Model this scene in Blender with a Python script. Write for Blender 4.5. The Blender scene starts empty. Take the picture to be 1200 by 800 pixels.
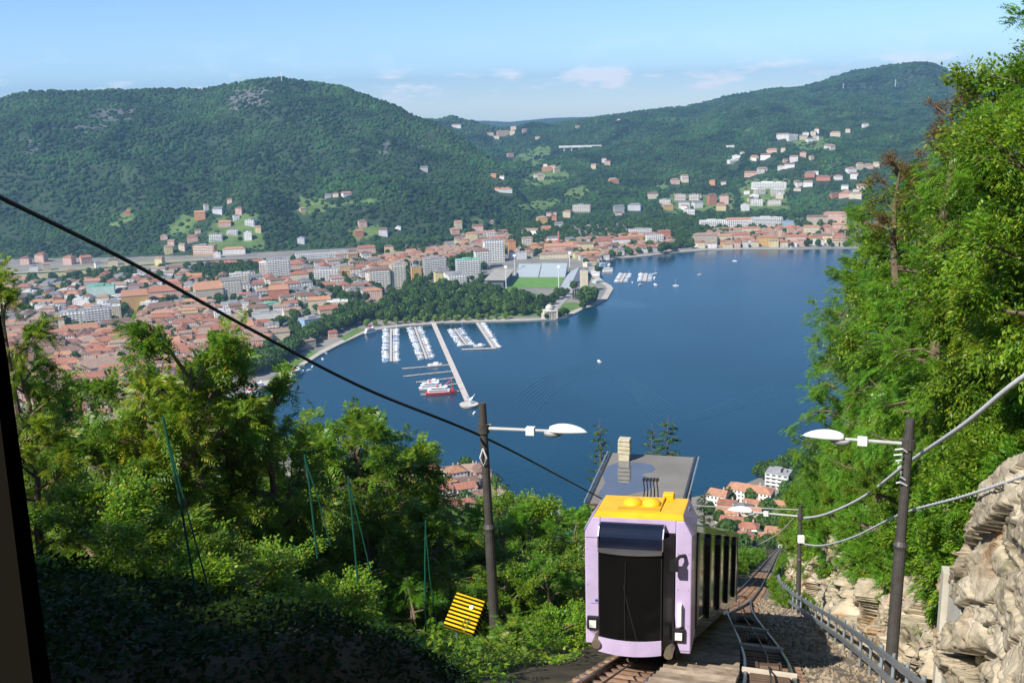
import bpy, math, random
import numpy as np
from mathutils import Vector, Matrix
from mathutils.geometry import tessellate_polygon

# ------------------------------------------------------------------ camera, world, sun, exposure
S = bpy.context.scene
COL = S.collection
FPX = 1167.0                      # focal length in pixels of a 1200 x 800 picture
PITCH = math.radians(13.3); ROLL = math.radians(1.5)
CAM = np.array([0.0, 0.0, 280.0])  # the lake lies at z = 0
_fw = np.array([0, math.cos(PITCH), -math.sin(PITCH)])
_u0 = np.array([0, math.sin(PITCH), math.cos(PITCH)]); _r0 = np.array([1.0, 0, 0])
_rt = _r0*math.cos(ROLL) - _u0*math.sin(ROLL); _up = _u0*math.cos(ROLL) + _r0*math.sin(ROLL)
cam = bpy.data.cameras.new('camera'); camo = bpy.data.objects.new('camera', cam); COL.objects.link(camo)
cam.sensor_width = 36; cam.lens = 36*FPX/1200; cam.clip_start = 0.05; cam.clip_end = 60000
camo.matrix_world = Matrix(((_rt[0], _up[0], -_fw[0], 0), (_rt[1], _up[1], -_fw[1], 0), (_rt[2], _up[2], -_fw[2], 280), (0, 0, 0, 1)))
S.camera = camo
SUN_AZ = math.radians(46)         # light travels towards this azimuth (from +Y towards +X)
SUN_EL = math.radians(43)
world = bpy.data.worlds.new('World'); S.world = world; world.use_nodes = True
wn = world.node_tree; wn.nodes.clear()
out = wn.nodes.new('ShaderNodeOutputWorld'); bg = wn.nodes.new('ShaderNodeBackground'); bg.inputs[1].default_value = 0.11
sky = wn.nodes.new('ShaderNodeTexSky'); sky.sky_type = 'NISHITA'; sky.sun_disc = False
sky.sun_elevation = SUN_EL; sky.sun_rotation = SUN_AZ + math.pi   # the sun stands opposite to where its light goes
sky.altitude = 2500; sky.air_density = 1.0; sky.dust_density = 0.0; sky.ozone_density = 5.5
# thin fair-weather clouds low over the hills
tc = wn.nodes.new('ShaderNodeTexCoord'); mp = wn.nodes.new('ShaderNodeMapping'); mp.inputs['Scale'].default_value = (9, 9, 30)
mp.inputs['Location'].default_value = (0.2, 0.55, 0.4)
nz = wn.nodes.new('ShaderNodeTexNoise'); nz.inputs['Scale'].default_value = 1.6; nz.inputs['Detail'].default_value = 9; nz.inputs['Roughness'].default_value = .62
cr = wn.nodes.new('ShaderNodeValToRGB'); cr.color_ramp.elements[0].position = .50; cr.color_ramp.elements[1].position = .60
sx = wn.nodes.new('ShaderNodeSeparateXYZ')
band = wn.nodes.new('ShaderNodeValToRGB'); be = band.color_ramp.elements
be[0].position = 0.0; be[0].color = (0, 0, 0, 1); be[1].position = 1.0; be[1].color = (0, 0, 0, 1)
for p_, v_ in ((.008, .35), (.014, .9), (.028, .9), (.038, .10), (.07, .0)):
    e_ = be.new(p_); e_.color = (v_, v_, v_, 1)
mu = wn.nodes.new('ShaderNodeMath'); mu.operation = 'MULTIPLY'
mix = wn.nodes.new('ShaderNodeMix'); mix.data_type = 'RGBA'; mix.inputs[7].default_value = (10, 9.6, 9.4, 1)
L = wn.links.new
L(tc.outputs['Generated'], mp.inputs[0]); L(mp.outputs[0], nz.inputs[0]); L(nz.outputs[0], cr.inputs[0])
L(tc.outputs['Generated'], sx.inputs[0]); L(sx.outputs[2], band.inputs[0])
L(cr.outputs[0], mu.inputs[0]); L(band.outputs[0], mu.inputs[1]); L(mu.outputs[0], mix.inputs[0])
L(sky.outputs[0], mix.inputs[6]); L(mix.outputs[2], bg.inputs[0]); L(bg.outputs[0], out.inputs[0])
sl = bpy.data.lights.new('sun', 'SUN'); sl.energy = 5.0; sl.angle = math.radians(.5); sl.color = (1, .93, .82)
so = bpy.data.objects.new('sun', sl); COL.objects.link(so)
SUND = Vector((math.sin(SUN_AZ)*math.cos(SUN_EL), math.cos(SUN_AZ)*math.cos(SUN_EL), -math.sin(SUN_EL)))
so.rotation_euler = SUND.to_track_quat('-Z', 'Y').to_euler(); so.location = (-200, -200, 900)
S.view_settings.view_transform = 'Standard'; S.view_settings.look = 'None'; S.view_settings.gamma = 1; S.view_settings.exposure = 0.66
S.render.engine = 'CYCLES'
S.cycles.use_denoising = True; S.cycles.max_bounces = 6; S.cycles.transparent_max_bounces = 8; S.cycles.volume_bounces = 0
S.cycles.diffuse_bounces = 3; S.cycles.glossy_bounces = 3; S.cycles.sample_clamp_indirect = 6

HAZE = 0.95e-4
rng = np.random.default_rng(7); R_ = random.Random(11)

# ------------------------------------------------------------------ picture <-> place
def ray(px, py): return _fw + (px-600)/FPX*_rt + (400-py)/FPX*_up
def on(px, py, z=1.6):             # the point of the level z seen there
    d = ray(px, py); return CAM + d*((z-280)/d[2])
def at(px, py, depth):             # the point at that depth along the view
    return CAM + ray(px, py)*depth
def proj(P):
    d = np.asarray(P, float) - CAM; w = d@_fw
    return 600+FPX*(d@_rt)/w, 400-FPX*(d@_up)/w
def dist(P): return float(np.hypot(P[0], P[1]))

# ------------------------------------------------------------------ bookkeeping
def tag(o, label=None, cat=None, group=None, kind=None):
    if label: o['label'] = label
    if cat: o['category'] = cat
    if group: o['group'] = group
    if kind: o['kind'] = kind
    return o
def empty(name, loc=(0, 0, 0), rz=0, label=None, cat=None, group=None):
    o = bpy.data.objects.new(name, None); COL.objects.link(o); o.empty_display_size = .2
    o.location = loc; o.rotation_euler = (0, 0, rz); return tag(o, label, cat, group)
def link(name, me, parent=None, mats=None, loc=(0, 0, 0)):
    o = bpy.data.objects.new(name, me); COL.objects.link(o); o.location = loc
    if parent: o.parent = parent
    return o
def children(o): return [c for c in KIDS.get(o.name, [])]
KIDS = {}
def kid(o, parent): KIDS.setdefault(parent.name, []).append(o); return o
def copy_tree(o, parent=None):
    c = o.copy(); COL.objects.link(c); c.parent = parent
    for ch in children(o): kid(copy_tree(ch, c), c)
    return c

class MB:                          # a mesh under construction
    def __init__(s): s.v = []; s.f = []; s.m = []; s.n = 0; s.sm = False
    def add(s, vs, fs, m=0):
        s.v.extend([tuple(map(float, p)) for p in vs]); s.f.extend([tuple(i+s.n for i in f) for f in fs]); s.m.extend([m]*len(fs)); s.n += len(vs); return s
    def box(s, x0, x1, y0, y1, z0, z1, m=0, T=None):
        vs = [(x0, y0, z0), (x1, y0, z0), (x1, y1, z0), (x0, y1, z0), (x0, y0, z1), (x1, y0, z1), (x1, y1, z1), (x0, y1, z1)]
        if T: vs = [T(*p) for p in vs]
        return s.add(vs, [(0, 3, 2, 1), (4, 5, 6, 7), (0, 1, 5, 4), (1, 2, 6, 5), (2, 3, 7, 6), (3, 0, 4, 7)], m)
    def prism(s, poly, z0, z1, m=0, T=None):
        n = len(poly); vs = [(x, y, z0) for x, y in poly]+[(x, y, z1) for x, y in poly]
        if T: vs = [T(*p) for p in vs]
        return s.add(vs, [tuple(range(n))[::-1], tuple(range(n, 2*n))]+[(i, (i+1) % n, n+(i+1) % n, n+i) for i in range(n)], m)
    def tube(s, pts, rad, seg=8, m=0, cap=True):
        pts = [np.array(p, float) for p in pts]; n = len(pts)
        if not hasattr(rad, '__len__'): rad = [rad]*n
        vs = []
        for i, p in enumerate(pts):
            d = pts[min(i+1, n-1)]-pts[max(i-1, 0)]; d = d/(np.linalg.norm(d)+1e-9)
            a = np.cross(d, (0, 0, 1) if abs(d[2]) < .9 else (1, 0, 0)); a /= np.linalg.norm(a); b = np.cross(d, a)
            for k in range(seg):
                t = 2*math.pi*k/seg; vs.append(p+rad[i]*(a*math.cos(t)+b*math.sin(t)))
        fs = [(i*seg+k, i*seg+(k+1) % seg, (i+1)*seg+(k+1) % seg, (i+1)*seg+k) for i in range(n-1) for k in range(seg)]
        if cap: fs += [tuple(range(seg))[::-1], tuple(range((n-1)*seg, n*seg))]
        return s.add(vs, fs, m)
    def lathe(s, prof, seg=20, m=0, c=(0, 0, 0), sx=1, sy=1):
        vs = [(c[0]+r*sx*math.cos(2*math.pi*k/seg), c[1]+r*sy*math.sin(2*math.pi*k/seg), c[2]+z) for r, z in prof for k in range(seg)]
        n = len(prof)
        fs = [(i*seg+k, i*seg+(k+1) % seg, (i+1)*seg+(k+1) % seg, (i+1)*seg+k) for i in range(n-1) for k in range(seg)]
        fs += [tuple(range(seg))[::-1], tuple(range((n-1)*seg, n*seg))]
        return s.add(vs, fs, m)
    def mesh(s, name, mats, smooth=False):
        me = bpy.data.meshes.new(name); me.from_pydata(s.v, [], s.f)
        for m in (mats if isinstance(mats, (list, tuple)) else [mats]): me.materials.append(m)
        if any(s.m): me.polygons.foreach_set('material_index', s.m)
        if smooth: me.polygons.foreach_set('use_smooth', [True]*len(s.f))
        me.update(); return me
    def build(s, name, mats, parent=None, smooth=False, kind=None, bevel=0):
        o = link(name, s.mesh(name, mats, smooth), parent)
        if parent: kid(o, parent)
        if kind: o['kind'] = kind
        if bevel:
            b = o.modifiers.new('bevel', 'BEVEL'); b.width = bevel; b.segments = 2; b.limit_method = 'ANGLE'; b.angle_limit = .7
        return o
def np_mesh(name, V, Fq, mats, smooth=False, midx=None):
    V = np.asarray(V, np.float32); Fq = np.asarray(Fq, np.int32); k = Fq.shape[1]; me = bpy.data.meshes.new(name)
    me.vertices.add(len(V)); me.vertices.foreach_set('co', V.ravel())
    me.loops.add(Fq.size); me.loops.foreach_set('vertex_index', Fq.ravel())
    me.polygons.add(len(Fq)); me.polygons.foreach_set('loop_start', np.arange(0, Fq.size, k, dtype=np.int32))
    me.polygons.foreach_set('loop_total', np.full(len(Fq), k, np.int32))
    for m in (mats if isinstance(mats, (list, tuple)) else [mats]): me.materials.append(m)
    if smooth: me.polygons.foreach_set('use_smooth', np.ones(len(Fq), bool))
    if midx is not None: me.polygons.foreach_set('material_index', np.asarray(midx, np.int32))
    me.update(calc_edges=True); return me
def grid_faces(nu, nv):
    i = np.arange(nu-1)[:, None]*nv+np.arange(nv-1)[None]; i = i.ravel()
    return np.stack([i, i+nv, i+nv+1, i+1], 1)

# ------------------------------------------------------------------ noise in numpy
_perm = np.random.default_rng(3).random((256, 256))
def vnoise(x, y):
    xi = np.floor(x).astype(int); yi = np.floor(y).astype(int); fx = x-xi; fy = y-yi
    fx = fx*fx*(3-2*fx); fy = fy*fy*(3-2*fy); g = lambda a, b: _perm[a & 255, b & 255]
    return (g(xi, yi)*(1-fx)+g(xi+1, yi)*fx)*(1-fy)+(g(xi, yi+1)*(1-fx)+g(xi+1, yi+1)*fx)*fy
def fbm(x, y, o=5, g=.5):
    x = np.asarray(x, float); y = np.asarray(y, float); s = 0; a = 1; t = 0
    for i in range(o):
        s = s+a*vnoise(x*2**i+17.3*i, y*2**i+5.1*i); t += a; a *= g
    return s/t*2-1
def ridged(x, y, o=4):
    s = 0; a = 1; t = 0
    for i in range(o):
        s = s+a*(1-np.abs(2*vnoise(x*2**i+9.7*i, y*2**i+3.3*i)-1)); t += a; a *= .5
    return s/t

# ------------------------------------------------------------------ materials
MATS = {}
def mat(name, col, rough=.7, metal=0, var=.12, scale=1.0, bump=0, col2=None, spec=.4, coords='Object', rnd=0, trans=0, coat=0, detail=4, bscale=None, vary_hue=0):
    if name in MATS: return MATS[name]
    m = bpy.data.materials.new(name); MATS[name] = m; m.use_nodes = True; nt = m.node_tree; nt.nodes.clear(); N = nt.nodes.new; K = nt.links.new
    o = N('ShaderNodeOutputMaterial'); p = N('ShaderNodeBsdfPrincipled'); p.inputs['Roughness'].default_value = rough; p.inputs['Metallic'].default_value = metal
    p.inputs['Specular IOR Level'].default_value = spec; p.inputs['Coat Weight'].default_value = coat
    t = N('ShaderNodeTexCoord'); n = N('ShaderNodeTexNoise'); n.inputs['Scale'].default_value = scale; n.inputs['Detail'].default_value = detail
    K(t.outputs[coords], n.inputs['Vector'])
    r = N('ShaderNodeValToRGB'); e = r.color_ramp.elements; e[0].position = .3; e[1].position = .7
    c2 = col2 or tuple(c*(1+var) for c in col); c1 = col if col2 else tuple(c*(1-var) for c in col)
    e[0].color = (*c1, 1); e[1].color = (*c2, 1); K(n.outputs[0], r.inputs[0]); src = r.outputs[0]
    if rnd:
        oi = N('ShaderNodeObjectInfo'); h = N('ShaderNodeHueSaturation'); ma = N('ShaderNodeMapRange')
        ma.inputs[3].default_value = 1-rnd; ma.inputs[4].default_value = 1+rnd; K(oi.outputs['Random'], ma.inputs[0]); K(ma.outputs[0], h.inputs['Value'])
        if vary_hue:
            mh = N('ShaderNodeMapRange'); fr = N('ShaderNodeMath'); fr.operation = 'FRACT'; mm = N('ShaderNodeMath'); mm.operation = 'MULTIPLY'; mm.inputs[1].default_value = 7.31
            K(oi.outputs['Random'], mm.inputs[0]); K(mm.outputs[0], fr.inputs[0]); K(fr.outputs[0], mh.inputs[0])
            mh.inputs[3].default_value = .5-vary_hue; mh.inputs[4].default_value = .5+vary_hue; K(mh.outputs[0], h.inputs['Hue'])
        K(src, h.inputs['Color']); src = h.outputs[0]
    K(src, p.inputs['Base Color'])
    if bump:
        b = N('ShaderNodeBump'); b.inputs['Strength'].default_value = 1; b.inputs['Distance'].default_value = bump
        if bscale:
            n2 = N('ShaderNodeTexNoise'); n2.inputs['Scale'].default_value = bscale; n2.inputs['Detail'].default_value = 5; K(t.outputs[coords], n2.inputs['Vector']); K(n2.outputs[0], b.inputs['Height'])
        else: K(n.outputs[0], b.inputs['Height'])
        K(b.outputs[0], p.inputs['Normal'])
    K(p.outputs[0], o.inputs[0]); return m
def leaf_mat(name, c1, c2, c3=None, rnd=.12, gloss=.35, tr=.35):
    if name in MATS: return MATS[name]
    m = bpy.data.materials.new(name); MATS[name] = m; m.use_nodes = True; nt = m.node_tree; nt.nodes.clear(); N = nt.nodes.new; K = nt.links.new
    o = N('ShaderNodeOutputMaterial'); g = N('ShaderNodeNewGeometry'); r = N('ShaderNodeValToRGB'); e = r.color_ramp.elements
    e[0].color = (*c1, 1); e[0].position = 0; e[1].position = .85; e[1].color = (*c2, 1)
    if c3: e[1].position = .93; x = e.new(.985); x.color = (*c3, 1)
    K(g.outputs['Random Per Island'], r.inputs[0])
    tcn = N('ShaderNodeTexCoord'); n = N('ShaderNodeTexNoise'); n.inputs['Scale'].default_value = .55; n.inputs['Detail'].default_value = 2; K(tcn.outputs['Object'], n.inputs['Vector'])
    oi = N('ShaderNodeObjectInfo'); h = N('ShaderNodeHueSaturation'); ma = N('ShaderNodeMapRange'); ma.inputs[3].default_value = 1-rnd; ma.inputs[4].default_value = 1+rnd
    mr = N('ShaderNodeMapRange'); mr.inputs[1].default_value = .3; mr.inputs[2].default_value = .7; mr.inputs[3].default_value = .515; mr.inputs[4].default_value = .48; K(n.outputs[0], mr.inputs[0])
    K(mr.outputs[0], h.inputs['Hue']); K(oi.outputs['Random'], ma.inputs[0]); K(ma.outputs[0], h.inputs['Value']); K(r.outputs[0], h.inputs['Color'])
    p = N('ShaderNodeBsdfPrincipled'); p.inputs['Roughness'].default_value = .42; p.inputs['Specular IOR Level'].default_value = gloss; K(h.outputs[0], p.inputs['Base Color'])
    t = N('ShaderNodeBsdfTranslucent'); hs = N('ShaderNodeHueSaturation'); hs.inputs['Hue'].default_value = .485; hs.inputs['Value'].default_value = 1.5; K(h.outputs[0], hs.inputs['Color']); K(hs.outputs[0], t.inputs['Color'])
    mx = N('ShaderNodeMixShader'); mx.inputs[0].default_value = tr; K(p.outputs[0], mx.inputs[1]); K(t.outputs[0], mx.inputs[2]); K(mx.outputs[0], o.inputs[0]); return m
# ------------------------------------------------------------------ hills (one terrain sheet on a polar grid)
def azr(px, py): d = ray(px, py); return math.atan2(d[0], d[1]), d[2]/math.hypot(d[0], d[1])
def curve(pts):                    # (px, py, r) -> interpolators of r and z over azimuth
    A = []
    for px, py, r in pts:
        a, sl_ = azr(px, py); A.append((a, r, 280+sl_*r))
    A = np.array(sorted(A)); return lambda a: np.interp(a, A[:, 0], A[:, 1]), lambda a: np.interp(a, A[:, 0], A[:, 2])
FOOT = [(-200, 306), (0, 303), (150, 300), (250, 297), (330, 293), (400, 290), (470, 286), (540, 280), (600, 266), (660, 262), (760, 260), (850, 254), (900, 252), (1000, 258), (1100, 258), (1400, 258)]
fr = []
for px, py in FOOT:
    P = on(px, py, 4); fr.append((math.atan2(P[0], P[1]), math.hypot(P[0], P[1])))
fr = np.array(fr); foot_r = lambda a: np.interp(a, fr[:, 0], fr[:, 1])
mas_r, mas_z = curve([(-200, 128, 3300), (0, 116, 3300), (30, 109, 3300), (60, 108, 3300), (130, 106, 3350), (200, 105, 3350), (240, 105, 3300), (265, 99, 3250), (300, 94, 3200), (330, 91, 3200), (360, 95, 3200),
    (400, 102, 3150), (430, 113, 3100), (460, 124, 3050), (490, 138, 3000), (520, 151, 2900), (548, 166, 2850), (580, 192, 2700), (615, 232, 2500), (645, 275, 2400), (700, 330, 2400), (1400, 330, 2400)])
up1_r, up1_z = curve([(-200, 260, 3000), (400, 240, 3000), (480, 218, 3000), (600, 213, 3000), (700, 206, 3000), (800, 200, 2900), (900, 192, 2950), (1000, 205, 2950), (1100, 212, 2900), (1400, 220, 2900)])
up2_r, up2_z = curve([(-200, 190, 4000), (400, 176, 4000), (500, 168, 4000), (560, 172, 4000), (650, 171, 4000), (700, 162, 4000), (760, 152, 4000), (850, 143, 4000), (900, 142, 4000), (1000, 140, 4000), (1100, 138, 4000), (1400, 150, 4000)])
sk_r, sk_z = curve([(-200, 170, 5200), (450, 160, 5200), (500, 153, 5200), (530, 150, 5200), (560, 146, 5100), (590, 153, 5000), (640, 147, 5000), (690, 140, 5000), (720, 135, 4900), (750, 131, 4900), (770, 129, 4900), (800, 127, 4900),
    (830, 120, 5000), (850, 113, 5000), (900, 106, 5100), (940, 103, 5200), (960, 98, 5300), (1000, 84, 5400), (1040, 77, 5400), (1070, 74, 5400), (1090, 76, 5400), (1120, 86, 5400), (1160, 92, 5400), (1400, 112, 5400)])
far_r, far_z = curve([(-200, 165, 9500), (430, 152, 9500), (490, 142, 9500), (520, 139, 9500), (560, 141, 9500), (600, 142, 9500), (650, 138, 9500), (700, 136, 9500), (760, 139, 9500), (830, 150, 9500), (1400, 150, 9500)])
a0 = azr(-180, 300)[0]; a1 = azr(1390, 300)[0]
NA = 560; AZ = np.linspace(a0, a1, NA)
RR = np.concatenate([np.linspace(1800, 3500, 190), np.linspace(3512, 5600, 130), np.linspace(5650, 11500, 46)]); NR = len(RR)
AG, RG = np.meshgrid(AZ, RR, indexing='ij'); XG = RG*np.sin(AG); YG = RG*np.cos(AG)
def hill(a, r, x, y):
    rf = foot_r(a); t = (r-rf)
    n1 = fbm(x/420, y/420, 5); n2 = ridged(x/520+3, y/520+8, 4)-.55; n3 = fbm(x/90, y/90, 3)
    # left massif
    ms, mz = mas_r(a), mas_z(a); tt = np.clip(t/(ms-rf), 0, 1)
    zm = mz*(tt**1.12)+np.sin(np.pi*np.clip(tt, 0, 1)**.85)*(n2*190+n1*45)*np.clip(mz/250, 0, 1)
    zm = np.where(r > ms, mz-(r-ms)*.35, zm)
    # right and middle hills
    z1, z2, z3, r1, r2, r3 = up1_z(a), up2_z(a), sk_z(a), up1_r(a), up2_r(a), sk_r(a)
    zr = np.where(r < r1, 4+(z1-4)*np.clip(t/(r1-rf), 0, 1), np.where(r < r2, z1+(z2-z1)*(r-r1)/(r2-r1), z2+(z3-z2)*np.clip((r-r2)/(r3-r2), 0, 1)))
    env = np.clip(t/500, 0, 1)*np.clip((r3-r)/500, 0, 1)
    zr = zr+env*(n2*130+n1*60); zr = np.where(r > r3, z3-(r-r3)*.18, zr)
    rz_, zf = far_r(a), far_z(a)
    zf_ = zf-np.abs(r-rz_)*.09+n1*8
    z = np.maximum(np.maximum(zm, zr), zf_)
    z = z+n3*np.clip(t/250, 0, 1)*3.5
    return np.where(t < 0, -3+t*.05, np.maximum(z, -3))
ZG = hill(AG, RG, XG, YG)
def ground_hit(px, py):            # the point of the hills (or the flat) seen at a pixel
    a, s_ = azr(px, py); ia = np.clip((a-a0)/(a1-a0)*(NA-1), 0, NA-1.001); i = int(ia); f = ia-i
    z = ZG[i]*(1-f)+ZG[i+1]*f; k = np.nonzero((z-280)/RR >= s_)[0]
    rflat = (280-1.6)/-s_ if s_ < 0 else 1e9
    if len(k) == 0: return on(px, py) if s_ < 0 else None
    k = k[0]
    if k == 0 or rflat < RR[k]: return on(px, py)
    g0 = (z[k-1]-280)/RR[k-1]-s_; g1 = (z[k]-280)/RR[k]-s_; q = -g0/(g1-g0+1e-12); r = RR[k-1]+(RR[k]-RR[k-1])*q
    if rflat < r: return on(px, py)
    return np.array([r*math.sin(a), r*math.cos(a), 280+s_*r])
def zfield(x, y):
    a = np.arctan2(x, y); r = np.hypot(x, y)
    ia = np.clip((a-a0)/(a1-a0)*(NA-1), 0, NA-1.001); ir = np.interp(r, RR, np.arange(NR)); ir = np.clip(ir, 0, NR-1.001)
    i = ia.astype(int); j = ir.astype(int); f = ia-i; g = ir-j
    return ZG[i, j]*(1-f)*(1-g)+ZG[i+1, j]*f*(1-g)+ZG[i, j+1]*(1-f)*g+ZG[i+1, j+1]*f*g
def projv(x, y, z):
    D = np.stack([x, y, z-280], -1); w = D@_fw
    return 600+FPX*(D@_rt)/w, 400-FPX*(D@_up)/w
def inpoly(px, py, poly):
    c = np.zeros(np.shape(px), bool); n = len(poly)
    for i in range(n):
        x1, y1 = poly[i]; x2, y2 = poly[(i+1) % n]
        if y1 == y2: continue
        c ^= ((y1 > py) != (y2 > py)) & (px < (x2-x1)*(py-y1)/(y2-y1)+x1)
    return c
MEADOWS = [[(345, 245), (352, 232), (372, 231), (385, 238), (440, 233), (443, 239), (400, 240), (375, 248), (352, 250)], [(125, 262), (148, 243), (160, 250), (140, 268)], [(196, 262), (215, 250), (230, 258), (220, 275), (200, 275)],
    [(548, 257), (566, 254), (566, 262), (548, 263)], [(610, 208), (655, 193), (670, 206), (640, 220), (612, 216)], [(660, 228), (680, 218), (695, 226), (672, 236)], [(765, 219), (780, 213), (785, 220), (770, 225)], [(600, 185), (640, 168), (652, 180), (625, 195)],
    [(605, 240), (645, 232), (660, 240), (620, 250)], [(930, 164), (968, 160), (970, 174), (935, 178)], [(410, 268), (440, 262), (455, 275), (415, 282)], [(860, 152), (880, 150), (882, 153), (862, 156)], [(680, 272), (740, 266), (741, 276), (676, 281)], [(250, 255), (300, 250), (310, 290), (240, 300)], [(775, 228), (860, 226), (860, 246), (780, 250)], [(870, 210), (925, 210), (925, 248), (868, 248)]]
VIADUCT_GAP = [(646, 172), (728, 168), (730, 196), (700, 190), (680, 200), (648, 192)]
ROCKS = [[(262, 118), (270, 106), (300, 101), (318, 108), (312, 122), (285, 128), (268, 130)], [(90, 150), (105, 130), (130, 124), (155, 128), (150, 140), (120, 150), (98, 158)], [(440, 172), (455, 165), (462, 176), (448, 182)], [(30, 170), (42, 162), (46, 176), (34, 184)], [(488, 172), (497, 168), (499, 180), (490, 182)]]
PXG, PYG = projv(XG, YG, ZG)
def maskof(px, py, polys, soft=0):
    jx = px+fbm(px/6, py/6, 3)*7; jy = py+fbm(px/6+40, py/6+9, 3)*3.5; m = np.zeros(np.shape(px), bool)
    for p in polys: m |= inpoly(jx, jy, p)
    return m
meadow = maskof(PXG, PYG, MEADOWS).astype(np.float32); rock = maskof(PXG, PYG, ROCKS).astype(np.float32)
# hill material: forest floor, meadow and bare rock laid by where they grow
hm = bpy.data.materials.new('hill_ground'); hm.use_nodes = True; nt = hm.node_tree; nt.nodes.clear(); N = nt.nodes.new; K = nt.links.new
o_ = N('ShaderNodeOutputMaterial'); p_ = N('ShaderNodeBsdfPrincipled'); p_.inputs['Roughness'].default_value = .9; at_ = N('ShaderNodeAttribute'); at_.attribute_name = 'cover'
t_ = N('ShaderNodeTexCoord'); n_ = N('ShaderNodeTexNoise'); n_.inputs['Scale'].default_value = .03; n_.inputs['Detail'].default_value = 8; K(t_.outputs['Object'], n_.inputs[0])
def ramp(c1, c2, a=.35, b=.65):
    r = N('ShaderNodeValToRGB'); r.color_ramp.elements[0].color = (*c1, 1); r.color_ramp.elements[1].color = (*c2, 1); r.color_ramp.elements[0].position = a; r.color_ramp.elements[1].position = b; K(n_.outputs[0], r.inputs[0]); return r
ra, rb, rc_ = ramp((.010, .028, .009), (.028, .058, .015)), ramp((.06, .12, .025), (.12, .18, .045)), ramp((.06, .075, .065), (.13, .125, .12))
sp_ = N('ShaderNodeSeparateColor'); K(at_.outputs['Color'], sp_.inputs[0])
m1 = N('ShaderNodeMix'); m1.data_type = 'RGBA'; m2 = N('ShaderNodeMix'); m2.data_type = 'RGBA'
K(sp_.outputs[0], m1.inputs[0]); K(ra.outputs[0], m1.inputs[6]); K(rb.outputs[0], m1.inputs[7]); K(sp_.outputs[1], m2.inputs[0]); K(m1.outputs[2], m2.inputs[6]); K(rc_.outputs[0], m2.inputs[7]); K(m2.outputs[2], p_.inputs['Base Color'])
K(p_.outputs[0], o_.inputs[0])
me = np_mesh('hills', np.stack([XG.ravel(), YG.ravel(), ZG.ravel()], 1), grid_faces(NA, NR)[:, ::-1], hm, True)
ca = me.color_attributes.new('cover', 'FLOAT_COLOR', 'POINT'); ca.data.foreach_set('color', np.stack([meadow.ravel(), rock.ravel(), 0*rock.ravel(), 0*rock.ravel()+1], 1).astype(np.float32).ravel())
hills = link('hills', me); tag(hills, 'wooded hills ranged behind the town and the lake', kind='structure')

# ------------------------------------------------------------------ land polygon, lake
SHORE = [(1300, 296), (1100, 290), (977, 290.5), (930, 291.5), (872, 291.5), (830, 292.5), (797, 295), (762, 299), (729, 302), (705, 306), (696, 309), (697, 314), (700, 322), (708, 330), (716, 334), (719, 338), (712, 350), (699, 357), (685, 361), (676, 366), (664, 371),
    (652, 373.5), (620, 375), (584, 376), (564, 376.5), (520, 377.5), (508, 379), (480, 381), (455, 384), (442, 386), (425, 391), (412, 397), (395, 405), (376, 415), (357, 427), (345, 428), (338, 437), (341, 443), (333, 446), (316, 447), (312, 453), (300, 457), (290, 466), (272, 478),
    (262, 496), (280, 520), (380, 545), (470, 549), (520, 547), (562, 553), (600, 585), (680, 600), (760, 596), (800, 585), (835, 577), (860, 572), (905, 553), (950, 530), (1000, 505), (1100, 470), (1300, 430)]
sh = [tuple(on(px, py, 1.4)[:2]) for px, py in SHORE]
ring = sh+[(2500, 500), (2500, -300), (-2500, -300), (-9000, 12000), (9000, 12000), (3500, 2400)]
tri = tessellate_polygon([[Vector((x, y, 0)) for x, y in ring]])
land_m = mat('town_ground', (.16, .155, .14), .9, col2=(.27, .255, .22), scale=.02, detail=8)
b = MB(); vs = [(x, y, 1.4) for x, y in ring]
def up_tri(t):
    a, b_, c = [np.array(ring[i]) for i in t]; return t if np.cross(b_-a, c-a) > 0 else t[::-1]
b.add(vs, [up_tri(t) for t in tri]); o = b.build('town_ground', land_m); tag(o, 'flat land the lakeside town stands on', kind='structure')
b = MB(); n = len(sh)             # the quay wall all along the shore
b.add([(x, y, 1.396) for x, y in sh]+[(x, y, -2) for x, y in sh], [(i, i+1, n+i+1, n+i) for i in range(n-1)])
o = b.build('quay_wall', mat('quay_stone', (.3, .29, .26), .85, scale=.4)); tag(o, 'low stone quay wall round the bay', kind='structure')
# promenade strip inside the shoreline
def offset(poly, d):
    out_ = []
    for i, p in enumerate(poly):
        a = np.array(poly[max(i-1, 0)]); c = np.array(poly[min(i+1, len(poly)-1)]); t = (c-a)/np.linalg.norm(c-a); out_.append(tuple(np.array(p)+d*np.array([t[1], -t[0]])))
    return out_
def strip(name, pts, w, z, m, label=None, kind='structure', wpts=False):
    P = [tuple(on(*p, z)[:2]) for p in pts] if not wpts else pts
    A, B_ = offset(P, w/2), offset(P, -w/2); n = len(P); b = MB()
    b.add([(x, y, z) for x, y in A]+[(x, y, z) for x, y in B_], [(i, i+1, n+i+1, n+i)for i in range(n-1)])
    o = b.build(name, m); tag(o, label, kind=kind); return o
PAVE = mat('paving', (.42, .39, .34), .85, scale=.1); ASPH = mat('asphalt', (.10, .10, .10), .9, scale=.2, var=.2); LAWN = mat('lawn', (.07, .15, .025), .9, col2=(.13, .21, .05), scale=.05)
prom = [p for p in sh[3:44]]
pin = offset(prom, 5.0)
strip('lakeside_path', pin, 9, 1.46, PAVE, 'pale paved promenade along the water', wpts=True)
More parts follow.
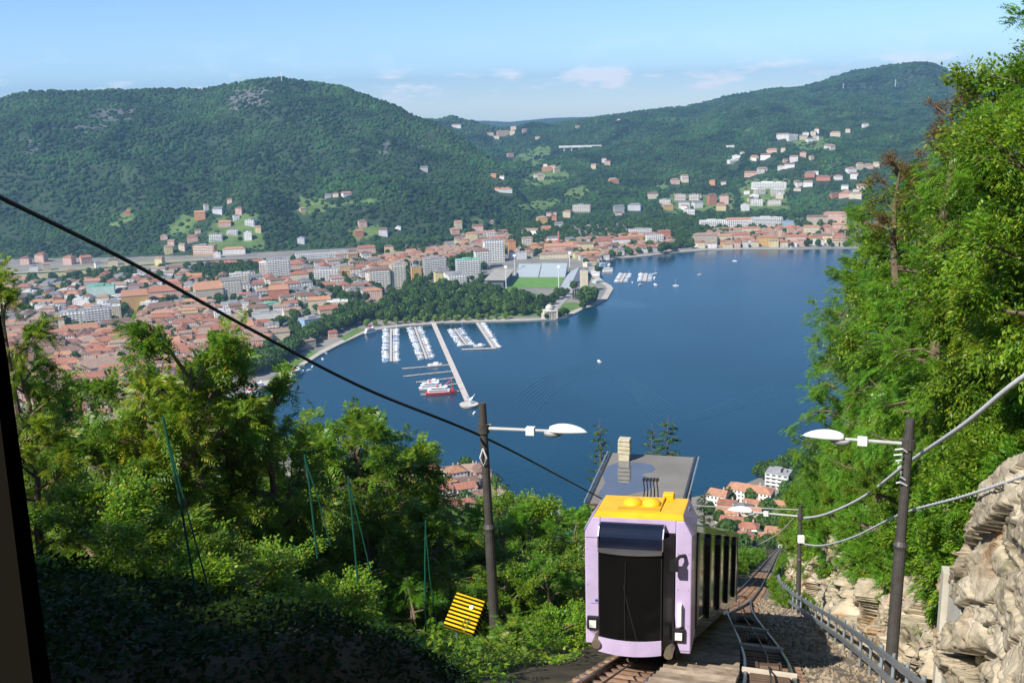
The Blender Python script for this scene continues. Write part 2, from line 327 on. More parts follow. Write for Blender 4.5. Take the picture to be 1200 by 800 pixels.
def sheet(name, pts, z, m, label, kind='structure'):
    P = [tuple(on(*p, z)[:2]) for p in pts]; t = tessellate_polygon([[Vector((x, y, 0)) for x, y in P]])
    b = MB(); fs = []
    for q in t:
        a, b_, c = [np.array(P[i]) for i in q]; fs.append(q if np.cross(b_-a, c-a) > 0 else q[::-1])
    b.add([(x, y, z) for x, y in P], fs); return tag(b.build(name, m), label, kind=kind)
sheet('park_lawn', [(420, 374), (450, 345), (520, 334), (600, 335), (655, 352), (640, 370), (560, 373), (480, 376)], 1.52, LAWN, 'grass of the lakeside park under the trees')
sheet('lawn', [(640, 360), (652, 354), (672, 354), (688, 357), (668, 365), (655, 368)], 1.56, LAWN, 'mown lawn beside the domed temple')
sheet('lawn', [(326, 436), (366, 410), (373, 412), (340, 433), (326, 441)], 1.56, LAWN, 'lawn strip between avenue and quay')
sheet('lawn', [(398, 396), (418, 384), (428, 386), (404, 399)], 1.56, LAWN, 'lawn strip by the curving quay')
sheet('lawn', [(295, 432), (290, 412), (345, 405), (335, 424), (318, 434)], 1.56, LAWN, 'garden lawn among cypresses near the avenue')
sheet('lawn', [(0, 330), (0, 320), (60, 315), (170, 306), (240, 302), (240, 306), (170, 314), (90, 327)], 1.56, mat('dry_grass_field', (.22, .23, .10), .95, col2=(.32, .29, .16), scale=.05), 'dry grass bank beside the railway')
strip('road', [(640, 372), (652, 358), (664, 345), (676, 328), (690, 314), (700, 304), (735, 297), (780, 293), (830, 288), (900, 287), (980, 287)], 14, 1.6, mat('pale_road', (.30, .29, .28), .9, scale=.1), 'road running past the stadium to the far shore')
strip('road', [(0, 338), (60, 332), (180, 324), (330, 312)], 12, 1.6, ASPH, 'road beside the railway')
strip('railway_embankment', [(-40, 322), (60, 318), (150, 311), (230, 305), (330, 301), (410, 299), (470, 293), (530, 287.5), (560, 286), (600, 282)], 12, 3.6, mat('ballast', (.28, .26, .23), .95, scale=.3), 'railway line crossing behind the town')
strip('road', [(232, 470), (262, 445), (300, 436), (330, 424), (372, 400), (420, 375), (450, 362)], 10, 1.62, ASPH, 'road in the shade of the lakeside avenue')
# lake
lk = bpy.data.materials.new('lake_water'); lk.use_nodes = True; nt = lk.node_tree; nt.nodes.clear(); N = nt.nodes.new; K = nt.links.new
o_ = N('ShaderNodeOutputMaterial'); p_ = N('ShaderNodeBsdfPrincipled'); p_.inputs['Roughness'].default_value = .13; p_.inputs['IOR'].default_value = 1.33
t_ = N('ShaderNodeTexCoord'); mp_ = N('ShaderNodeMapping'); mp_.inputs['Scale'].default_value = (1, .55, 1); mp_.inputs['Rotation'].default_value = (0, 0, .3)
K(t_.outputs['Object'], mp_.inputs[0])
n1_ = N('ShaderNodeTexNoise'); n1_.inputs['Scale'].default_value = .35; n1_.inputs['Detail'].default_value = 5; n1_.inputs['Roughness'].default_value = .6; K(mp_.outputs[0], n1_.inputs[0])
n2_ = N('ShaderNodeTexNoise'); n2_.inputs['Scale'].default_value = .006; n2_.inputs['Detail'].default_value = 4; K(t_.outputs['Object'], n2_.inputs[0])
cr_ = N('ShaderNodeValToRGB'); cr_.color_ramp.elements[0].color = (.003, .034, .062, 1); cr_.color_ramp.elements[1].color = (.005, .047, .083, 1); cr_.color_ramp.elements[0].position = .35; cr_.color_ramp.elements[1].position = .65; K(n2_.outputs[0], cr_.inputs[0]); K(cr_.outputs[0], p_.inputs['Base Color'])
bm_ = N('ShaderNodeBump'); bm_.inputs['Distance'].default_value = .32; bm_.inputs['Strength'].default_value = .9; K(n1_.outputs[0], bm_.inputs['Height']); K(bm_.outputs[0], p_.inputs['Normal']); K(p_.outputs[0], o_.inputs[0])
b = MB(); b.add([(-3000, 200, 0), (3500, 200, 0), (3500, 3200, 0), (-3000, 3200, 0)], [(0, 1, 2, 3)]); lake = b.build('lake_water', lk); tag(lake, 'deep blue lake', kind='structure')
def wakes():                       # crests of the boat's wake as low ripples on the water
    V = []; F = []
    def crest(P, w, h):
        P = np.array(P); n = len(P)
        for i in range(n):
            d = P[min(i+1, n-1)]-P[max(i-1, 0)]; d /= np.linalg.norm(d); q = np.array([-d[1], d[0]]); f = math.sin(math.pi*(i+.3)/(n-.4+.3))**.6
            for k, hh in ((-1, -.05), (-.35, h*.7*f), (0, h*f), (.35, h*.5*f), (1, -.05)): V.append((P[i][0]+q[0]*w*k, P[i][1]+q[1]*w*k, hh))
        b0 = len(V)-5*n
        for i in range(n-1):
            for k in range(4): a = b0+i*5+k; F.append((a, a+5, a+6, a+1))
    def pl(pts, off, n=28):
        xs = [p[0] for p in pts]; ys = [p[1] for p in pts]; t = np.linspace(0, 1, len(pts)); u = np.linspace(0, 1, n)
        X = np.interp(u, t, xs); Y = np.interp(u, t, ys); return [on(x+off[0]*s_, y+off[1]*s_, 0)[:2] for x, y, s_ in zip(X, Y, .3+u)]
    for k in range(8): crest(pl([(696, 426), (665, 431), (635, 443), (612, 458), (597, 473)], (k*2.2, k*3.2)), 1.9, .27)
    for k in range(8): crest(pl([(710, 427), (735, 440), (757, 455), (775, 468), (800, 484)], (-k*2.0, k*2.6)), 1.9, .27)
    for k in range(6): crest(pl([(795, 490), (820, 484), (860, 468), (900, 452), (925, 440)], (k*.8, k*2.6)), 2.0, .18)
    for k in range(5): crest(pl([(600, 492), (630, 486), (660, 478)], (k*2, k*3)), 1.8, .09)
    return np_mesh('wake', V, F, lk, True)
w_ = link('wake_ripples', wakes()); tag(w_, 'long fanning ripples of the small boat on the open lake', kind='stuff')
sheet('sandbank', [(700, 352), (722, 350), (748, 354), (762, 359), (740, 361), (712, 359)], .012, mat('shallow', (.010, .058, .088), .14, scale=.02), 'paler shallow water off the point')

# ------------------------------------------------------------------ distant tree crowns
def blob(seed, sub=2, rough=.28, squash=.9, m=None, leafy=0):
    import bmesh
    bm = bmesh.new(); bmesh.ops.create_icosphere(bm, subdivisions=sub, radius=1); r = np.random.default_rng(seed)
    c = r.normal(size=(9, 3)); c /= np.linalg.norm(c, axis=1)[:, None]
    for v in bm.verts:
        d = np.array(v.co); d /= np.linalg.norm(d); k = .72+.42*max(0, max(c@d)-.55)/.45+r.normal()*rough*.22
        v.co = Vector((d[0]*k, d[1]*k, (d[2]*k*squash)+.35))
    me = bpy.data.meshes.new('crown'); bm.to_mesh(me); bm.free(); me.materials.append(m); return me
FM = mat('forest_crown', (.011, .033, .010), .85, col2=(.036, .076, .017), scale=1.6, rnd=.30, vary_hue=.035, spec=.12, bump=.15, bscale=4)
# broad stands of lighter and darker wood, laid by place
nt = FM.node_tree; N = nt.nodes.new; K = nt.links.new; g_ = N('ShaderNodeNewGeometry'); nn_ = N('ShaderNodeTexNoise'); nn_.inputs['Scale'].default_value = .0075; nn_.inputs['Detail'].default_value = 5; nn_.inputs['Roughness'].default_value = .6; K(g_.outputs['Position'], nn_.inputs[0])
mr_ = N('ShaderNodeMapRange'); mr_.inputs[1].default_value = .35; mr_.inputs[2].default_value = .65; mr_.inputs[3].default_value = .42; mr_.inputs[4].default_value = 1.7; K(nn_.outputs[0], mr_.inputs[0]); pb = [x for x in nt.nodes if x.type == 'BSDF_PRINCIPLED'][0]; lk_ = pb.inputs['Base Color'].links[0].from_socket
hs_ = N('ShaderNodeHueSaturation'); K(lk_, hs_.inputs['Color']); K(mr_.outputs[0], hs_.inputs['Value']); K(hs_.outputs[0], pb.inputs['Base Color'])
hidden = bpy.data.collections.new('crown_kinds')
for i in range(6): 
    ob = bpy.data.objects.new('crown', blob(40+i, 2, m=FM)); hidden.objects.link(ob)
def scatter(name, pts, scl, label, coll=hidden, kind='stuff'):
    n = len(pts); me = bpy.data.meshes.new(name); me.vertices.add(n); me.vertices.foreach_set('co', np.asarray(pts, np.float32).ravel())
    a = me.attributes.new('scl', 'FLOAT_VECTOR', 'POINT'); a.data.foreach_set('vector', np.asarray(scl, np.float32).ravel())
    a = me.attributes.new('rot', 'FLOAT_VECTOR', 'POINT'); rt_ = np.zeros((n, 3), np.float32); rt_[:, 2] = rng.random(n)*6.28; a.data.foreach_set('vector', rt_.ravel())
    o = link(name, me); g = bpy.data.node_groups.new(name, 'GeometryNodeTree'); g.interface.new_socket('Geometry', in_out='INPUT', socket_type='NodeSocketGeometry'); g.interface.new_socket('Geometry', in_out='OUTPUT', socket_type='NodeSocketGeometry')
    N = g.nodes.new; K = g.links.new; gi = N('NodeGroupInput'); go = N('NodeGroupOutput'); ip = N('GeometryNodeInstanceOnPoints'); ci = N('GeometryNodeCollectionInfo'); ci.inputs[0].default_value = coll; ci.inputs['Separate Children'].default_value = True; ci.inputs['Reset Children'].default_value = True
    ip.inputs['Pick Instance'].default_value = True
    n1 = N('GeometryNodeInputNamedAttribute'); n1.data_type = 'FLOAT_VECTOR'; n1.inputs[0].default_value = 'scl'; n2 = N('GeometryNodeInputNamedAttribute'); n2.data_type = 'FLOAT_VECTOR'; n2.inputs[0].default_value = 'rot'
    K(gi.outputs[0], ip.inputs['Points']); K(ci.outputs[0], ip.inputs['Instance']); K(n1.outputs[0], ip.inputs['Scale']); K(n2.outputs[0], ip.inputs['Rotation']); K(ip.outputs[0], go.inputs[0])
    m = o.modifiers.new('scatter', 'NODES'); m.node_group = g; tag(o, label, kind=kind); return o
HOUSE_CLEAR = []                   # filled below before the woods are scattered
# ------------------------------------------------------------------ buildings
WC = {'cream': (.62, .55, .40), 'pale yellow': (.66, .56, .30), 'white': (.80, .78, .74), 'pink': (.62, .42, .34), 'ochre': (.60, .38, .13), 'grey': (.38, .38, .38), 'beige': (.52, .44, .34), 'orange': (.62, .30, .13), 'terracotta': (.50, .20, .12), 'pale grey': (.55, .56, .57), 'blue': (.30, .45, .62), 'mint': (.45, .58, .52)}
RC = {'red tiled': (.30, .13, .085), 'brown tiled': (.18, .11, .085), 'orange tiled': (.37, .19, .115), 'faded tiled': (.29, .205, .155), 'grey flat': (.27, .27, .28), 'white flat': (.55, .55, .54), 'green flat': (.16, .36, .27), 'slate': (.16, .16, .17)}
WM = {k: mat('wall_'+k.replace(' ', '_'), v, .85, scale=.15, var=.10, rnd=.08) for k, v in WC.items()}
RM = {k: mat('roof_'+k.replace(' ', '_'), v, .85, scale=.5, var=.22, rnd=.14, bump=.15) for k, v in RC.items()}
STAD_Q = [(574, 302), (672, 300), (690, 312), (672, 345), (592, 341), (570, 336)]
WIN = mat('window_glass_far', (.05, .065, .08), .25, scale=1, spec=.6); BAL = mat('balcony_white', (.76, .75, .71), .8, scale=.3); CH = mat('chimney_plaster', (.5, .42, .35), .9)
def wall_mb(w, d, h): b = MB(); b.box(-w/2, w/2, -d/2, d/2, -2, h); return b
def roof_mb(w, d, h, kind, o=.5):
    b = MB(); W, D = w/2+o, d/2+o
    if kind in ('grey flat', 'white flat', 'green flat'):
        b.box(-w/2-.12, w/2+.12, -d/2-.12, d/2+.12, h+.004, h+.3); b.box(-w*.22, w*.12, -d*.28, d*.25, h+.3, h+2.6)
        b.box(w*.2, w*.34, -d*.1, d*.2, h+.3, h+1.6)
    else:
        r = min(w, d)*.24; b.box(-W, W, -D, D, h+.004, h+.22)
        g = .42 if int(w*7+d*3) % 2 else .04
        if w >= d: A = (-w/2+d*g, 0), (w/2-d*g, 0)
        else: A = (0, -d/2+w*g), (0, d/2-w*g)
        z = h+.224; vs = [(-W, -D, z), (W, -D, z), (W, D, z), (-W, D, z), (*A[0], z+r), (*A[1], z+r)]
        fs = [(0, 1, 5, 4), (1, 2, 5), (2, 3, 4, 5), (3, 0, 4)] if w >= d else [(0, 1, 4), (1, 2, 5, 4), (2, 3, 5), (3, 0, 4, 5)]
        b.add(vs, fs)
    return b
def win_mb(w, d, h, fl, style):
    b = MB(); fh = h/fl
    for k in range(fl):
        z0 = k*fh+fh*.32; z1 = k*fh+fh*.78
        for sx_, L_, D_ in ((0, w, d), (1, d, w)):
            n = max(2, int(L_/(2.6 if style != 'bands' else 4.2)))
            for sg in (-1, 1):
                for i in range(n):
                    c = (i+.5)/n*L_-L_/2; q = .55 if style != 'bands' else 1.25
                    y = sg*(D_/2+.05); vs = [(c-q, y, z0), (c+q, y, z0), (c+q, y, z1), (c-q, y, z1)]
                    if sx_: vs = [(v[1], v[0], v[2]) for v in vs]
                    b.add(vs, [(0, 1, 2, 3)])
    return b
def bal_mb(w, d, h, fl):
    b = MB(); fh = h/fl
    for k in range(1, fl):
        for sg in (-1, 1):
            y0 = sg*d/2; y1 = sg*(d/2+1.2); b.box(-w*.46, w*.46, min(y0, y1), max(y0, y1), k*fh-.1, k*fh+.95)
    return b
specs = []                         # every building of the view is first a specification
def spec(px, py, wp, hp, wall, roof, yaw=0, dep=None, style='plain', hint=None, cat=None, flat=False, must=False):
    P = on(px, py) if flat else ground_hit(px, py)
    if P is None: return
    R = np.linalg.norm(P-CAM); w = wp/FPX*R; h = hp/FPX*R*1.02; d = dep or min(w*.75, 16)
    az = math.atan2(P[0], P[1]); P = P+np.array([math.sin(az), math.cos(az), 0])*d*.5   # the pixel gave the front foot
    specs.append(dict(P=P, w=w, d=d, h=h, yaw=math.radians(yaw)-az*.5, wall=wall, roof=roof, style=style, hint=hint, cat=cat, px=px, py=py, must=must))
F = True
H = [  # centre of the front foot, width and height in the picture, walls, roof, turn
 (467, 338, 17, 27, 'pale yellow', 'grey flat', 12, 22, 'bands'), (446, 340, 24, 23, 'beige', 'brown tiled', 8, 16, 'bands'), (436, 339, 13, 20, 'white', 'brown tiled', 8, 16, 'plain'), (488, 330, 11, 17, 'ochre', 'grey flat', 12, 16, 'plain'),
 (510, 324, 26, 20, 'grey', 'grey flat', 14, 22, 'bands'), (518, 333, 17, 14, 'pale yellow', 'slate', 12, 18, 'plain'), (534, 338, 22, 15, 'white', 'grey flat', 14, 40, 'bands'), (549, 327, 28, 22, 'pale grey', 'green flat', 10, 20, 'bands'),
 (579, 307, 24, 24, 'white', 'grey flat', 10, 16, 'bands'), (565, 315, 17, 20, 'white', 'brown tiled', 10, 20, 'bands'), (600, 303, 8, 20, 'orange', 'red tiled', 10, 14, 'plain'), (576, 284, 11, 12, 'pale grey', 'orange tiled', 8, 12, 'bands'), (552, 284, 11, 10, 'pale yellow', 'orange tiled', 8, 12, 'plain'),
 (684.5, 343, 8.5, 26, 'cream', 'grey flat', 6, 9, 'none'), (384, 333, 29, 17, 'white', 'grey flat', 4, 18, 'bands'), (328, 331, 26, 26, 'pale grey', 'grey flat', 8, 20, 'bands'), (312, 330, 13, 21, 'pink', 'white flat', 8, 18, 'bands'), (328, 354, 23, 14, 'terracotta', 'orange tiled', 4, 22, 'plain'),
 (316, 368, 22, 10, 'grey', 'green flat', 24, 26, 'plain'), (378, 306, 60, 10, 'white', 'grey flat', 10, 22, 'bands'), (430, 302, 20, 11, 'pink', 'red tiled', 8, 18, 'plain'), (456, 298, 10, 9, 'pale yellow', 'brown tiled', 8, 12, 'plain'), (412, 303, 12, 9, 'beige', 'brown tiled', 8, 12, 'plain'),
 (88, 381, 26, 14, 'white', 'grey flat', 10, 22, 'bands'), (117, 385, 27, 22, 'pale grey', 'grey flat', 10, 20, 'bands'), (128, 376, 26, 15, 'cream', 'white flat', 10, 18, 'plain'), (120, 351, 28, 14, 'mint', 'green flat', 6, 26, 'none'), (142, 352, 27, 5, 'white', 'white flat', 8, 10, 'plain'),
 (160, 366, 28, 18, 'ochre', 'orange tiled', 10, 30, 'plain'), (196, 354, 36, 12, 'pink', 'red tiled', 6, 30, 'plain'), (245, 353, 30, 13, 'cream', 'orange tiled', 14, 40, 'plain'), (273, 350, 22, 20, 'pale yellow', 'slate', 10, 18, 'bands'), (282, 340, 22, 18, 'cream', 'white flat', 10, 16, 'bands'),
 (262, 382, 18, 16, 'white', 'white flat', 12, 20, 'plain'), (276, 366, 30, 10, 'white', 'grey flat', 10, 20, 'plain'), (313, 378, 32, 11, 'white', 'grey flat', 10, 14, 'plain'), (300, 403, 26, 12, 'cream', 'faded tiled', 22, 20, 'plain'), (352, 410, 34, 9, 'beige', 'faded tiled', 26, 14, 'plain'), (326, 398, 26, 8, 'cream', 'faded tiled', 12, 16, 'plain'),
 (242, 428, 28, 17, 'white', 'brown tiled', 10, 20, 'bands'), (262, 438, 32, 11, 'cream', 'faded tiled', 10, 18, 'plain'), (268, 400, 36, 12, 'cream', 'red tiled', 10, 26, 'plain'), (286, 393, 24, 10, 'cream', 'orange tiled', 10, 20, 'plain'), (375, 362, 26, 10, 'cream', 'orange tiled', 6, 18, 'plain'), (396, 364, 24, 10, 'pale yellow', 'white flat', 6, 16, 'plain'),
 (420, 348, 15, 13, 'brown', 'brown tiled', 6, 14, 'plain'), (437, 352, 22, 11, 'pink', 'orange tiled', 6, 14, 'plain'), (352, 336, 20, 14, 'cream', 'red tiled', 8, 20, 'plain'), (345, 318, 24, 8, 'pink', 'red tiled', 8, 24, 'plain'), (405, 325, 20, 13, 'ochre', 'grey flat', 6, 16, 'plain'), (418, 330, 14, 14, 'pale yellow', 'brown tiled', 6, 16, 'bands'),
 (385, 372, 22, 9, 'beige', 'red tiled', 14, 20, 'plain'), (365, 384, 24, 10, 'blue', 'grey flat', 30, 20, 'plain'), (343, 372, 20, 8, 'cream', 'faded tiled', 14, 14, 'plain'), (390, 396, 10, 6, 'pink', 'red tiled', 14, 10, 'plain'),
 (48, 412, 40, 9, 'pink', 'brown tiled', 8, 16, 'plain'), (75, 423, 42, 10, 'pink', 'brown tiled', 8, 18, 'plain'), (105, 410, 22, 9, 'mint', 'faded tiled', 12, 24, 'plain'), (118, 442, 42, 11, 'grey', 'faded tiled', 22, 30, 'plain'), (95, 396, 38, 9, 'cream', 'orange tiled', 10, 24, 'plain'), (74, 394, 6, 18, 'cream', 'red tiled', 10, 6, 'none'),
 (140, 388, 36, 9, 'cream', 'brown tiled', 10, 20, 'plain'), (160, 395, 16, 10, 'pale grey', 'green flat', 10, 16, 'plain'), (190, 372, 26, 11, 'beige', 'brown tiled', 14, 24, 'plain'), (215, 362, 18, 9, 'pale yellow', 'grey flat', 10, 14, 'plain'), (152, 408, 24, 10, 'cream', 'red tiled', 12, 24, 'plain'),
 # red roofed works in front of the stadium hill
 (655, 297, 34, 8, 'pink', 'orange tiled', 6, 22, 'plain'), (650, 303, 34, 5, 'cream', 'faded tiled', 6, 16, 'plain'), (648, 288, 14, 9, 'white', 'slate', 6, 12, 'plain'), (668, 288, 12, 8, 'pink', 'slate', 6, 12, 'plain'), (618, 293, 12, 13, 'beige', 'faded tiled', 8, 12, 'bands'), (626, 297, 7, 10, 'ochre', 'orange tiled', 8, 10, 'plain'),
 (607, 304, 20, 8, 'pale grey', 'grey flat', 8, 14, 'plain'),
 (835, 268, 30, 9, 'white', 'white flat', 4, 16, 'bands'), (866, 268, 30, 10, 'white', 'orange tiled', 4, 16, 'bands'), (898, 268, 34, 12, 'pale grey', 'white flat', 0, 18, 'bands'), (923, 270, 12, 10, 'blue', 'grey flat', 0, 14, 'plain'), (913, 285, 4, 15, 'beige', 'brown tiled', 0, 5, 'none'),
 (826, 288, 26, 12, 'beige', 'faded tiled', 6, 16, 'plain'), (848, 286, 18, 9, 'cream', 'orange tiled', 4, 14, 'plain'), (868, 285, 18, 9, 'pink', 'red tiled', 2, 14, 'plain'), (898, 288, 22, 9, 'ochre', 'orange tiled', 0, 14, 'plain'), (932, 287, 22, 9, 'pink', 'red tiled', 0, 14, 'plain'), (950, 279, 16, 12, 'cream', 'orange tiled', 0, 14, 'plain'), (966, 286, 16, 9, 'pale yellow', 'brown tiled', 0, 14, 'plain'), (957, 264, 22, 9, 'beige', 'brown tiled', 0, 14, 'plain'), (978, 262, 24, 11, 'pink', 'orange tiled', 0, 14, 'plain'), (985, 274, 18, 10, 'pink', 'orange tiled', 0, 14, 'plain'), (880, 276, 20, 8, 'cream', 'red tiled', 0, 12, 'plain'),
 (767, 288, 20, 12, 'white', 'grey flat', 8, 14, 'bands'), (778, 283, 14, 11, 'terracotta', 'red tiled', 8, 12, 'plain'), (780, 294, 18, 8, 'cream', 'brown tiled', 6, 14, 'plain'), (745, 286, 22, 8, 'ochre', 'orange tiled', 8, 18, 'plain'), (728, 290, 20, 9, 'white', 'red tiled', 8, 16, 'plain'), (706, 292, 20, 9, 'pink', 'red tiled', 8, 16, 'plain'), (686, 296, 18, 10, 'pale yellow', 'brown tiled', 8, 14, 'plain'), (692, 304, 22, 7, 'ochre', 'orange tiled', 8, 14, 'plain'), (724, 299, 14, 6, 'pale grey', 'slate', 8, 12, 'plain'), (750, 278, 26, 9, 'white', 'grey flat', 8, 16, 'bands'),
]
for h_ in H: spec(h_[0], h_[1], h_[2], h_[3], h_[4] if h_[4] in WC else 'beige', h_[5], h_[6], h_[7], h_[8], flat=True, must=True)
V_ = [(150, 252, 8, 5, 'terracotta', 'red tiled'), (235, 258, 14, 10, 'orange', 'orange tiled'), (242, 247, 6, 8, 'white', 'orange tiled'), (254, 283, 17, 9, 'white', 'grey flat'), (273, 276, 14, 7, 'white', 'grey flat'), (291, 282, 10, 11, 'white', 'white flat'), (241, 299, 26, 13, 'orange', 'grey flat'), (275, 298, 26, 7, 'white', 'orange tiled'), (226, 284, 14, 7, 'pink', 'red tiled'), (198, 298, 10, 10, 'pale yellow', 'faded tiled'),
 (188, 311, 10, 9, 'pale yellow', 'faded tiled'), (31, 310, 11, 8, 'pink', 'brown tiled'), (49, 307, 12, 9, 'pink', 'red tiled'), (55, 317, 9, 8, 'cream', 'orange tiled'), (40, 318, 10, 6, 'white', 'grey flat'), (82, 310, 12, 9, 'pink', 'red tiled'), (101, 309, 13, 8, 'pink', 'red tiled'), (116, 315, 9, 8, 'white', 'slate'), (133, 311, 12, 7, 'cream', 'brown tiled'), (85, 325, 15, 7, 'pale yellow', 'brown tiled'), (202, 288, 9, 6, 'pink', 'faded tiled'), (215, 294, 9, 8, 'cream', 'faded tiled'),
 (264, 266, 16, 6, 'pink', 'orange tiled'), (257, 251, 14, 7, 'pale grey', 'slate'), (281, 252, 9, 9, 'pink', 'brown tiled'), (270, 238, 7, 5, 'pink', 'brown tiled'), (295, 265, 14, 8, 'pale grey', 'grey flat'), (193, 281, 9, 5, 'pink', 'faded tiled'), (303, 273, 8, 8, 'pale yellow', 'orange tiled'), (277, 258, 8, 6, 'white', 'grey flat'), (255, 302, 9, 6, 'white', 'white flat'), (232, 274, 8, 5, 'cream', 'brown tiled'),
 (262, 313, 32, 5, 'pink', 'red tiled'), (302, 311, 24, 5, 'terracotta', 'red tiled'), (385, 232, 9, 4, 'grey', 'slate'), (394, 231, 8, 5, 'cream', 'brown tiled'), (406, 230, 12, 4, 'white', 'orange tiled'), (355, 248, 9, 4, 'cream', 'orange tiled'), (425, 267, 11, 9, 'pink', 'brown tiled'), (421, 278, 12, 8, 'terracotta', 'red tiled'), (450, 277, 12, 9, 'pale grey', 'brown tiled'), (354, 286, 10, 8, 'pale grey', 'grey flat'), (467, 269, 8, 3, 'white', 'white flat'), (498, 201, 12, 5, 'grey', 'slate'),
 (537, 268, 10, 9, 'cream', 'orange tiled'), (560, 271, 16, 7, 'pink', 'brown tiled'), (533, 275, 12, 7, 'pink', 'orange tiled'), (545, 289, 10, 6, 'cream', 'orange tiled'), (575, 262, 8, 3, 'cream', 'faded tiled'),
 (590, 160, 18, 7, 'pink', 'faded tiled'), (601, 158, 8, 5, 'cream', 'orange tiled'), (582, 163, 8, 4, 'cream', 'faded tiled'), (615, 155, 7, 4, 'pink', 'orange tiled'), (630, 163, 7, 3, 'cream', 'faded tiled'), (598, 184, 9, 4, 'pink', 'orange tiled'), (535, 150, 13, 4, 'white', 'orange tiled'), (579, 208, 8, 4, 'orange', 'orange tiled'), (641, 201, 14, 5, 'orange', 'orange tiled'), (632, 208, 14, 4, 'white', 'faded tiled'), (648, 198, 8, 4, 'cream', 'orange tiled'), (696, 198, 7, 6, 'cream', 'orange tiled'), (712, 194, 8, 6, 'pink', 'brown tiled'), (719, 216, 13, 6, 'orange', 'faded tiled'),
 (592, 226, 18, 5, 'white', 'orange tiled'), (583, 224, 7, 4, 'pink', 'red tiled'), (682, 249, 22, 10, 'beige', 'grey flat'), (665, 255, 11, 8, 'cream', 'orange tiled'), (644, 254, 8, 5, 'pink', 'brown tiled'), (635, 263, 14, 9, 'ochre', 'faded tiled'), (650, 259, 7, 7, 'terracotta', 'brown tiled'), (655, 270, 12, 9, 'pale grey', 'slate'), (640, 274, 14, 8, 'orange', 'orange tiled'), (622, 275, 20, 6, 'white', 'faded tiled'), (725, 250, 14, 9, 'grey', 'slate'), (744, 247, 18, 8, 'pale grey', 'slate'), (765, 233, 13, 7, 'cream', 'brown tiled'), (780, 240, 16, 7, 'beige', 'grey flat'), (797, 236, 15, 9, 'pink', 'grey flat'), (814, 236, 14, 9, 'beige', 'grey flat'), (802, 245, 15, 9, 'pale grey', 'slate'), (817, 244, 13, 8, 'white', 'slate'), (782, 246, 14, 6, 'ochre', 'faded tiled'), (808, 251, 15, 6, 'white', 'grey flat'),
 (834, 240, 11, 13, 'terracotta', 'brown tiled'), (849, 239, 12, 11, 'pink', 'brown tiled'), (845, 247, 13, 7, 'pale yellow', 'orange tiled'), (802, 213, 9, 8, 'white', 'orange tiled'), (791, 216, 12, 6, 'pink', 'faded tiled'), (835, 217, 8, 6, 'orange', 'orange tiled'), (860, 191, 17, 4, 'white', 'white flat'), (863, 186, 11, 4, 'white', 'white flat'), (880, 207, 17, 5, 'pink', 'orange tiled'), (893, 203, 12, 6, 'pale grey', 'faded tiled'), (884, 187, 11, 4, 'cream', 'orange tiled'), (897, 187, 13, 6, 'white', 'brown tiled'), (905, 180, 14, 5, 'pink', 'orange tiled'), (918, 178, 6, 5, 'cream', 'brown tiled'), (930, 190, 10, 7, 'white', 'orange tiled'), (941, 184, 8, 6, 'pink', 'brown tiled'), (915, 199, 8, 5, 'white', 'orange tiled'), (925, 197, 13, 5, 'white', 'brown tiled'),
 (917, 163, 16, 6, 'white', 'faded tiled'), (928, 165, 14, 8, 'white', 'grey flat'), (944, 160, 8, 5, 'white', 'grey flat'), (941, 164, 10, 5, 'cream', 'faded tiled'), (950, 167, 12, 5, 'white', 'brown tiled'), (957, 157, 6, 6, 'white', 'orange tiled'), (979, 160, 13, 5, 'cream', 'orange tiled'), (1014, 149, 8, 4, 'white', 'orange tiled'), (972, 175, 12, 5, 'white', 'faded tiled'), (949, 208, 13, 6, 'terracotta', 'slate'), (965, 212, 18, 5, 'terracotta', 'brown tiled'), (982, 211, 10, 5, 'white', 'orange tiled'), (936, 219, 8, 6, 'white', 'brown tiled'), (947, 219, 12, 6, 'white', 'faded tiled'), (997, 203, 12, 6, 'white', 'orange tiled'), (1007, 199, 8, 8, 'cream', 'orange tiled'), (1017, 198, 12, 5, 'pink', 'faded tiled'), (1000, 210, 8, 7, 'white', 'brown tiled'), (990, 232, 14, 6, 'pink', 'orange tiled'), (1003, 233, 16, 7, 'cream', 'faded tiled'), (977, 232, 10, 5, 'terracotta', 'brown tiled'), (990, 222, 9, 5, 'white', 'slate'), (1010, 222, 12, 5, 'white', 'orange tiled'),
 (901, 221, 40, 8, 'white', 'white flat'), (890, 229, 14, 8, 'cream', 'white flat'), (911, 229, 18, 8, 'cream', 'white flat'), (887, 241, 16, 8, 'white', 'grey flat'), (908, 241, 18, 7, 'cream', 'grey flat'), (873, 247, 10, 8, 'white', 'white flat'), (914, 233, 10, 6, 'cream', 'white flat'), (884, 234, 12, 6, 'white', 'white flat'), (725, 143, 5, 3, 'white', 'white flat'), (677, 150, 6, 3, 'cream', 'orange tiled')]
for v in V_: spec(v[0], v[1], v[2]*(.84 if v[2] < 20 else .95), v[3]*.82, v[4], v[5], R_.uniform(-25, 25), max(7, min(16, v[2]*1.3)), 'bands' if v[5].endswith('flat') and v[2] > 11 else 'plain', cat='villa' if v[2] < 13 else None, must=True)
rx_ = random.Random(42)
for v in [q for q in V_ if q[0] > 575 and q[2] < 16]:
    if rx_.random() < .42: spec(v[0]+rx_.uniform(-16, 16), v[1]+rx_.uniform(-5, 5), rx_.uniform(4.5, 8), rx_.uniform(2.8, 5), rx_.choice(['white', 'cream', 'white', 'pink', 'cream']), rx_.choice(['orange tiled', 'red tiled', 'faded tiled', 'brown tiled']), rx_.uniform(-30, 30), 8, 'plain', must=True)
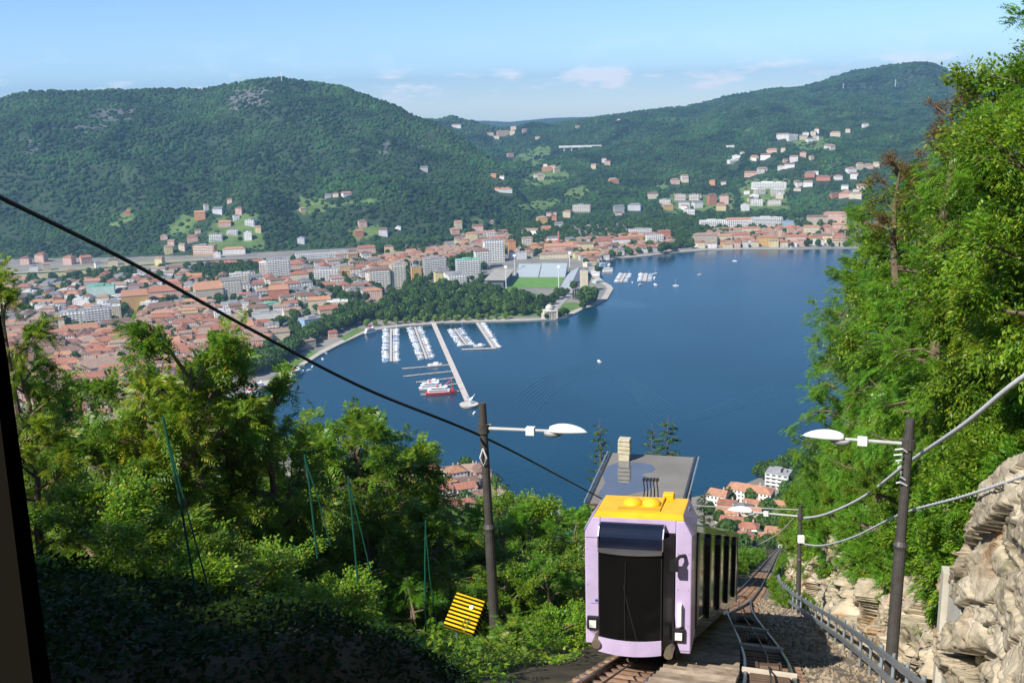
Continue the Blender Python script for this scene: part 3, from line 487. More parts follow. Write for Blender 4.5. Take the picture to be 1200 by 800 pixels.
# filled quarters, laid out on street grids of their own
taken = [(s['P'][0], s['P'][1], max(s['w'], s['d'])*.5) for s in specs]
LANDM = sh
def free(x, y, r):
    for a, b_, c in taken:
        if abs(a-x) < r+c and abs(b_-y) < r+c and math.hypot(a-x, b_-y) < (r+c)*.86: return False
    return True
def inland(x, y):
    return not bool(inpoly(np.array(x), np.array(y), WATER))
WATER = sh[:33]+[sh[0]]
WATER = sh+[]
def quarter(poly, cell, ang, hh, walls, roofs, keep=.9, style='plain', fill=.85, seed=1):
    r = random.Random(seed); W = [on(*p)[:2] for p in poly]; xs = [p[0] for p in W]; ys = [p[1] for p in W]; cx, cy = sum(xs)/len(xs), sum(ys)/len(ys); R = max(math.hypot(x-cx, y-cy) for x, y in W)
    c, s_ = math.cos(math.radians(ang)), math.sin(math.radians(ang)); n = int(R/min(cell))+1
    for i in range(-n, n+1):
        for j in range(-n, n+1):
            u = i*cell[0]+(6 if j % 3 == 0 else 0)+r.uniform(-1, 1)*cell[0]*.08; v = j*cell[1]+(i//3)*5+r.uniform(-1, 1)*cell[1]*.08; x = cx+c*u-s_*v; y = cy+s_*u+c*v; px, py = projv(np.array(x), np.array(y), np.array(1.6))
            if not inpoly(px, py, poly) or inpoly(px, py, STAD_Q) or r.random() > keep: continue
            w = cell[0]*fill*r.uniform(.75, 1.15); d = cell[1]*fill*r.uniform(.75, 1.1)
            if not free(x, y, min(w, d)*.46): continue
            taken.append((x, y, min(w, d)*.46)); h = r.uniform(*hh)
            specs.append(dict(P=np.array([x, y, 1.4]), w=w, d=d, h=h, yaw=math.radians(ang+r.choice((0, 0, 0, 90))+r.uniform(-4, 4)), wall=r.choice(walls), roof=r.choice(roofs), style=style if r.random() < .7 else 'plain', hint=None, cat=None, px=float(px), py=float(py), must=False))
OW = ['cream', 'white', 'pink', 'pale yellow', 'cream', 'white', 'pale grey', 'ochre']; ORF = ['red tiled', 'brown tiled', 'faded tiled', 'brown tiled', 'orange tiled', 'faded tiled', 'red tiled']
quarter([(5, 385), (60, 385), (75, 398), (130, 392), (170, 372), (240, 358), (300, 386), (320, 402), (240, 450), (200, 480), (60, 480), (0, 460)], (31, 15), 14, (9, 15), OW, ORF, .72, fill=.97, seed=2)
quarter([(5, 385), (60, 385), (75, 398), (130, 392), (170, 372), (240, 358), (300, 386), (320, 402), (240, 450), (200, 480), (60, 480), (0, 460)], (15, 13), 14, (8, 13), OW, ORF, .95, fill=.97, seed=22)
quarter([(0, 332), (60, 334), (150, 326), (225, 318), (240, 352), (180, 366), (60, 384), (0, 384)], (27, 20), 8, (6, 15), ['cream', 'white', 'beige', 'grey', 'pink', 'ochre'], ['brown tiled', 'faded tiled', 'grey flat', 'white flat', 'slate', 'orange tiled', 'red tiled'], .8, seed=3)
quarter([(240, 332), (300, 328), (350, 312), (440, 302), (445, 344), (420, 352), (392, 348), (345, 372), (320, 396), (270, 372), (240, 356)], (25, 19), 20, (9, 17), OW+['white', 'white'], ['red tiled', 'brown tiled', 'faded tiled', 'grey flat', 'slate'], .72, 'bands', seed=4)
quarter([(440, 306), (500, 297), (545, 290), (556, 294), (530, 306), (500, 312), (450, 318)], (19, 15), 10, (8, 12), OW, ['faded tiled', 'red tiled', 'orange tiled', 'faded tiled'], .97, fill=.95, seed=5)
quarter([(600, 297), (640, 286), (680, 284), (740, 277), (780, 276), (790, 294), (720, 300), (695, 310), (660, 305), (610, 308)], (20, 16), 16, (7, 12), OW, ['red tiled', 'orange tiled', 'faded tiled', 'brown tiled'], .85, seed=6)
quarter([(808, 283), (850, 272), (985, 270), (995, 288), (815, 291)], (18, 14), 0, (7, 13), OW+['ochre'], ['red tiled', 'orange tiled', 'faded tiled', 'orange tiled'], .8, seed=7)
quarter([(535, 284), (560, 276), (598, 276), (602, 286), (560, 300), (545, 300)], (19, 15), 8, (8, 13), OW, ORF+['grey flat'], .7, seed=8)
quarter([(60, 480), (210, 478), (270, 452), (280, 470), (250, 500), (270, 530), (60, 560)], (20, 17), 24, (8, 14), OW, ORF, .75, seed=9)
quarter([(420, 552), (470, 553), (563, 557), (600, 590), (600, 620), (430, 620)], (19, 15), 20, (7, 12), OW+['white', 'pale grey'], ORF, .9, seed=10)
quarter([(830, 600), (845, 590), (930, 590), (940, 640), (900, 650), (830, 650)], (17, 14), -20, (6, 9), ['cream', 'white', 'beige', 'pale yellow'], ['orange tiled', 'red tiled', 'faded tiled'], .5, seed=12)
# near lakeside houses at the foot of the slope, seen past the car
for a in [(842, 598, 22, 17, 'white', 'orange tiled', -32, 12, 'plain'), (879, 594, 50, 18, 'white', 'orange tiled', -28, 13, 'plain'), (912, 573, 26, 17, 'pale grey', 'grey flat', -28, 14, 'bands'), (868, 612, 22, 14, 'beige', 'slate', -28, 13, 'plain'), (884, 605, 26, 12, 'cream', 'orange tiled', -28, 11, 'plain'),
          (549, 566, 34, 13, 'beige', 'faded tiled', 14, 16, 'plain'), (505, 566, 30, 10, 'cream', 'faded tiled', 14, 14, 'plain'), (872, 632, 22, 9, 'cream', 'red tiled', -20, 11, 'plain'), (870, 650, 18, 9, 'cream', 'red tiled', -20, 11, 'plain')]:
    spec(*a[:9], flat=True, must=True); specs[-1]['yaw'] = math.radians(a[6])
# which of them show largest
def shown(s):
    P = s['P']; D = np.linalg.norm(P-CAM); px, py = proj(P+np.array([0, 0, s['h']])); s['tx'], s['ty'] = px, py
    a = (s['w']/D*FPX)*(s['h']/D*FPX+s['d']/D*FPX*.3)
    if px < -30 or px > 1230: return 0
    if py > np.interp(px, [0, 60, 160, 200, 232, 262, 290, 330, 420, 490, 540, 570, 640, 820, 860, 930, 1000], [420, 425, 440, 400, 395, 425, 445, 470, 470, 545, 620, 600, 560, 560, 660, 660, 285]): a *= .08
    return a
for s in specs: s['area'] = shown(s)*(4 if s['must'] else 1)
specs = [s for s in specs if s['area'] > 0]; specs.sort(key=lambda s: -s['area'])
NB = 285
LMK = [(628, 325, 'the stadium'), (378, 300, 'the railway station'), (348, 437, 'the white ferry'), (600, 290, 'the hospital tower'), (684, 335, 'the pale slab'), (120, 345, 'the green-netted hall'), (468, 325, 'the yellow tower'), (660, 270, 'the brick chimney'), (320, 350, 'the green-roofed hall'), (897, 265, 'the blue-white block'),
       (835, 280, 'the far shore'), (960, 280, "the far shore's end"), (74, 388, 'the church tower'), (150, 250, 'the left-hill wood'), (250, 270, 'the left-hill villas'), (50, 305, 'the railway bank'), (400, 230, 'the hill meadow'), (440, 272, 'the wooded foothill'), (540, 270, 'the upper clearing'), (690, 177, 'the viaduct'), (640, 200, 'the terraced slope'),
       (590, 158, 'the ridge village'), (800, 240, 'the hillside blocks'), (900, 230, 'the hillside hospital'), (930, 165, 'the highest village'), (995, 205, 'the rightmost village'), (890, 190, 'the scattered farms'), (740, 285, 'the wooded point'), (885, 590, "the slope's foot"), (540, 560, 'the near shore'), (160, 390, 'the old-town centre'), (260, 390, 'the old-town edge'), (330, 400, 'the cypress garden'), (430, 345, 'the lakeside park'), (510, 300, 'the red-roofed quarter'), (60, 420, 'the window post')]
def size_word(s): return 'tower' if s['h'] > 1.25*max(s['w'], s['d']) else 'long' if s['w'] > 2.3*s['h'] and s['w'] > 24 else 'tall' if s['h'] > 19 else 'low' if s['h'] < 7 else 'small' if s['w'] < 12 else 'broad' if s['w'] > 22 else 'plain'
def ordinal(k): return ['leftmost', 'second', 'third', 'fourth', 'fifth', 'sixth', 'seventh', 'eighth', 'ninth', 'tenth', 'eleventh', 'twelfth'][k] if k < 12 else '%dth' % (k+1)
def name_labels(items, base_key='base', pos='tx'):
    """gives every item its own label: its look and place, and an order from the left where several agree"""
    byb = {}
    for s in items: byb.setdefault(s[base_key], []).append(s)
    for bse, L_ in byb.items():
        if len(L_) == 1: L_[0]['label'] = bse; continue
        L_.sort(key=lambda s: s[pos])
        for k, s in enumerate(L_): s['label'] = bse+', '+ordinal(k)+('' if k == 0 else ' from left')
ind, rest = specs[:NB], specs[NB:]
for s in ind:
    lm = min(LMK, key=lambda l: math.hypot((l[0]-s['tx']), 1.6*(l[1]-s['ty']))); s['lm'] = lm[2]; dx, dy = s['tx']-lm[0], (s['ty']-lm[1])*1.6
    rel = 'beside' if abs(dx)+abs(dy) < 9 else ('left of' if dx < 0 else 'right of') if abs(dx) > abs(dy) else ('above' if dy < 0 else 'below')
    fl = max(1, round(s['h']/3.1)); s['fl'] = fl; nm = ['one', 'two', 'three', 'four', 'five', 'six', 'seven', 'eight', 'nine', 'ten'][min(fl, 10)-1]
    kind = 'tower block' if s['h'] > 22 else 'apartment block' if s['h'] > 14 and s['roof'].endswith('flat') else 'house'
    s['cat'] = 'apartment block' if kind != 'house' else 'house'
    rw = s['roof'].replace(' flat', ' flat roof').replace(' tiled', ' tiled roof').replace('slate', 'slate roof')
    s['base'] = '%s %s, %s, %s %s' % (s['wall'], kind, rw, rel, s['lm'])
name_labels(ind)
def building(s):
    kind = {'house': 'house', 'apartment block': 'apartment_block'}[s['cat']]
    r = empty(kind, tuple(s['P']), s['yaw'], s['label'], s['cat'], 'houses and blocks of the lakeside town' if s['must'] is False else 'houses and blocks by the lake and on the hills')
    w, d, h, fl = s['w'], s['d'], s['h'], s['fl']
    wall_mb(w, d, h).build('wall', WM[s['wall']], r); ro = roof_mb(w, d, h, s['roof']).build('roof', RM[s['roof']], r)
    if s['style'] != 'none': tag(win_mb(w, d, h, fl, s['style']).build('windows', WIN, r), kind='stuff')
    if s['style'] == 'bands' and fl > 2: bal_mb(w, d, h, fl).build('balconies', BAL, r)['kind'] = 'stuff'
    if not s['roof'].endswith('flat') and w > 8:
        b = MB(); b.box(w*.18, w*.18+.9, d*.12, d*.12+.7, h+.3, h+min(w, d)*.24+1.3); b.build('chimney', CH, ro)
    return r
for s in ind: building(s)
# the rest of the roofs of the town, past the first few hundred, in one mass
big = MB(); mats_ = list(WM.values())+list(RM.values())+[WIN]; mi = {m.name: i for i, m in enumerate(mats_)}
for s in rest:
    c, sn = math.cos(s['yaw']), math.sin(s['yaw']); P = s['P']
    def put(b, m):
        big.add([(P[0]+c*x-sn*y, P[1]+sn*x+c*y, P[2]+z) for x, y, z in b.v], b.f, mi[m.name])
    fl = max(1, round(s['h']/3.1)); put(wall_mb(s['w'], s['d'], s['h']), WM[s['wall']]); put(roof_mb(s['w'], s['d'], s['h'], s['roof']), RM[s['roof']]); put(win_mb(s['w'], s['d'], s['h'], fl, s['style']), WIN)
if rest: tag(big.build('town_houses', mats_), 'further small houses filling the town between the larger ones', kind='stuff')
print('buildings', len(ind), len(rest))

# ------------------------------------------------------------------ landmarks
CONC = mat('concrete_far', (.42, .42, .40), .85, scale=.2); SEAT = mat('stand_seats', (.36, .41, .44), .7, scale=.5, var=.08); DARKST = mat('stand_dark', (.10, .12, .15), .8)  # dark blue-grey of the main stand and the dark block
def frame(px, py, px2, py2, z=1.6):   # local frame from two picture points on the ground: x along, y away
    A = on(px, py, z); B_ = on(px2, py2, z); u = (B_-A); Lx = np.linalg.norm(u[:2]); u = u/Lx; v = np.array([-u[1], u[0], 0]); return A, u, v, Lx
# stadium
A, u, v, Lx = frame(596, 337, 653, 337); ang = math.atan2(u[1], u[0])
st = empty('stadium', tuple(A), ang, 'football stadium with grass pitch and three pale stands by the lake', 'stadium')
P4 = on(602, 320, 1.6); Ly = 92.0
b = MB(); b.box(-4, Lx+2, -2, Ly, 0, .3); b.build('pitch', mat('pitch_grass', (.09, .22, .03), .9, scale=.08, col2=(.13, .27, .045)), st)
def stand(name, x0, x1, y0, y1, hz, face, m, rows=12):
    b = MB()
    for k in range(rows):
        f0, f1 = k/rows, (k+1)/rows; z = .6+hz*f1
        if face == 'y-': b.box(x0, x1, y0+(y1-y0)*f0, y0+(y1-y0)*f1, .004*k, z)
        if face == 'x-': b.box(x0+(x1-x0)*f0, x0+(x1-x0)*f1, y0, y1, .004*k, z)
        if face == 'x+': b.box(x1-(x1-x0)*f1, x1-(x1-x0)*f0, y0, y1, .004*k, z)
    return b.build(name, m, st)
stand('far_stand', -2, Lx*.47, Ly+3, Ly+50, 15, 'y-', SEAT); stand('far_stand', Lx*.49, Lx+4, Ly+3, Ly+50, 16, 'y-', SEAT); stand('side_stand', Lx+6, Lx+24, -10, Ly+46, 9, 'x-', SEAT)
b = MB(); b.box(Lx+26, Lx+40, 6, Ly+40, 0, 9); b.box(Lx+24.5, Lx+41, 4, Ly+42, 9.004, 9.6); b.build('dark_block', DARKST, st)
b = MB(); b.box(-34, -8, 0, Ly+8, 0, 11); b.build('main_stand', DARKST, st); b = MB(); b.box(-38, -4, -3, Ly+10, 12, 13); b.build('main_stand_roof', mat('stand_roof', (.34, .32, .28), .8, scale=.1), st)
for x, y in ((-3, -6), (Lx+3, -6), (-6, Ly+22), (Lx+8, Ly+48)):
    b = MB(); b.tube([(x, y, 0), (x, y, 34)], [.7, .4], 6); b.box(x-2.4, x+2.4, y-.4, y+.4, 32, 36); b.build('floodlight', mat('mast_white', (.7, .72, .74), .5), st)
# brick chimney
P = on(655, 290); r = empty('brick_chimney', tuple(P), 0, 'tall red brick factory chimney above the red roofs', 'chimney'); b = MB(); b.lathe([(2.6, 0), (1.9, 30), (2.3, 30.2), (2.3, 32), (1.4, 32.2)], 12); b.build('shaft', mat('brick_far', (.42, .16, .11), .9), r)
# domed lakeside temple
P = on(644, 372); r = empty('domed_temple', tuple(P), .15, 'domed neoclassical temple standing on the lakeside point', 'temple'); r.scale = (.74, .74, .8); STN = mat('temple_stone', (.55, .50, .42), .85, scale=.3)
b = MB(); b.box(-11, 11, -9, 9, 0, 12); b.box(-11.6, 11.6, -9.6, 9.6, 12.004, 13.2); b.box(-15, -11.004, -4, 6, 0, 8); b.box(9, 13.5, -10, -5, 0, 15); b.build('wall', STN, r)
b = MB(); b.lathe([(7, 13.2), (7, 16.5), (7.4, 16.6), (6.6, 19), (4.6, 21.2), (2, 22.4), (.5, 22.8), (.5, 24.3), (.1, 24.6)], 24); b.build('dome', mat('dome_lead', (.50, .48, .42), .7), r, smooth=False)
b = MB()
for k in range(6): b.lathe([(.7, 0), (.55, 11), (.8, 11.6)], 8, c=(-7.5+k*3, -10.4, 0))
b.box(-9, 9, -11.6, -9.61, 11.7, 12.9); b.build('colonnade', STN, r)
# viaduct across the far hillside
a_ = ground_hit(655, 181); c_ = ground_hit(720, 180); 
ctr = (a_+c_)/2; Rv = max(dist(a_), dist(c_)); A = np.array([Rv*math.sin(azr(655, 176)[0]), Rv*math.cos(azr(655, 176)[0]), 0]); B_ = np.array([Rv*math.sin(azr(722, 174)[0]), Rv*math.cos(azr(722, 174)[0]), 0]); zt = 280+azr(690, 173)[1]*Rv+7
A[2] = B_[2] = zt; u = (B_-A)/np.linalg.norm(B_-A); r = empty('viaduct', tuple(A), math.atan2(u[1], u[0]), 'long white motorway viaduct on piers across the hillside', 'bridge'); Lv = np.linalg.norm(B_-A); VC = mat('viaduct_concrete', (.62, .62, .60), .8, scale=.05)
b = MB(); b.box(0, Lv, -7, 7, -5, 0); b.box(0, Lv, -7.4, -7.004, -5.2, 2.4); b.build('deck', VC, r)
for k in range(7):
    b = MB(); x = Lv*(k+.7)/7.6; b.box(x-1.8, x+1.8, -4, 4, -42, -5.004); b.build('pier', VC, r)
P = ground_hit(851, 173); r = tag(MB().box(-38, 26, -4, 4, -3, 7).build('white_gallery', VC), 'long thin white road gallery on the right hillside', 'gallery'); r.location = tuple(P)
for (px, py, hh, lb) in ((330, 92, 30, 'thin radio mast on the top of the left hill'), (1049, 100, 40, 'lattice mast on the right mountain, the taller one'), (988, 103, 34, 'lattice mast on the right mountain, the lower one')):
    P = ground_hit(px, py+3)
    if P is None: continue
    b = MB(); b.tube([(0, 0, -4), (0, 0, hh)], [1.6, .5], 5); b.box(-3, 3, -.6, .6, hh*.7, hh*.74); o = b.build('radio_mast', MATS['mast_white']); o.location = tuple(P); tag(o, lb, 'mast')
# green mesh-wrapped hall keeps its scaffold, a flag at the station etc. are too small to tell

# ------------------------------------------------------------------ piers and boats
WOODP = mat('pier_wood', (.33, .27, .21), .85, scale=.5); PCON = mat('pier_concrete', (.50, .46, .42), .85, scale=.3); HULL = mat('hull_white', (.80, .81, .82), .35, scale=1, var=.03); DECK = mat('boat_deck', (.55, .50, .42), .6); CANVAS = mat('boat_canvas', (.10, .22, .42), .7, rnd=.5); SCR = mat('boat_screen', (.04, .06, .08), .2); REDP = mat('boat_red', (.65, .05, .04), .45)
def pier(name, p, q, w, h, m, label, cat='pier', posts=True):
    A, B_ = on(*p, h), on(*q, h); u = B_-A; L_ = np.linalg.norm(u[:2]); r = empty(name, (A[0], A[1], 0), math.atan2(u[1], u[0]), label, cat)
    b = MB(); b.box(0, L_, -w/2, w/2, h-.5, h); b.build('deck', m, r)
    if posts:
        b = MB()
        for k in range(int(L_/8)+1):
            for sg in (-1, 1): b.tube([(k*8+.5, sg*(w/2+.22), -2), (k*8+.5, sg*(w/2+.22), h+1.2)], .16, 5)
        tag(b.build('posts', WOODP, r), kind='stuff')
    return A, u/L_, L_
bo = MB()
def hull(b, L_, B_, H_, m=0):
    prof = [(-.5, .82, 0), (-.25, 1, 0), (.1, 1, 0), (.32, .72, .1), (.5, .02, .28)]; top = []; bot = []
    for t, w, e in prof:
        top += [(t*L_, -w*B_/2, H_+e*H_), (t*L_, w*B_/2, H_+e*H_)]; bot += [(t*L_*.94, -w*B_*.36, -.25), (t*L_*.94, w*B_*.36, -.25)]
    n = len(top); fs = []
    for i in range(0, n-2, 2):
        fs += [(i, i+2, n+i+2, n+i), (i+1, n+i+1, n+i+3, i+3), (i, i+1, i+3, i+2)]
    fs += [(0, n, n+1, 1)]; b.add(top+bot, fs, m)
b = MB(); hull(b, 8, 2.7, .95); b.box(-.9, 1.9, -.8, .8, .95, 1.75); b.box(-.6, 1.3, -.7, .7, 1.754, 1.95, 0); b.box(1.3, 1.95, -.82, .82, 1.1, 1.6, 1); b.box(-3.4, -1.2, -1.0, 1.0, .96, 1.25, 2); mb1 = b.mesh('motorboat', [HULL, SCR, DECK])
b = MB(); hull(b, 7.2, 2.4, .9); b.box(-3.2, 1.2, -1.05, 1.05, .95, 1.5, 3); b.box(1.2, 1.9, -.9, .9, .95, 1.3, 1); mb2 = b.mesh('covered_motorboat', [HULL, SCR, DECK, CANVAS])
b = MB(); hull(b, 8.6, 2.6, .9); b.box(-1.6, 1.8, -.7, .7, .92, 1.4); b.tube([(.6, 0, .9), (.6, 0, 10.5)], .07, 5, 0); b.tube([(.6, 0, 1.9), (-3, 0, 1.9)], .12, 5, 3); mb3 = b.mesh('sailing_boat', [HULL, SCR, DECK, CANVAS])
BK = {'motorboat': (mb1, 'white open motorboat'), 'covered_motorboat': (mb2, 'white motorboat, canvas-covered,'), 'sailing_boat': (mb3, 'white sailing boat')}
boats = []
def boat(P, rz, kind, base, group, s=1):
    o = link(kind, BK[kind][0]); o.location = (P[0], P[1], 0); o.rotation_euler = (0, 0, rz); o.scale = (s, s, s); o['category'] = 'boat'; o['group'] = group; px, py = proj(P); boats.append(dict(o=o, base=BK[kind][1]+' '+base, d=dist(P), px=px)); return o
def mooring(p, q, w, n, where, sides=(-1, 1), s=1.0, seed=0, pl_=None):
    A, u, L_ = pier('pontoon', p, q, w, 1.0, PCON, 'pale pontoon '+where+', boats moored along it')
    v = np.array([-u[1], u[0], 0]); r = random.Random(seed); ang = math.atan2(u[1], u[0])
    for sg in sides:
        for k in range(n):
            kd = r.choices(['motorboat', 'covered_motorboat', 'sailing_boat'], [5, 3, 1.3])[0]; sc = s*r.uniform(.85, 1.12)
            P = A+u*((k+.6)/n*L_)+v*sg*(w/2+4.5*sc+.4+r.uniform(0, .5)); boat(P, ang+sg*math.pi/2+(math.pi if r.random() < .15 else 0)+r.uniform(-.05, .05), kd, 'on the %s of the pontoon %s' % ('left' if (sg*v[0] < 0) else 'right', where), 'boats moored '+where, sc)
mooring((458, 385), (458, 423), 2.6, 34, 'farthest left', seed=1); mooring((486, 383), (500, 420), 2.6, 32, 'second from left', seed=2); mooring((533, 385), (547, 404), 2.6, 17, 'beside the corner pier', seed=3)
mooring((559, 378), (578, 407), 3.6, 24, 'of the corner pier', sides=(1,), seed=4); pier('pier', (541, 409), (581, 407.6), 3.4, 1.05, PCON, 'short end arm of the corner pier', posts=False)
boat(on(562, 406, 0), .1, 'motorboat', 'along the end arm of the corner pier', 'boats moored of the corner pier', 1.9)
mooring((727, 330), (733, 320), 5, 10, 'nearest the club', seed=5, s=.95); mooring((755, 329), (757, 320), 6, 8, 'outside the club', seed=6, s=.95)
# breakwater with its statue
A, u, L_ = pier('breakwater', (508, 378.5), (548, 469), 6, 1.6, PCON, 'long straight stone breakwater running out to a round end', posts=False)
P = on(549.5, 473, 1.6); r = empty('round_platform', (P[0], P[1], 0), 0, 'round stone platform at the end of the breakwater', 'platform'); b = MB(); b.lathe([(8.5, -2), (8.5, 1.3), (9.2, 1.304), (9.2, 1.7), (.1, 1.72)], 24); b.build('platform', PCON, r)
r = empty('sculpture', (P[0]+1.5, P[1], 1.72), 0, 'pale blue angular metal sculpture on the round breakwater end', 'sculpture'); SC = mat('sculpture_metal', (.55, .70, .75), .35, metal=.5)
for pts in ([(0, 0, 0), (-1.5, 0, 5), (-3.2, 0, 8)], [(0, 0, 0), (2, .5, 6), (4.5, .5, 9.5)], [(-1, 0, 3.5), (2.2, .3, 5.8)]):
    b = MB(); b.tube(pts, [.9, .7, .45][:len(pts)], 4); b.build('blade', SC, r)
for k, (p, q) in enumerate((((471, 431.5), (526, 427)), ((473, 440.5), (530, 434.5)), ((488, 447.5), (533, 442)), ((497, 455), (536, 449)), ((493, 462), (538, 457.5)))):
    pier('jetty', p, q, 1.8, .9, PCON, '%s white mooring jetty reaching left from the breakwater, counted from the shore' % ordinal(k).replace('leftmost', 'first'))
boat(on(510, 428.5, 0), .2, 'motorboat', 'on the first jetty left of the breakwater', 'yachts by the breakwater', 2.1); boat(on(508, 447, 0), .1, 'motorboat', 'on the third jetty left of the breakwater', 'yachts by the breakwater', 1.6)
def ship(px, py, rz, L_, Bm, label, cat, red=False, name='passenger_ferry'):
    P = on(px, py, 0); r = empty(name, (P[0], P[1], 0), rz, label, cat); b = MB(); hull(b, L_, Bm, 2.2); b.build('hull', HULL if not red else REDP, r)
    b = MB(); b.box(-.42*L_, .26*L_, -.42*Bm, .42*Bm, 2.2, 4.6); b.box(-.36*L_, .12*L_, -.4*Bm, .4*Bm, 4.8, 6.6); b.build('cabin', HULL, r)
    b = MB(); b.box(-.44*L_, .28*L_, -.46*Bm, .46*Bm, 4.6, 4.796); b.box(-.38*L_, .16*L_, -.44*Bm, .44*Bm, 6.6, 6.8, 0); b.build('deck_roof', HULL, r)
    b = MB(); b.box(-.38*L_, .2*L_, -.425*Bm, .425*Bm, 3.0, 3.9); b.box(-.3*L_, .1*L_, -.405*Bm, .405*Bm, 5.2, 6.1); b.build('windows', SCR, r, kind='stuff')
    b = MB(); b.box(.12*L_, .2*L_, -.25*Bm, .25*Bm, 6.8, 8.4); b.build('wheelhouse', HULL, r); b = MB(); b.lathe([(.9, 6.8), (.8, 9.4)], 10, c=(-.12*L_, 0, 0)); b.build('funnel', REDP, r); return r
ship(347, 440, 1.15, 30, 7.5, 'white two-deck passenger ferry moored at the town quay', 'ferry'); ship(508, 455.5, .1, 30, 6.5, 'long white lake steamer lying on the fourth breakwater jetty', 'ship'); 
r = ship(517, 461, .12, 32, 6, 'white and red ship nearest the breakwater end, a red crane on deck', 'ship', True, 'work_ship'); 
b = MB(); b.tube([(11, 0, 2), (11, 0, 15)], .5, 6); b.tube([(11, 0, 14), (4, 0, 9)], .35, 6); b.box(9.6, 12.4, -1.2, 1.2, 2.2, 5); b.build('crane', REDP, r)
ship(435, 390, .75, 20, 4.5, 'slender white launch moored by the curving quay', 'boat', name='launch')
ship(303, 456, .5, 22, 7, 'red-roofed floating landing stage at the left quay', 'landing stage', True, 'landing_stage'); ship(298, 466, .5, 16, 5, 'white launch below the red landing stage', 'boat', name='launch')
for k, (px, py, s_, kd, lb) in enumerate(((702, 424, 1.1, 'motorboat', 'speeding alone in the middle of the open lake'), (714, 311, 1.6, 'motorboat', 'just off the yacht club quay'), (768, 334, 1.2, 'motorboat', 'at anchor right of the yacht club moorings'), (792, 335, 1.1, 'sailing_boat', 'anchored alone right of the yacht club'), (750, 334, 1.2, 'motorboat', 'just below the yacht club moorings'), (741, 331, .9, 'motorboat', 'between the two yacht club pontoons'), (861, 306, 1.0, 'sailing_boat', 'out on the water before the far shore'), (820, 322, .9, 'sailing_boat', 'far out right of the yacht club'), (556, 484, .8, 'motorboat', 'beside the round end of the breakwater'),
    (378, 421, .8, 'motorboat', 'on a buoy off the promenade, upper'), (381, 414, .8, 'covered_motorboat', 'on a buoy off the promenade corner'), (362, 434, .8, 'motorboat', 'on a buoy right of the white ferry'), (366, 430, .8, 'sailing_boat', 'on a buoy right of the ferry pier'), (336, 451, .8, 'sailing_boat', 'on a buoy below the white ferry'), (768, 321, 1.2, 'sailing_boat', 'moored at the right edge of the yacht club'), (767, 326, 1.3, 'motorboat', 'moored at the right edge of the yacht club'))):
    o = boat(on(px, py, 0), .3+k*.9 if k else 1.9, kd, lb, 'boats lying singly on the lake', s_)
    if k == 0: lone = o
byb = {}
for q in boats: byb.setdefault(q['base'], []).append(q)
for bse, L_ in byb.items():
    L_.sort(key=lambda q: -q['d'])
    for k, q in enumerate(L_): q['o']['label'] = bse if len(L_) == 1 else bse+', '+('first' if k == 0 else ordinal(k))+' from shore'
# yacht club huts on piers
for k, (px, py, w, d, h) in enumerate(((697, 322, 15, 11, 4), (712, 317, 16, 7, 3.5), (706, 312, 10, 6, 5), (700, 331, 14, 10, 3.5), (688, 312, 12, 10, 6))):
    P = on(px, py, 1.4); r = empty('club_house', tuple(P), .2*k, ['white domed', 'low white', 'blue glazed', 'pale blue', 'cream'][k]+' yacht club building on the point by the moorings', 'club house')
    b = MB(); b.box(-w/2, w/2, -d/2, d/2, -2, h); b.build('wall', WM[['white', 'white', 'blue', 'mint', 'cream'][k]], r); b = MB(); b.box(-w/2-.6, w/2+.6, -d/2-.6, d/2+.6, h+.004, h+.5); b.box(-w*.3, w*.2, -d*.3, d*.3, h+.5, h+1.5); b.build('roof', RM['white flat'], r)
# ------------------------------------------------------------------ town trees, then the woods
BARK = mat('bark_far', (.10, .075, .05), .95)
def leafy_crown(seed, n=620, m=None, narrow=False):
    r = np.random.default_rng(seed); c = r.normal(size=(7, 3)); c /= np.linalg.norm(c, axis=1)[:, None]
    d = r.normal(size=(n, 3)); d /= np.linalg.norm(d, axis=1)[:, None]; k = .66+.42*np.maximum(0, (d@c.T).max(1)-.4)/.6; k = k*(1-.35*r.random(n)**2)
    P = d*k[:, None]; P[:, 2] = P[:, 2]*(1.0 if not narrow else 3.2)+(1.25 if not narrow else 3.4)
    if narrow: P[:, :2] *= (.35+.65*np.clip(1-(P[:, 2]/6.6), 0, 1))[:, None]
    a = r.normal(size=(n, 3)); nn = d+.7*a; nn /= np.linalg.norm(nn, axis=1)[:, None]; t = np.cross(nn, r.normal(size=(n, 3))); t /= np.linalg.norm(t, axis=1)[:, None]; s = np.cross(nn, t); q = (.13+.10*r.random(n))[:, None]
    V = np.stack([P-t*q, P-s*q*.8, P+t*q, P+s*q*.8], 1).reshape(-1, 3); return np_mesh('crown', V, np.arange(4*n).reshape(-1, 4), m)
TL = [leaf_mat('leaf_far_dark', (.022, .062, .012), (.085, .155, .026), tr=.2, rnd=.3, gloss=.1), leaf_mat('leaf_far_lime', (.10, .19, .02), (.19, .28, .04), tr=.25, gloss=.1), leaf_mat('leaf_far_cypress', (.012, .032, .012), (.03, .06, .02), tr=.1, gloss=.1)]
CR = [leafy_crown(60+i, 620, TL[0]) for i in range(5)]; CL = [leafy_crown(70+i, 420, TL[1]) for i in range(2)]; CC = [leafy_crown(80, 420, TL[2], True)]
b = MB(); b.tube([(0, 0, -.3), (0.03, 0, .5), (.0, .02, 1.1)], [.06, .045, .03], 6)
for k in range(4): b.tube([(0, 0, .55+.1*k), (.35*math.cos(k*1.7), .35*math.sin(k*1.7), 1.1+.08*k)], [.03, .012], 5)
TRK = b.mesh('trunk', BARK)
trees = []
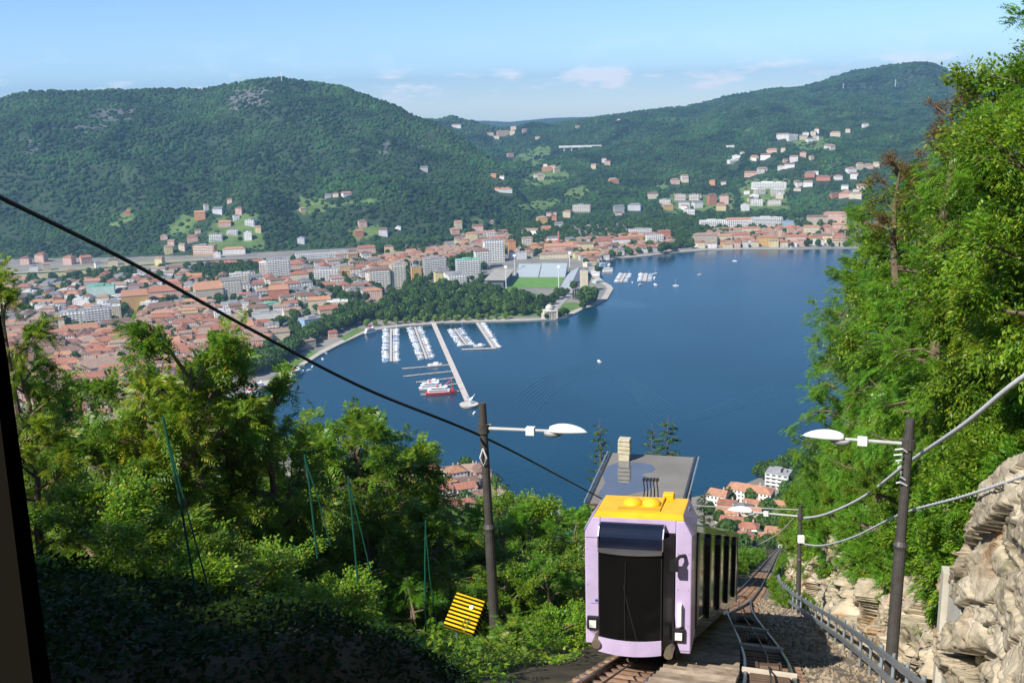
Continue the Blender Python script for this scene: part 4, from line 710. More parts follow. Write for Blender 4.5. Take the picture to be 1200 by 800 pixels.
def town_tree(P, R, kind, base, group, hz=1):
    r = empty('cypress' if kind is CC else 'tree', tuple(P), R_.random()*6.28, None, 'tree', group); r.scale = (R, R, R*hz)
    c = link('crown', R_.choice(kind), r); link('trunk', TRK, r); px, py = proj(P); trees.append(dict(o=r, base=base, tx=px)); return r
def along(pts, step):
    W = [on(*p) for p in pts]; out_ = []
    for a, c in zip(W[:-1], W[1:]):
        n = max(1, int(np.linalg.norm(c-a)/step)); out_ += [a+(c-a)*k/n for k in range(n)]
    return out_
def jit(P, s): return P+np.array([R_.uniform(-s, s), R_.uniform(-s, s), 0])
for P in along([(430, 382.5), (452, 380.5), (475, 379), (520, 376), (560, 374.8), (604, 373.5)], 12): town_tree(jit(P, 1), R_.uniform(3.2, 4.6), CL, 'small lime green round tree in the row behind the moorings', 'lime green trees behind the moorings')
for off in ((0, 0), (-5, -2.5)):
    for P in along([(296+off[0], 441+off[1]), (320+off[0], 432+off[1]), (345+off[0], 415+off[1]), (368+off[0], 399+off[1]), (395+off[0], 388+off[1]), (425+off[0], 377+off[1]), (445+off[0], 368+off[1])], 15): town_tree(jit(P, 1), R_.uniform(7.2, 8.6), CR, 'clipped avenue tree along the lakeside road', 'avenue trees along the lakeside road')
def fillp(poly, step, keep=1.0, avoid=True, seed=3):
    r = random.Random(seed); W = [on(*p)[:2] for p in poly]; xs = [p[0] for p in W]; ys = [p[1] for p in W]; res = []
    y = min(ys)
    while y < max(ys):
        x = min(xs)
        while x < max(xs):
            X, Y = x+r.uniform(-.4, .4)*step, y+r.uniform(-.4, .4)*step; px, py = projv(np.array(X), np.array(Y), np.array(1.6))
            if r.random() < keep and inpoly(px, py, poly) and (not avoid or free(X, Y, 2.0)): res.append(np.array([X, Y, 1.5]))
            x += step
        y += step
    return res
PARK = [(430, 377), (440, 366), (462, 346), (500, 336), (540, 340), (585, 343), (600, 350), (634, 353), (646, 357), (632, 367), (600, 371), (560, 373), (480, 377)]
park = fillp(PARK, 12.5, .92); R_.shuffle(park)
for P in park[:62]: town_tree(P, R_.uniform(6.5, 10), CR, 'broad dark tree in the lakeside park', 'trees of the lakeside park', R_.uniform(.85, 1.15))
for (px, py, R) in ((688, 358, 12.5), (694, 354, 10), (684, 355, 9), (700, 320, 5), (704, 319, 4.5), (683, 362, 5), (657, 371, 4.5), (661, 370, 5), (664, 369, 4), (636, 371, 4), (640, 373.5, 3.5), (632, 372, 4), (780, 296, 9), (775, 297, 8), (787, 295, 8), (762, 292, 8)): town_tree(on(px, py), R, CR, 'tree on the lakeside point' if px < 720 else 'dark tree at the water on the wooded point', 'trees by the water')
for px in (672, 674.5, 677, 679.5): town_tree(on(px, 351), 2.3, CC, 'slim cypress before the tall pale slab', 'cypresses by the water')
for (px, py) in ((287, 418), (300, 422), (306, 423), (311, 421), (297, 425), (318, 417), (322, 418), (328, 415), (290, 424), (315, 424)): town_tree(on(px, py), R_.uniform(2.4, 3.1), CC, 'dark cypress of the garden by the avenue', 'cypresses in the garden')
mass = park[62:]
for poly, st_, kp, nm in (([(190, 330), (215, 316), (270, 312), (330, 308), (350, 314), (300, 330), (240, 338)], 12, .9, 'the dark wooded bank by the railway'), ([(395, 334), (425, 328), (446, 344), (415, 352)], 11, .8, 'the blocks left of the park'), ([(342, 352), (372, 346), (400, 352), (440, 362), (430, 374), (400, 380), (372, 366)], 13, .7, 'the houses left of the park'), ([(282, 418), (330, 408), (352, 405), (330, 420), (300, 430)], 9, .6, 'the cypress garden'),
    ([(560, 270), (600, 262), (650, 266), (680, 281), (645, 286), (612, 300), (602, 285)], 13, .75, 'the brick chimney'), ([(730, 268), (800, 258), (850, 262), (822, 276), (812, 290), (790, 292), (784, 278)], 12, .9, 'the wooded point'), ([(440, 290), (520, 282), (520, 288), (440, 299)], 12, .7, 'the railway line'), ([(60, 332), (100, 322), (150, 318), (180, 322), (150, 332)], 13, .5, 'the railway bank')):
    pts = fillp(poly, st_, kp, seed=int(poly[0][0])); R_.shuffle(pts); pts.sort(key=lambda p: dist(p)); k = min(len(pts), 8)
    for P in pts[:k]: town_tree(P, R_.uniform(5, 8), CR, 'dark leafy tree near '+nm, 'trees standing about the town')
    mass += pts[k:]
mass += fillp([(0, 330), (240, 316), (440, 300), (600, 286), (780, 272), (990, 262), (1000, 289), (830, 290), (780, 293), (700, 306), (690, 312), (600, 336), (445, 350), (330, 400), (262, 440), (0, 470)], 17, .8, seed=5)+fillp([(828, 600), (845, 588), (925, 590), (935, 640), (900, 655), (828, 655)], 9, .8, seed=15)+fillp([(880, 556), (960, 520), (1000, 500), (1010, 600), (900, 610), (922, 575)], 9, .9, seed=16)+fillp([(500, 549), (564, 554), (600, 590), (640, 610), (420, 600), (400, 548)], 11, .5, seed=17)
mass += fillp([(640, 356), (672, 332), (676, 338), (650, 358)], 9, .5, seed=6)+fillp([(560, 250), (700, 250), (990, 246), (990, 262), (780, 272), (600, 286)], 16, .6, seed=9)
STAD = [(574, 302), (672, 300), (690, 312), (668, 345), (662, 345), (655, 338), (592, 341), (570, 336)]
mass = [P for P in mass if not inpoly(np.array(proj(P)[0]), np.array(proj(P)[1]), STAD)]
print('town trees', len(trees), 'mass', len(mass))
name_labels(trees)
for q in trees: q['o']['label'] = q['label']
CM = bpy.data.collections.new('mass_crowns')
for c in CR: CM.objects.link(bpy.data.objects.new('crown', c))
nonw = [P for P in mass if proj(P)[1] > 0]
sc_ = rng.uniform(3.6, 6.8, len(nonw)); tag(scatter('town_tree_mass', [tuple(P) for P in nonw], np.stack([sc_, sc_, sc_*rng.uniform(.8, 1.15, len(nonw))], 1), 'smaller trees filling the gardens and streets of the town', CM), kind='stuff')
# woods on the hills
def woods():
    n = 250000; a = rng.uniform(a0, a1, n); r = np.sqrt(rng.uniform(1850**2, 5500**2, n)); x = r*np.sin(a); y = r*np.cos(a); z = zfield(x, y); px, py = projv(x, y, z); t = r-foot_r(a)
    keep = (t > 5) & (rng.random(n) < np.clip(1.25-(r-2000)/4200, .35, 1)) & (px > -60) & (px < 1110)
    md = maskof(px, py, MEADOWS); rk = maskof(px, py, ROCKS); keep &= ~(md & (rng.random(n) > .13)) & ~(rk & (rng.random(n) > .5) & ~(inpoly(px, py, VIADUCT_GAP) & (rng.random(n) > .02)))
    hp = np.array([(s['P'][0], s['P'][1], s['w'], s['d']) for s in specs if s['P'][2] > 3])
    az = np.arctan2(hp[:, 0], hp[:, 1])
    for X, Y, w, d in hp:
        u = np.array([X, Y])/math.hypot(X, Y); rx = x-X; ry = y-Y; al = rx*u[0]+ry*u[1]; ac = np.abs(rx*u[1]-ry*u[0]); keep &= ~((ac < w*.5+2) & (al < d*.5+3) & (al > -d*.5-(26 if w < 25 else 40)))
    # the wall of the dark field and the roads
    x, y, z, r, t = x[keep], y[keep], z[keep], r[keep], t[keep]; s = rng.uniform(2.9, 6.6, len(x))*(1+(r-2000)/5200); s *= .85+.35*fbm(x/130, y/130, 3)
    return np.stack([x, y, z-.5], 1), np.stack([s, s, s*rng.uniform(.75, 1.15, len(x))], 1)
P_, s_ = woods(); print('wood crowns', len(P_)); scatter('hill_forest', P_, s_, 'dense broadleaf forest covering the hills behind the town')
# ================================================================== the funicular's slope
HX = np.array([math.sin(math.radians(17)), math.cos(math.radians(17)), 0]); RX = np.array([HX[1], -HX[0], 0])
def zt(s): return 276.7-.45*np.asarray(s, float)
def st_of(x, y): return x*HX[0]+y*HX[1], x*RX[0]+y*RX[1]
def W3(s, t, z): return np.array([s*HX[0]+t*RX[0], s*HX[1]+t*RX[1], float(z)])
tb = lambda s: np.interp(s, [0, 20, 24, 28, 33, 45, 60, 80, 120, 300], [3.7, 3.35, 3.3, 3.2, 2.5, 1.0, -.5, -1.2, -1.9, -2.0])
def sstep(a, b_, x): q = np.clip((x-a)/(b_-a), 0, 1); return q*q*(3-2*q)
wallh = lambda s: np.interp(s, [18, 20.5, 24.0, 24.6], [.95, .85, .50, 1.0])
def gz(s, t):                      # ground of the slope
    s = np.asarray(s, float); t = np.asarray(t, float); z = zt(s)-.24; dl = np.maximum(-t-5.4, 0)
    z = z-sstep(0, 4, dl)*.5-np.minimum(dl, 60)*.10+fbm(s/9, t/9, 3)*np.minimum(dl, 6)*.12
    z = z+(1.6+fbm(s/3+5, t/3, 4)*.45)*sstep(15.5, 12, s)*sstep(-4.6, -6.0, t)*(s > -40)+sstep(15.5, 12, s)*sstep(0, 4, dl)*.5+sstep(15.5, 12, s)*np.minimum(dl, 60)*.10
    d = t-tb(s); z = z+sstep(.8, 2.0, d)*5.2*wallh(s)+np.clip(d-2.0, 0, 7.5)*1.45+np.clip(d-9.5, 0, 30)*.5+fbm(s/6+30, t/6, 3)*np.clip(d-1.5, 0, 4)*.25
    return np.maximum(z, -2.5)
def G(s, t): return W3(s, t, gz(s, t))
def pick(px, py, s):               # the place on the view ray through a pixel at that distance down the track
    d = ray(px, py); P = CAM+d*(s/(d@HX)); return P, float(P@RX)
ss = np.concatenate([np.linspace(-25, 2, 20), np.linspace(2.3, 60, 170), np.linspace(61, 700, 130)]); ts = np.concatenate([np.linspace(-750, -45, 60), np.linspace(-43, -12, 50), np.linspace(-11.6, 9, 90), np.linspace(10, 45, 40), np.linspace(55, 600, 30)])
SG, TG = np.meshgrid(ss, ts, indexing='ij'); ZZ = gz(SG, TG); V = np.stack([SG*HX[0]+TG*RX[0], SG*HX[1]+TG*RX[1], ZZ], -1).reshape(-1, 3)
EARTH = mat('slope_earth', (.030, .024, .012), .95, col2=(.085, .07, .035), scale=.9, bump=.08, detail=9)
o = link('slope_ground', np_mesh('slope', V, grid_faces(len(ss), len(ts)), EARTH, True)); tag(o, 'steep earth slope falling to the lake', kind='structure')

# ---- rock face
def rock_mat(name, c1, c2, c3, sc=1.0):
    m = bpy.data.materials.new(name); m.use_nodes = True; nt = m.node_tree; nt.nodes.clear(); N = nt.nodes.new; K = nt.links.new
    o = N('ShaderNodeOutputMaterial'); p = N('ShaderNodeBsdfPrincipled'); p.inputs['Roughness'].default_value = .9; p.inputs['Specular IOR Level'].default_value = .2
    t = N('ShaderNodeTexCoord'); n = N('ShaderNodeTexNoise'); n.inputs['Scale'].default_value = .7*sc; n.inputs['Detail'].default_value = 12; n.inputs['Roughness'].default_value = .68; K(t.outputs['Object'], n.inputs[0])
    r = N('ShaderNodeValToRGB'); e = r.color_ramp.elements; e[0].position = .3; e[0].color = (*c1, 1); e[1].position = .72; e[1].color = (*c3, 1); x = e.new(.5); x.color = (*c2, 1); K(n.outputs[0], r.inputs[0])
    v = N('ShaderNodeTexVoronoi'); v.feature = 'DISTANCE_TO_EDGE'; v.inputs['Scale'].default_value = .75*sc; mpn = N('ShaderNodeMapping'); mpn.inputs['Rotation'].default_value = (.5, .3, .7); mpn.inputs['Scale'].default_value = (1, 1.6, .8)
    nn = N('ShaderNodeTexNoise'); nn.inputs['Scale'].default_value = 1.4; K(t.outputs['Object'], nn.inputs[0]); ad = N('ShaderNodeVectorMath'); ad.operation = 'ADD'; K(t.outputs['Object'], ad.inputs[0]); sc_n = N('ShaderNodeVectorMath'); sc_n.operation = 'SCALE'; sc_n.inputs['Scale'].default_value = .45; K(nn.outputs['Color'], sc_n.inputs[0]); K(sc_n.outputs[0], ad.inputs[1]); K(ad.outputs[0], mpn.inputs[0]); K(mpn.outputs[0], v.inputs['Vector'])
    cr = N('ShaderNodeMapRange'); cr.inputs[2].default_value = .05; K(v.outputs['Distance'], cr.inputs[0])
    n3 = N('ShaderNodeTexNoise'); n3.inputs['Scale'].default_value = .45*sc; n3.inputs['Detail'].default_value = 6; K(t.outputs['Object'], n3.inputs[0]); r3 = N('ShaderNodeMapRange'); r3.inputs[1].default_value = .56; r3.inputs[2].default_value = .68; K(n3.outputs[0], r3.inputs[0])
    mx = N('ShaderNodeMix'); mx.data_type = 'RGBA'; mx.inputs[7].default_value = (.30, .17, .08, 1); K(r3.outputs[0], mx.inputs[0]); K(r.outputs[0], mx.inputs[6]); K(mx.outputs[2], p.inputs['Base Color'])
    n4 = N('ShaderNodeTexNoise'); n4.inputs['Scale'].default_value = 1.1*sc; n4.inputs['Detail'].default_value = 9; n4.inputs['Roughness'].default_value = .7; mp4 = N('ShaderNodeMapping'); mp4.inputs['Location'].default_value = (7, 3, 1); K(t.outputs['Object'], mp4.inputs[0]); K(mp4.outputs[0], n4.inputs[0]); r4 = N('ShaderNodeMapRange'); r4.inputs[1].default_value = .54; r4.inputs[2].default_value = .66; r4.inputs[4].default_value = .75; K(n4.outputs[0], r4.inputs[0])
    mx4 = N('ShaderNodeMix'); mx4.data_type = 'RGBA'; mx4.inputs[7].default_value = (.115, .115, .06, 1); K(r4.outputs[0], mx4.inputs[0]); K(mx.outputs[2], mx4.inputs[6]); K(mx4.outputs[2], p.inputs['Base Color'])
    hgt = N('ShaderNodeMath'); hgt.operation = 'MULTIPLY_ADD'; hgt.inputs[1].default_value = .22; K(cr.outputs[0], hgt.inputs[0]); K(n.outputs[0], hgt.inputs[2])
    b = N('ShaderNodeBump'); b.inputs['Distance'].default_value = .07; b.inputs['Strength'].default_value = 1; K(hgt.outputs[0], b.inputs['Height']); K(b.outputs[0], p.inputs['Normal']); K(p.outputs[0], o.inputs[0]); MATS[name] = m; return m
ROCK = rock_mat('cliff_rock', (.20, .17, .125), (.40, .345, .25), (.56, .50, .385))
ns, nv = 900, 150; s_ = 16.5+61.5*np.linspace(0, 1, ns)**1.5; v_ = np.linspace(-.6, 6.3, nv); S2, H2 = np.meshgrid(s_, v_, indexing='ij')
def facets(x, y, seed):            # broken rock: every block has its own depth and its own tilt
    xi = np.floor(x).astype(int); yi = np.floor(y).astype(int); best = np.full(x.shape, 9e9); sec = np.full(x.shape, 9e9); val = np.zeros(x.shape)
    for i in (-1, 0, 1):
        for j in (-1, 0, 1):
            a = xi+i; c = yi+j; hx = _perm[(a+seed) & 255, c & 255]; hy = _perm[(a*3+seed) & 255, (c*5+11) & 255]; hz_ = _perm[(a*7+1) & 255, (c*3+seed) & 255]; tx = _perm[(a+77) & 255, (c+seed) & 255]-.5; ty = _perm[(a+seed*2) & 255, (c+133) & 255]-.5
            dx = x-(a+hx); dy = y-(c+hy); q = dx*dx+dy*dy; v = hz_-.5+(dx*tx+dy*ty)*2.2; m = q < best; sec = np.where(m, best, np.minimum(sec, q)); val = np.where(m, v, val); best = np.where(m, q, best)
    return val-.22*np.exp(-(np.sqrt(sec)-np.sqrt(best))*32)
wx = S2+fbm(S2/1.6, H2/1.6, 2)*.22; wy = H2+fbm(S2/1.6+30, H2/1.6, 2)*.2
near = sstep(24.2, 23.4, S2)
disp = facets((wx+wy*.5)/2.6, (wy-wx*.25)/1.5, 5)*.75+facets((wx+wy*.4)/.95, (wy-wx*.3)/.6, 9)*.24+facets((wx-wy*.3)/.33, (wy+wx*.2)/.24, 3)*.10+facets((wx+wy*.3)/.13, (wy-wx*.2)/.10, 13)*.035+fbm(S2/.25, H2/.25, 3)*.012+fbm(S2/5, H2/5, 2)*.5
disp = disp*(1-.35*near)
T2 = tb(S2)+H2*(.27-.2*near)-disp*.8*sstep(-.4, .6, H2); Z2 = zt(S2)-.3+H2*wallh(S2)+fbm(S2/1.1+7, H2+3, 3)*.12
V = np.stack([S2*HX[0]+T2*RX[0], S2*HX[1]+T2*RX[1], Z2], -1).reshape(-1, 3)
o = link('cliff', np_mesh('cliff', V, grid_faces(ns, nv), ROCK, False)); tag(o, 'pale fissured rock face rising beside the track', kind='structure')
# loose stones at the foot
for k in range(26):
    s = R_.uniform(18, 40); t = tb(s)-R_.uniform(.1, 1.0); q = R_.uniform(.10, .3); me = blob(300+k % 6, 2, rough=.5, squash=.7, m=ROCK); me.transform(Matrix.Diagonal((q*1.3, q, q*.8, 1))); o = link('rock', me); o.location = tuple(G(s, t)-np.array([0, 0, q*.25])); o.rotation_euler = (0, 0, R_.random()*6)
    tag(o, None, 'rock', 'fallen rocks at the foot of the rock face'); o['_s'] = s
rk = sorted([o for o in COL.objects if o.name.startswith('rock')], key=lambda o: o['_s'])
for k, o in enumerate(rk): o['label'] = 'fallen pale stone at the rock foot, %s counted from the viewer' % ordinal(k).replace('leftmost', 'first'); del o['_s']
# retaining pillar with paving on top
CON = mat('old_concrete', (.40, .38, .32), .9, col2=(.52, .50, .43), scale=2.2, bump=.02, detail=9)
b = MB(); P, t_ = pick(1099, 800, 23.9); top = P[2]+3.15
for z0, z1, w in ((-3, 3.1, .0),): b.add([W3(s, t, P[2]+z) for z in (z0, z1) for s, t in ((23.55, t_-.12), (23.95, t_-.12), (23.95, t_+.6), (23.55, t_+.6))], [(0, 3, 2, 1), (4, 5, 6, 7), (0, 1, 5, 4), (1, 2, 6, 5), (2, 3, 7, 6), (3, 0, 4, 7)])
r = empty('retaining_pillar', tuple(W3(23.7, t_, P[2])), 0, 'weathered concrete retaining edge at the end of the near rock wall', 'retaining wall'); o = b.build('pillar', CON); o.parent = r; o.matrix_parent_inverse = Matrix.Translation(-r.location)
r2 = empty('paved_ledge', tuple(W3(23, t_+.5, top)), 0, 'small ledge of reddish paving slabs on top of the rock wall', 'ledge'); SLAB = mat('paving_slab', (.36, .27, .22), .85, scale=4)
b = MB(); b.add([W3(s, t, z) for z in (top-3, top-.06) for s, t in ((21.7, t_+.02), (23.52, t_+.02), (23.52, t_+1.7), (21.7, t_+1.7))], [(0, 3, 2, 1), (4, 5, 6, 7), (0, 1, 5, 4), (1, 2, 6, 5), (2, 3, 7, 6), (3, 0, 4, 7)]); o = b.build('core', CON); o.parent = r2; o.matrix_parent_inverse = Matrix.Translation(-r2.location)
for i in range(3):
    for j in range(3):
        b = MB(); s0, t0 = 21.72+i*.6, t_+.04+j*.55; b.add([W3(s, t, z) for z in (top-.056, top+R_.uniform(0, .015)) for s, t in ((s0, t0), (s0+.565, t0), (s0+.565, t0+.52), (s0, t0+.52))], [(0, 3, 2, 1), (4, 5, 6, 7), (0, 1, 5, 4), (1, 2, 6, 5), (2, 3, 7, 6), (3, 0, 4, 7)]); o = b.build('slab', SLAB); o.parent = r2; o.matrix_parent_inverse = Matrix.Translation(-r2.location)

# ---- the tracks
tl = lambda s: np.interp(s, [-10, 34, 46, 60, 100, 200, 400, 620], [-3.42, -3.4, -2.75, -2.8, -3.4, -5, -8, -11])
tr = lambda s: np.interp(s, [-10, 14, 20, 24, 28, 32, 36, 41, 47], [-.35, -.38, -.45, -.68, -1.05, -1.5, -1.95, -2.42, -2.76])
BED = mat('trackbed_stone', (.13, .105, .08), .95, col2=(.30, .25, .19), scale=2.2, bump=.12, detail=10)
s_ = np.concatenate([np.linspace(-12, 70, 190), np.linspace(72, 605, 160)]); q_ = np.linspace(0, 1, 26); S3, Q3 = np.meshgrid(s_, q_, indexing='ij'); lo = tl(S3)-.95; hi = np.interp(S3, [0, 30, 50, 60, 700], [0, 0, 0, 1, 1])*(tl(S3)+1.05)+np.interp(S3, [0, 50, 60, 700], [1, 1, 0, 0])*np.minimum(tb(S3)-.05, 3.0); T3 = lo+(hi-lo)*Q3; V = np.stack([S3*HX[0]+T3*RX[0], S3*HX[1]+T3*RX[1], zt(S3)-.17+fbm(S3*1.3, T3*2, 3)*.035], -1).reshape(-1, 3)
o = link('trackbed', np_mesh('trackbed', V, grid_faces(len(s_), 26), BED)); tag(o, 'stony bed of the funicular tracks', kind='structure')
RAIL = mat('rail_steel', (.10, .075, .06), .45, metal=.6, scale=3); RAILTOP = mat('rail_polished', (.42, .40, .38), .28, metal=1, scale=3); WOOD = mat('sleeper_wood', (.16, .095, .06), .85, col2=(.27, .17, .11), scale=5, bump=.01, rnd=.25); SLABC = mat('step_concrete', (.17, .125, .09), .9, col2=(.36, .29, .22), scale=3.5, bump=.04, rnd=.25, detail=9)
def rail(fn, s0, s1, off, root):
    S_ = np.arange(s0, s1, .8 if s1 < 80 else 4.0); pts = [W3(s, fn(s)+off, zt(s)) for s in S_]
    for nm, w, z0, z1, m in (('rail', .055, -.14, -.02, RAIL), ('rail_head', .034, -.0195, .012, RAILTOP)):
        b = MB(); vs = []
        for P in pts: vs += [P-RX*w+np.array([0, 0, z0]), P+RX*w+np.array([0, 0, z0]), P+RX*w*.8+np.array([0, 0, z1]), P-RX*w*.8+np.array([0, 0, z1])]
        fs = [(4*i+k, 4*i+(k+1) % 4, 4*i+4+(k+1) % 4, 4*i+4+k) for i in range(len(pts)-1) for k in range(4)]; b.add(vs, fs)
        o = b.build(nm, m, root)
slm = MB(); slm.box(-.11, .11, -.85, .85, -.09, .045); slm = slm.mesh('sleeper', WOOD)
def track(fn, s0, s1, label, bs, slab=None):
    r = empty('railway_track', (0, 0, 0), 0, label, 'track'); rail(fn, s0, s1, -.55, r); rail(fn, s0, s1, .55, r); s = bs[0]; k = 0
    while s < bs[1]:
        o = link('sleeper', slm, r); P = W3(s, fn(s), zt(s)-.13); g = (fn(s+.5)-fn(s-.5)); o.location = tuple(P); o.rotation_euler = (0, math.atan(.45), math.atan2(HX[1]+RX[1]*g, HX[0]+RX[0]*g), 'XYZ') if False else (0, 0, 0)
        X = Vector(HX+RX*g+np.array([0, 0, -.45])).normalized(); Y = Vector(-RX).normalized(); Z = X.cross(Y).normalized(); Y = Z.cross(X); o.rotation_euler = Matrix((X, Y, Z)).transposed().to_euler(); s += .62; k += 1
    return r
tL = track(tl, 4, 600, 'left funicular track running under the purple car', (12, 95)); tR = track(tr, 2, 47, 'right funicular track curving in to join the other one', (9, 44))
# timber decks between the rails of the near track (planks), stone steps between the tracks
for k in range(13):
    s = 17.2+k*.33
    if s > 21.2: break
    b = MB(); b.box(-.15, .15, -.44, .44, -.02, .03); o = b.build('plank', WOOD, tR); X = Vector(HX+np.array([0, 0, -.45])).normalized(); Y = Vector(-RX); Z = X.cross(Y); o.rotation_euler = Matrix((X, Y, Z)).transposed().to_euler(); o.location = tuple(W3(s, tr(s), zt(s)-.045))
for s in (21.4, 26.5, 31.8):
    b = MB(); b.box(-.06, .06, -.62, .62, -.06, .07); o = b.build('white_edge_board', mat('board_pale', (.52, .46, .38), .8, scale=3), tR); o.rotation_euler = (0, 0, math.atan2(HX[1], HX[0])); o.location = tuple(W3(s, tr(s), zt(s)))
PUL = mat('pulley_iron', (.14, .09, .06), .5, metal=.5, scale=3)
for s in (21.9, 28.6, 35): 
    for fn, root in ((tr, tR), (tl, tL)):
        b = MB(); b.tube([(0, -.22, .06), (0, .22, .06)], .13, 12); b.box(-.2, .2, -.3, -.24, -.08, .12); b.box(-.2, .2, .24, .3, -.08, .12); o = b.build('pulley', PUL, root); o.rotation_euler = (0, 0, math.atan2(HX[1], HX[0])+.15); o.location = tuple(W3(s, fn(s), zt(s)))
steps = empty('stone_steps', tuple(W3(20, -1.9, zt(20))), 0, 'rough stone stairway between the two funicular tracks', 'stairs'); inv = Matrix.Translation(-steps.location)
for k in range(56):
    s = 9+k*.5; w = .40 if s < 24 else max(.12, .40-(s-24)*.03); c = (tl(s)+.62+tr(s)-.62)/2
    if (tr(s)-.66)-(tl(s)+.66) < .3: break
    w = ((tr(s)-.7)-(tl(s)+.7))/2; b = MB(); z = zt(s)-.03; b.add([W3(a, t, zz) for zz in (z-.35, z+R_.uniform(-.01, .02)) for a, t in ((s, c-w), (s+.48, c-w), (s+.48, c+w), (s, c+w))], [(0, 1, 2, 3), (4, 7, 6, 5), (0, 4, 5, 1), (1, 5, 6, 2), (2, 6, 7, 3), (3, 7, 4, 0)]); o = b.build('step', SLABC); o.parent = steps; o.matrix_parent_inverse = inv
# haulage cables lying between the rails
for fn, s1, lb in ((tl, 500, 'steel haulage cable lying along the left track'), (tr, 46, 'steel haulage cable lying along the right track')):
    b = MB(); b.tube([W3(s, fn(s)+.0, zt(s)+.12) for s in np.arange(4, s1, 2.0)], .022, 6); tag(b.build('haulage_cable', RAIL), lb, 'cable')
gm = MB(); rr = np.random.default_rng(77)
for k in range(2600):
    s = 12+(40)*rr.random()**1.5; tmax = tb(s); t = tr(s)+.75+(tmax-tr(s)-.8)*rr.random(); q = rr.uniform(.03, .11)
    c = W3(s, t, float(zt(s))-.15); a = [c+np.array([math.cos(j*1.6+k), math.sin(j*1.6+k), -.2])*q*rr.uniform(.7, 1.3) for j in range(4)]+[c+np.array([rr.uniform(-.3, .3)*q, rr.uniform(-.3, .3)*q, q*rr.uniform(.5, 1)])]; gm.add(a, [(0, 1, 4), (1, 2, 4), (2, 3, 4), (3, 0, 4)])
tag(gm.build('gravel', mat('gravel_brown', (.12, .09, .06), .95, col2=(.34, .28, .20), scale=1.5)), 'rubble and gravel strewn between track and guard rail', kind='stuff')
# guard rail
GALV = mat('galvanised_steel', (.34, .38, .42), .45, metal=.55, scale=2, var=.15); gt = lambda s: np.interp(s, [14, 20, 24, 30, 36, 45, 56, 66], [2.45, 2.1, 1.85, 1.35, .7, -.25, -1.05, -1.35])
gr = empty('guard_rail', tuple(W3(24, gt(24), zt(24))), 0, 'galvanised two-bar guard rail between track and rock face', 'guard rail'); inv = Matrix.Translation(-gr.location)
for nm, zh in (('upper_bar', .95), ('lower_bar', .45)):
    b = MB(); vs = []; S_ = np.arange(14, 66, 1.0)
    for s in S_: P = W3(s, gt(s), zt(s)-.15+zh); vs += [P-RX*.03+[0, 0, -.09], P+RX*.06+[0, 0, -.11], P+RX*.06+[0, 0, .05], P-RX*.07+[0, 0, .07]]
    b.add(vs, [(4*i+k, 4*i+(k+1) % 4, 4*i+4+(k+1) % 4, 4*i+4+k) for i in range(len(S_)-1) for k in range(4)]); o = b.build(nm, GALV); o.parent = gr; o.matrix_parent_inverse = inv
for s in np.arange(14.5, 66, 1.7):
    b = MB(); P = W3(s, gt(s)+.10, zt(s)); b.tube([P+[0, 0, -.5], P+[0, 0, .92]], .045, 4); o = b.build('post', GALV); o.parent = gr; o.matrix_parent_inverse = inv

# ================================================================== the purple car
O = np.array([2.6, 19.85, 268.30]); FV = np.array([math.cos(math.radians(11)), -math.sin(math.radians(11)), 0]); LC = 16.0
car = empty('funicular_car', tuple(O), 0, 'lilac and yellow funicular car with dark glass descending toward the lake', 'funicular car')
def TT(sh=.45):
    def f(a, b_, c): return tuple(HX*a+FV*b_+np.array([0, 0, c*1.12-sh*a]))
    return f
T0, TS = TT(0), TT(.45)
PUR = mat('lilac_paint', (.44, .36, .55), .42, scale=2.3, coat=.25, col2=(.55, .45, .68), detail=10, bump=.002); YEL = mat('yellow_paint', (.72, .38, .012), .5, scale=2.5, coat=.1, col2=(.88, .49, .014), detail=10, bump=.002); BLK = mat('black_trim', (.018, .018, .02), .35, scale=2); NAVY = mat('navy_display', (.006, .009, .022), .16, scale=2, spec=.7); CHR = mat('metal_trim', (.5, .5, .52), .3, metal=.9)
DG = mat('dark_glass', (.005, .005, .005), .22, scale=2, spec=.25); SIDEP = mat('side_dark_panel', (.05, .045, .03), .22, scale=1, coat=.5); SIDEG = mat('side_glass', (.014, .015, .009), .10, scale=1, spec=.5, coat=.25)
def part(bm, name, m, bev=0, smooth=False, kind=None, parent=None): return bm.build(name, m, parent or car, smooth, kind, bev)
YR = 0
# lilac frame of the front: two pillars, roof beam with chamfers
def hexa(b, f, back, T=T0, m=0):
    n = len(f); return b.add([T(-.02+0*a, x, z) for x, z in f for a in (0,)]+[T(back, x, z) for x, z in f], [tuple(range(n))]+[tuple(range(n, 2*n))[::-1]]+[(i, n+i, n+(i+1) % n, (i+1) % n) for i in range(n)], m)
for sg, nm in ((-1, 'front_pillar'), (1, 'front_pillar')):
    b = MB(); xo, xi = 1.15*sg, .80*sg; pts = [(xo, .02), (xo, 2.42), (sg*.98, 2.72), (xi, 2.72), (xi, .02)]
    if sg > 0: pts = [(1.15, -.06), (1.15, 2.42), (.98, 2.72), (.80, 2.72), (.80, .75), (.84, .2), (.93, -.06)]
    if sg < 0: pts = [(p[0], p[1]) for p in pts]
    hexa(b, pts, .86); part(b, nm, PUR, .03)
b = MB(); hexa(b, [(-.80, 2.46), (-.80, 2.72), (.80, 2.72), (.80, 2.46)], 1.2); part(b, 'front_beam', PUR, .01)
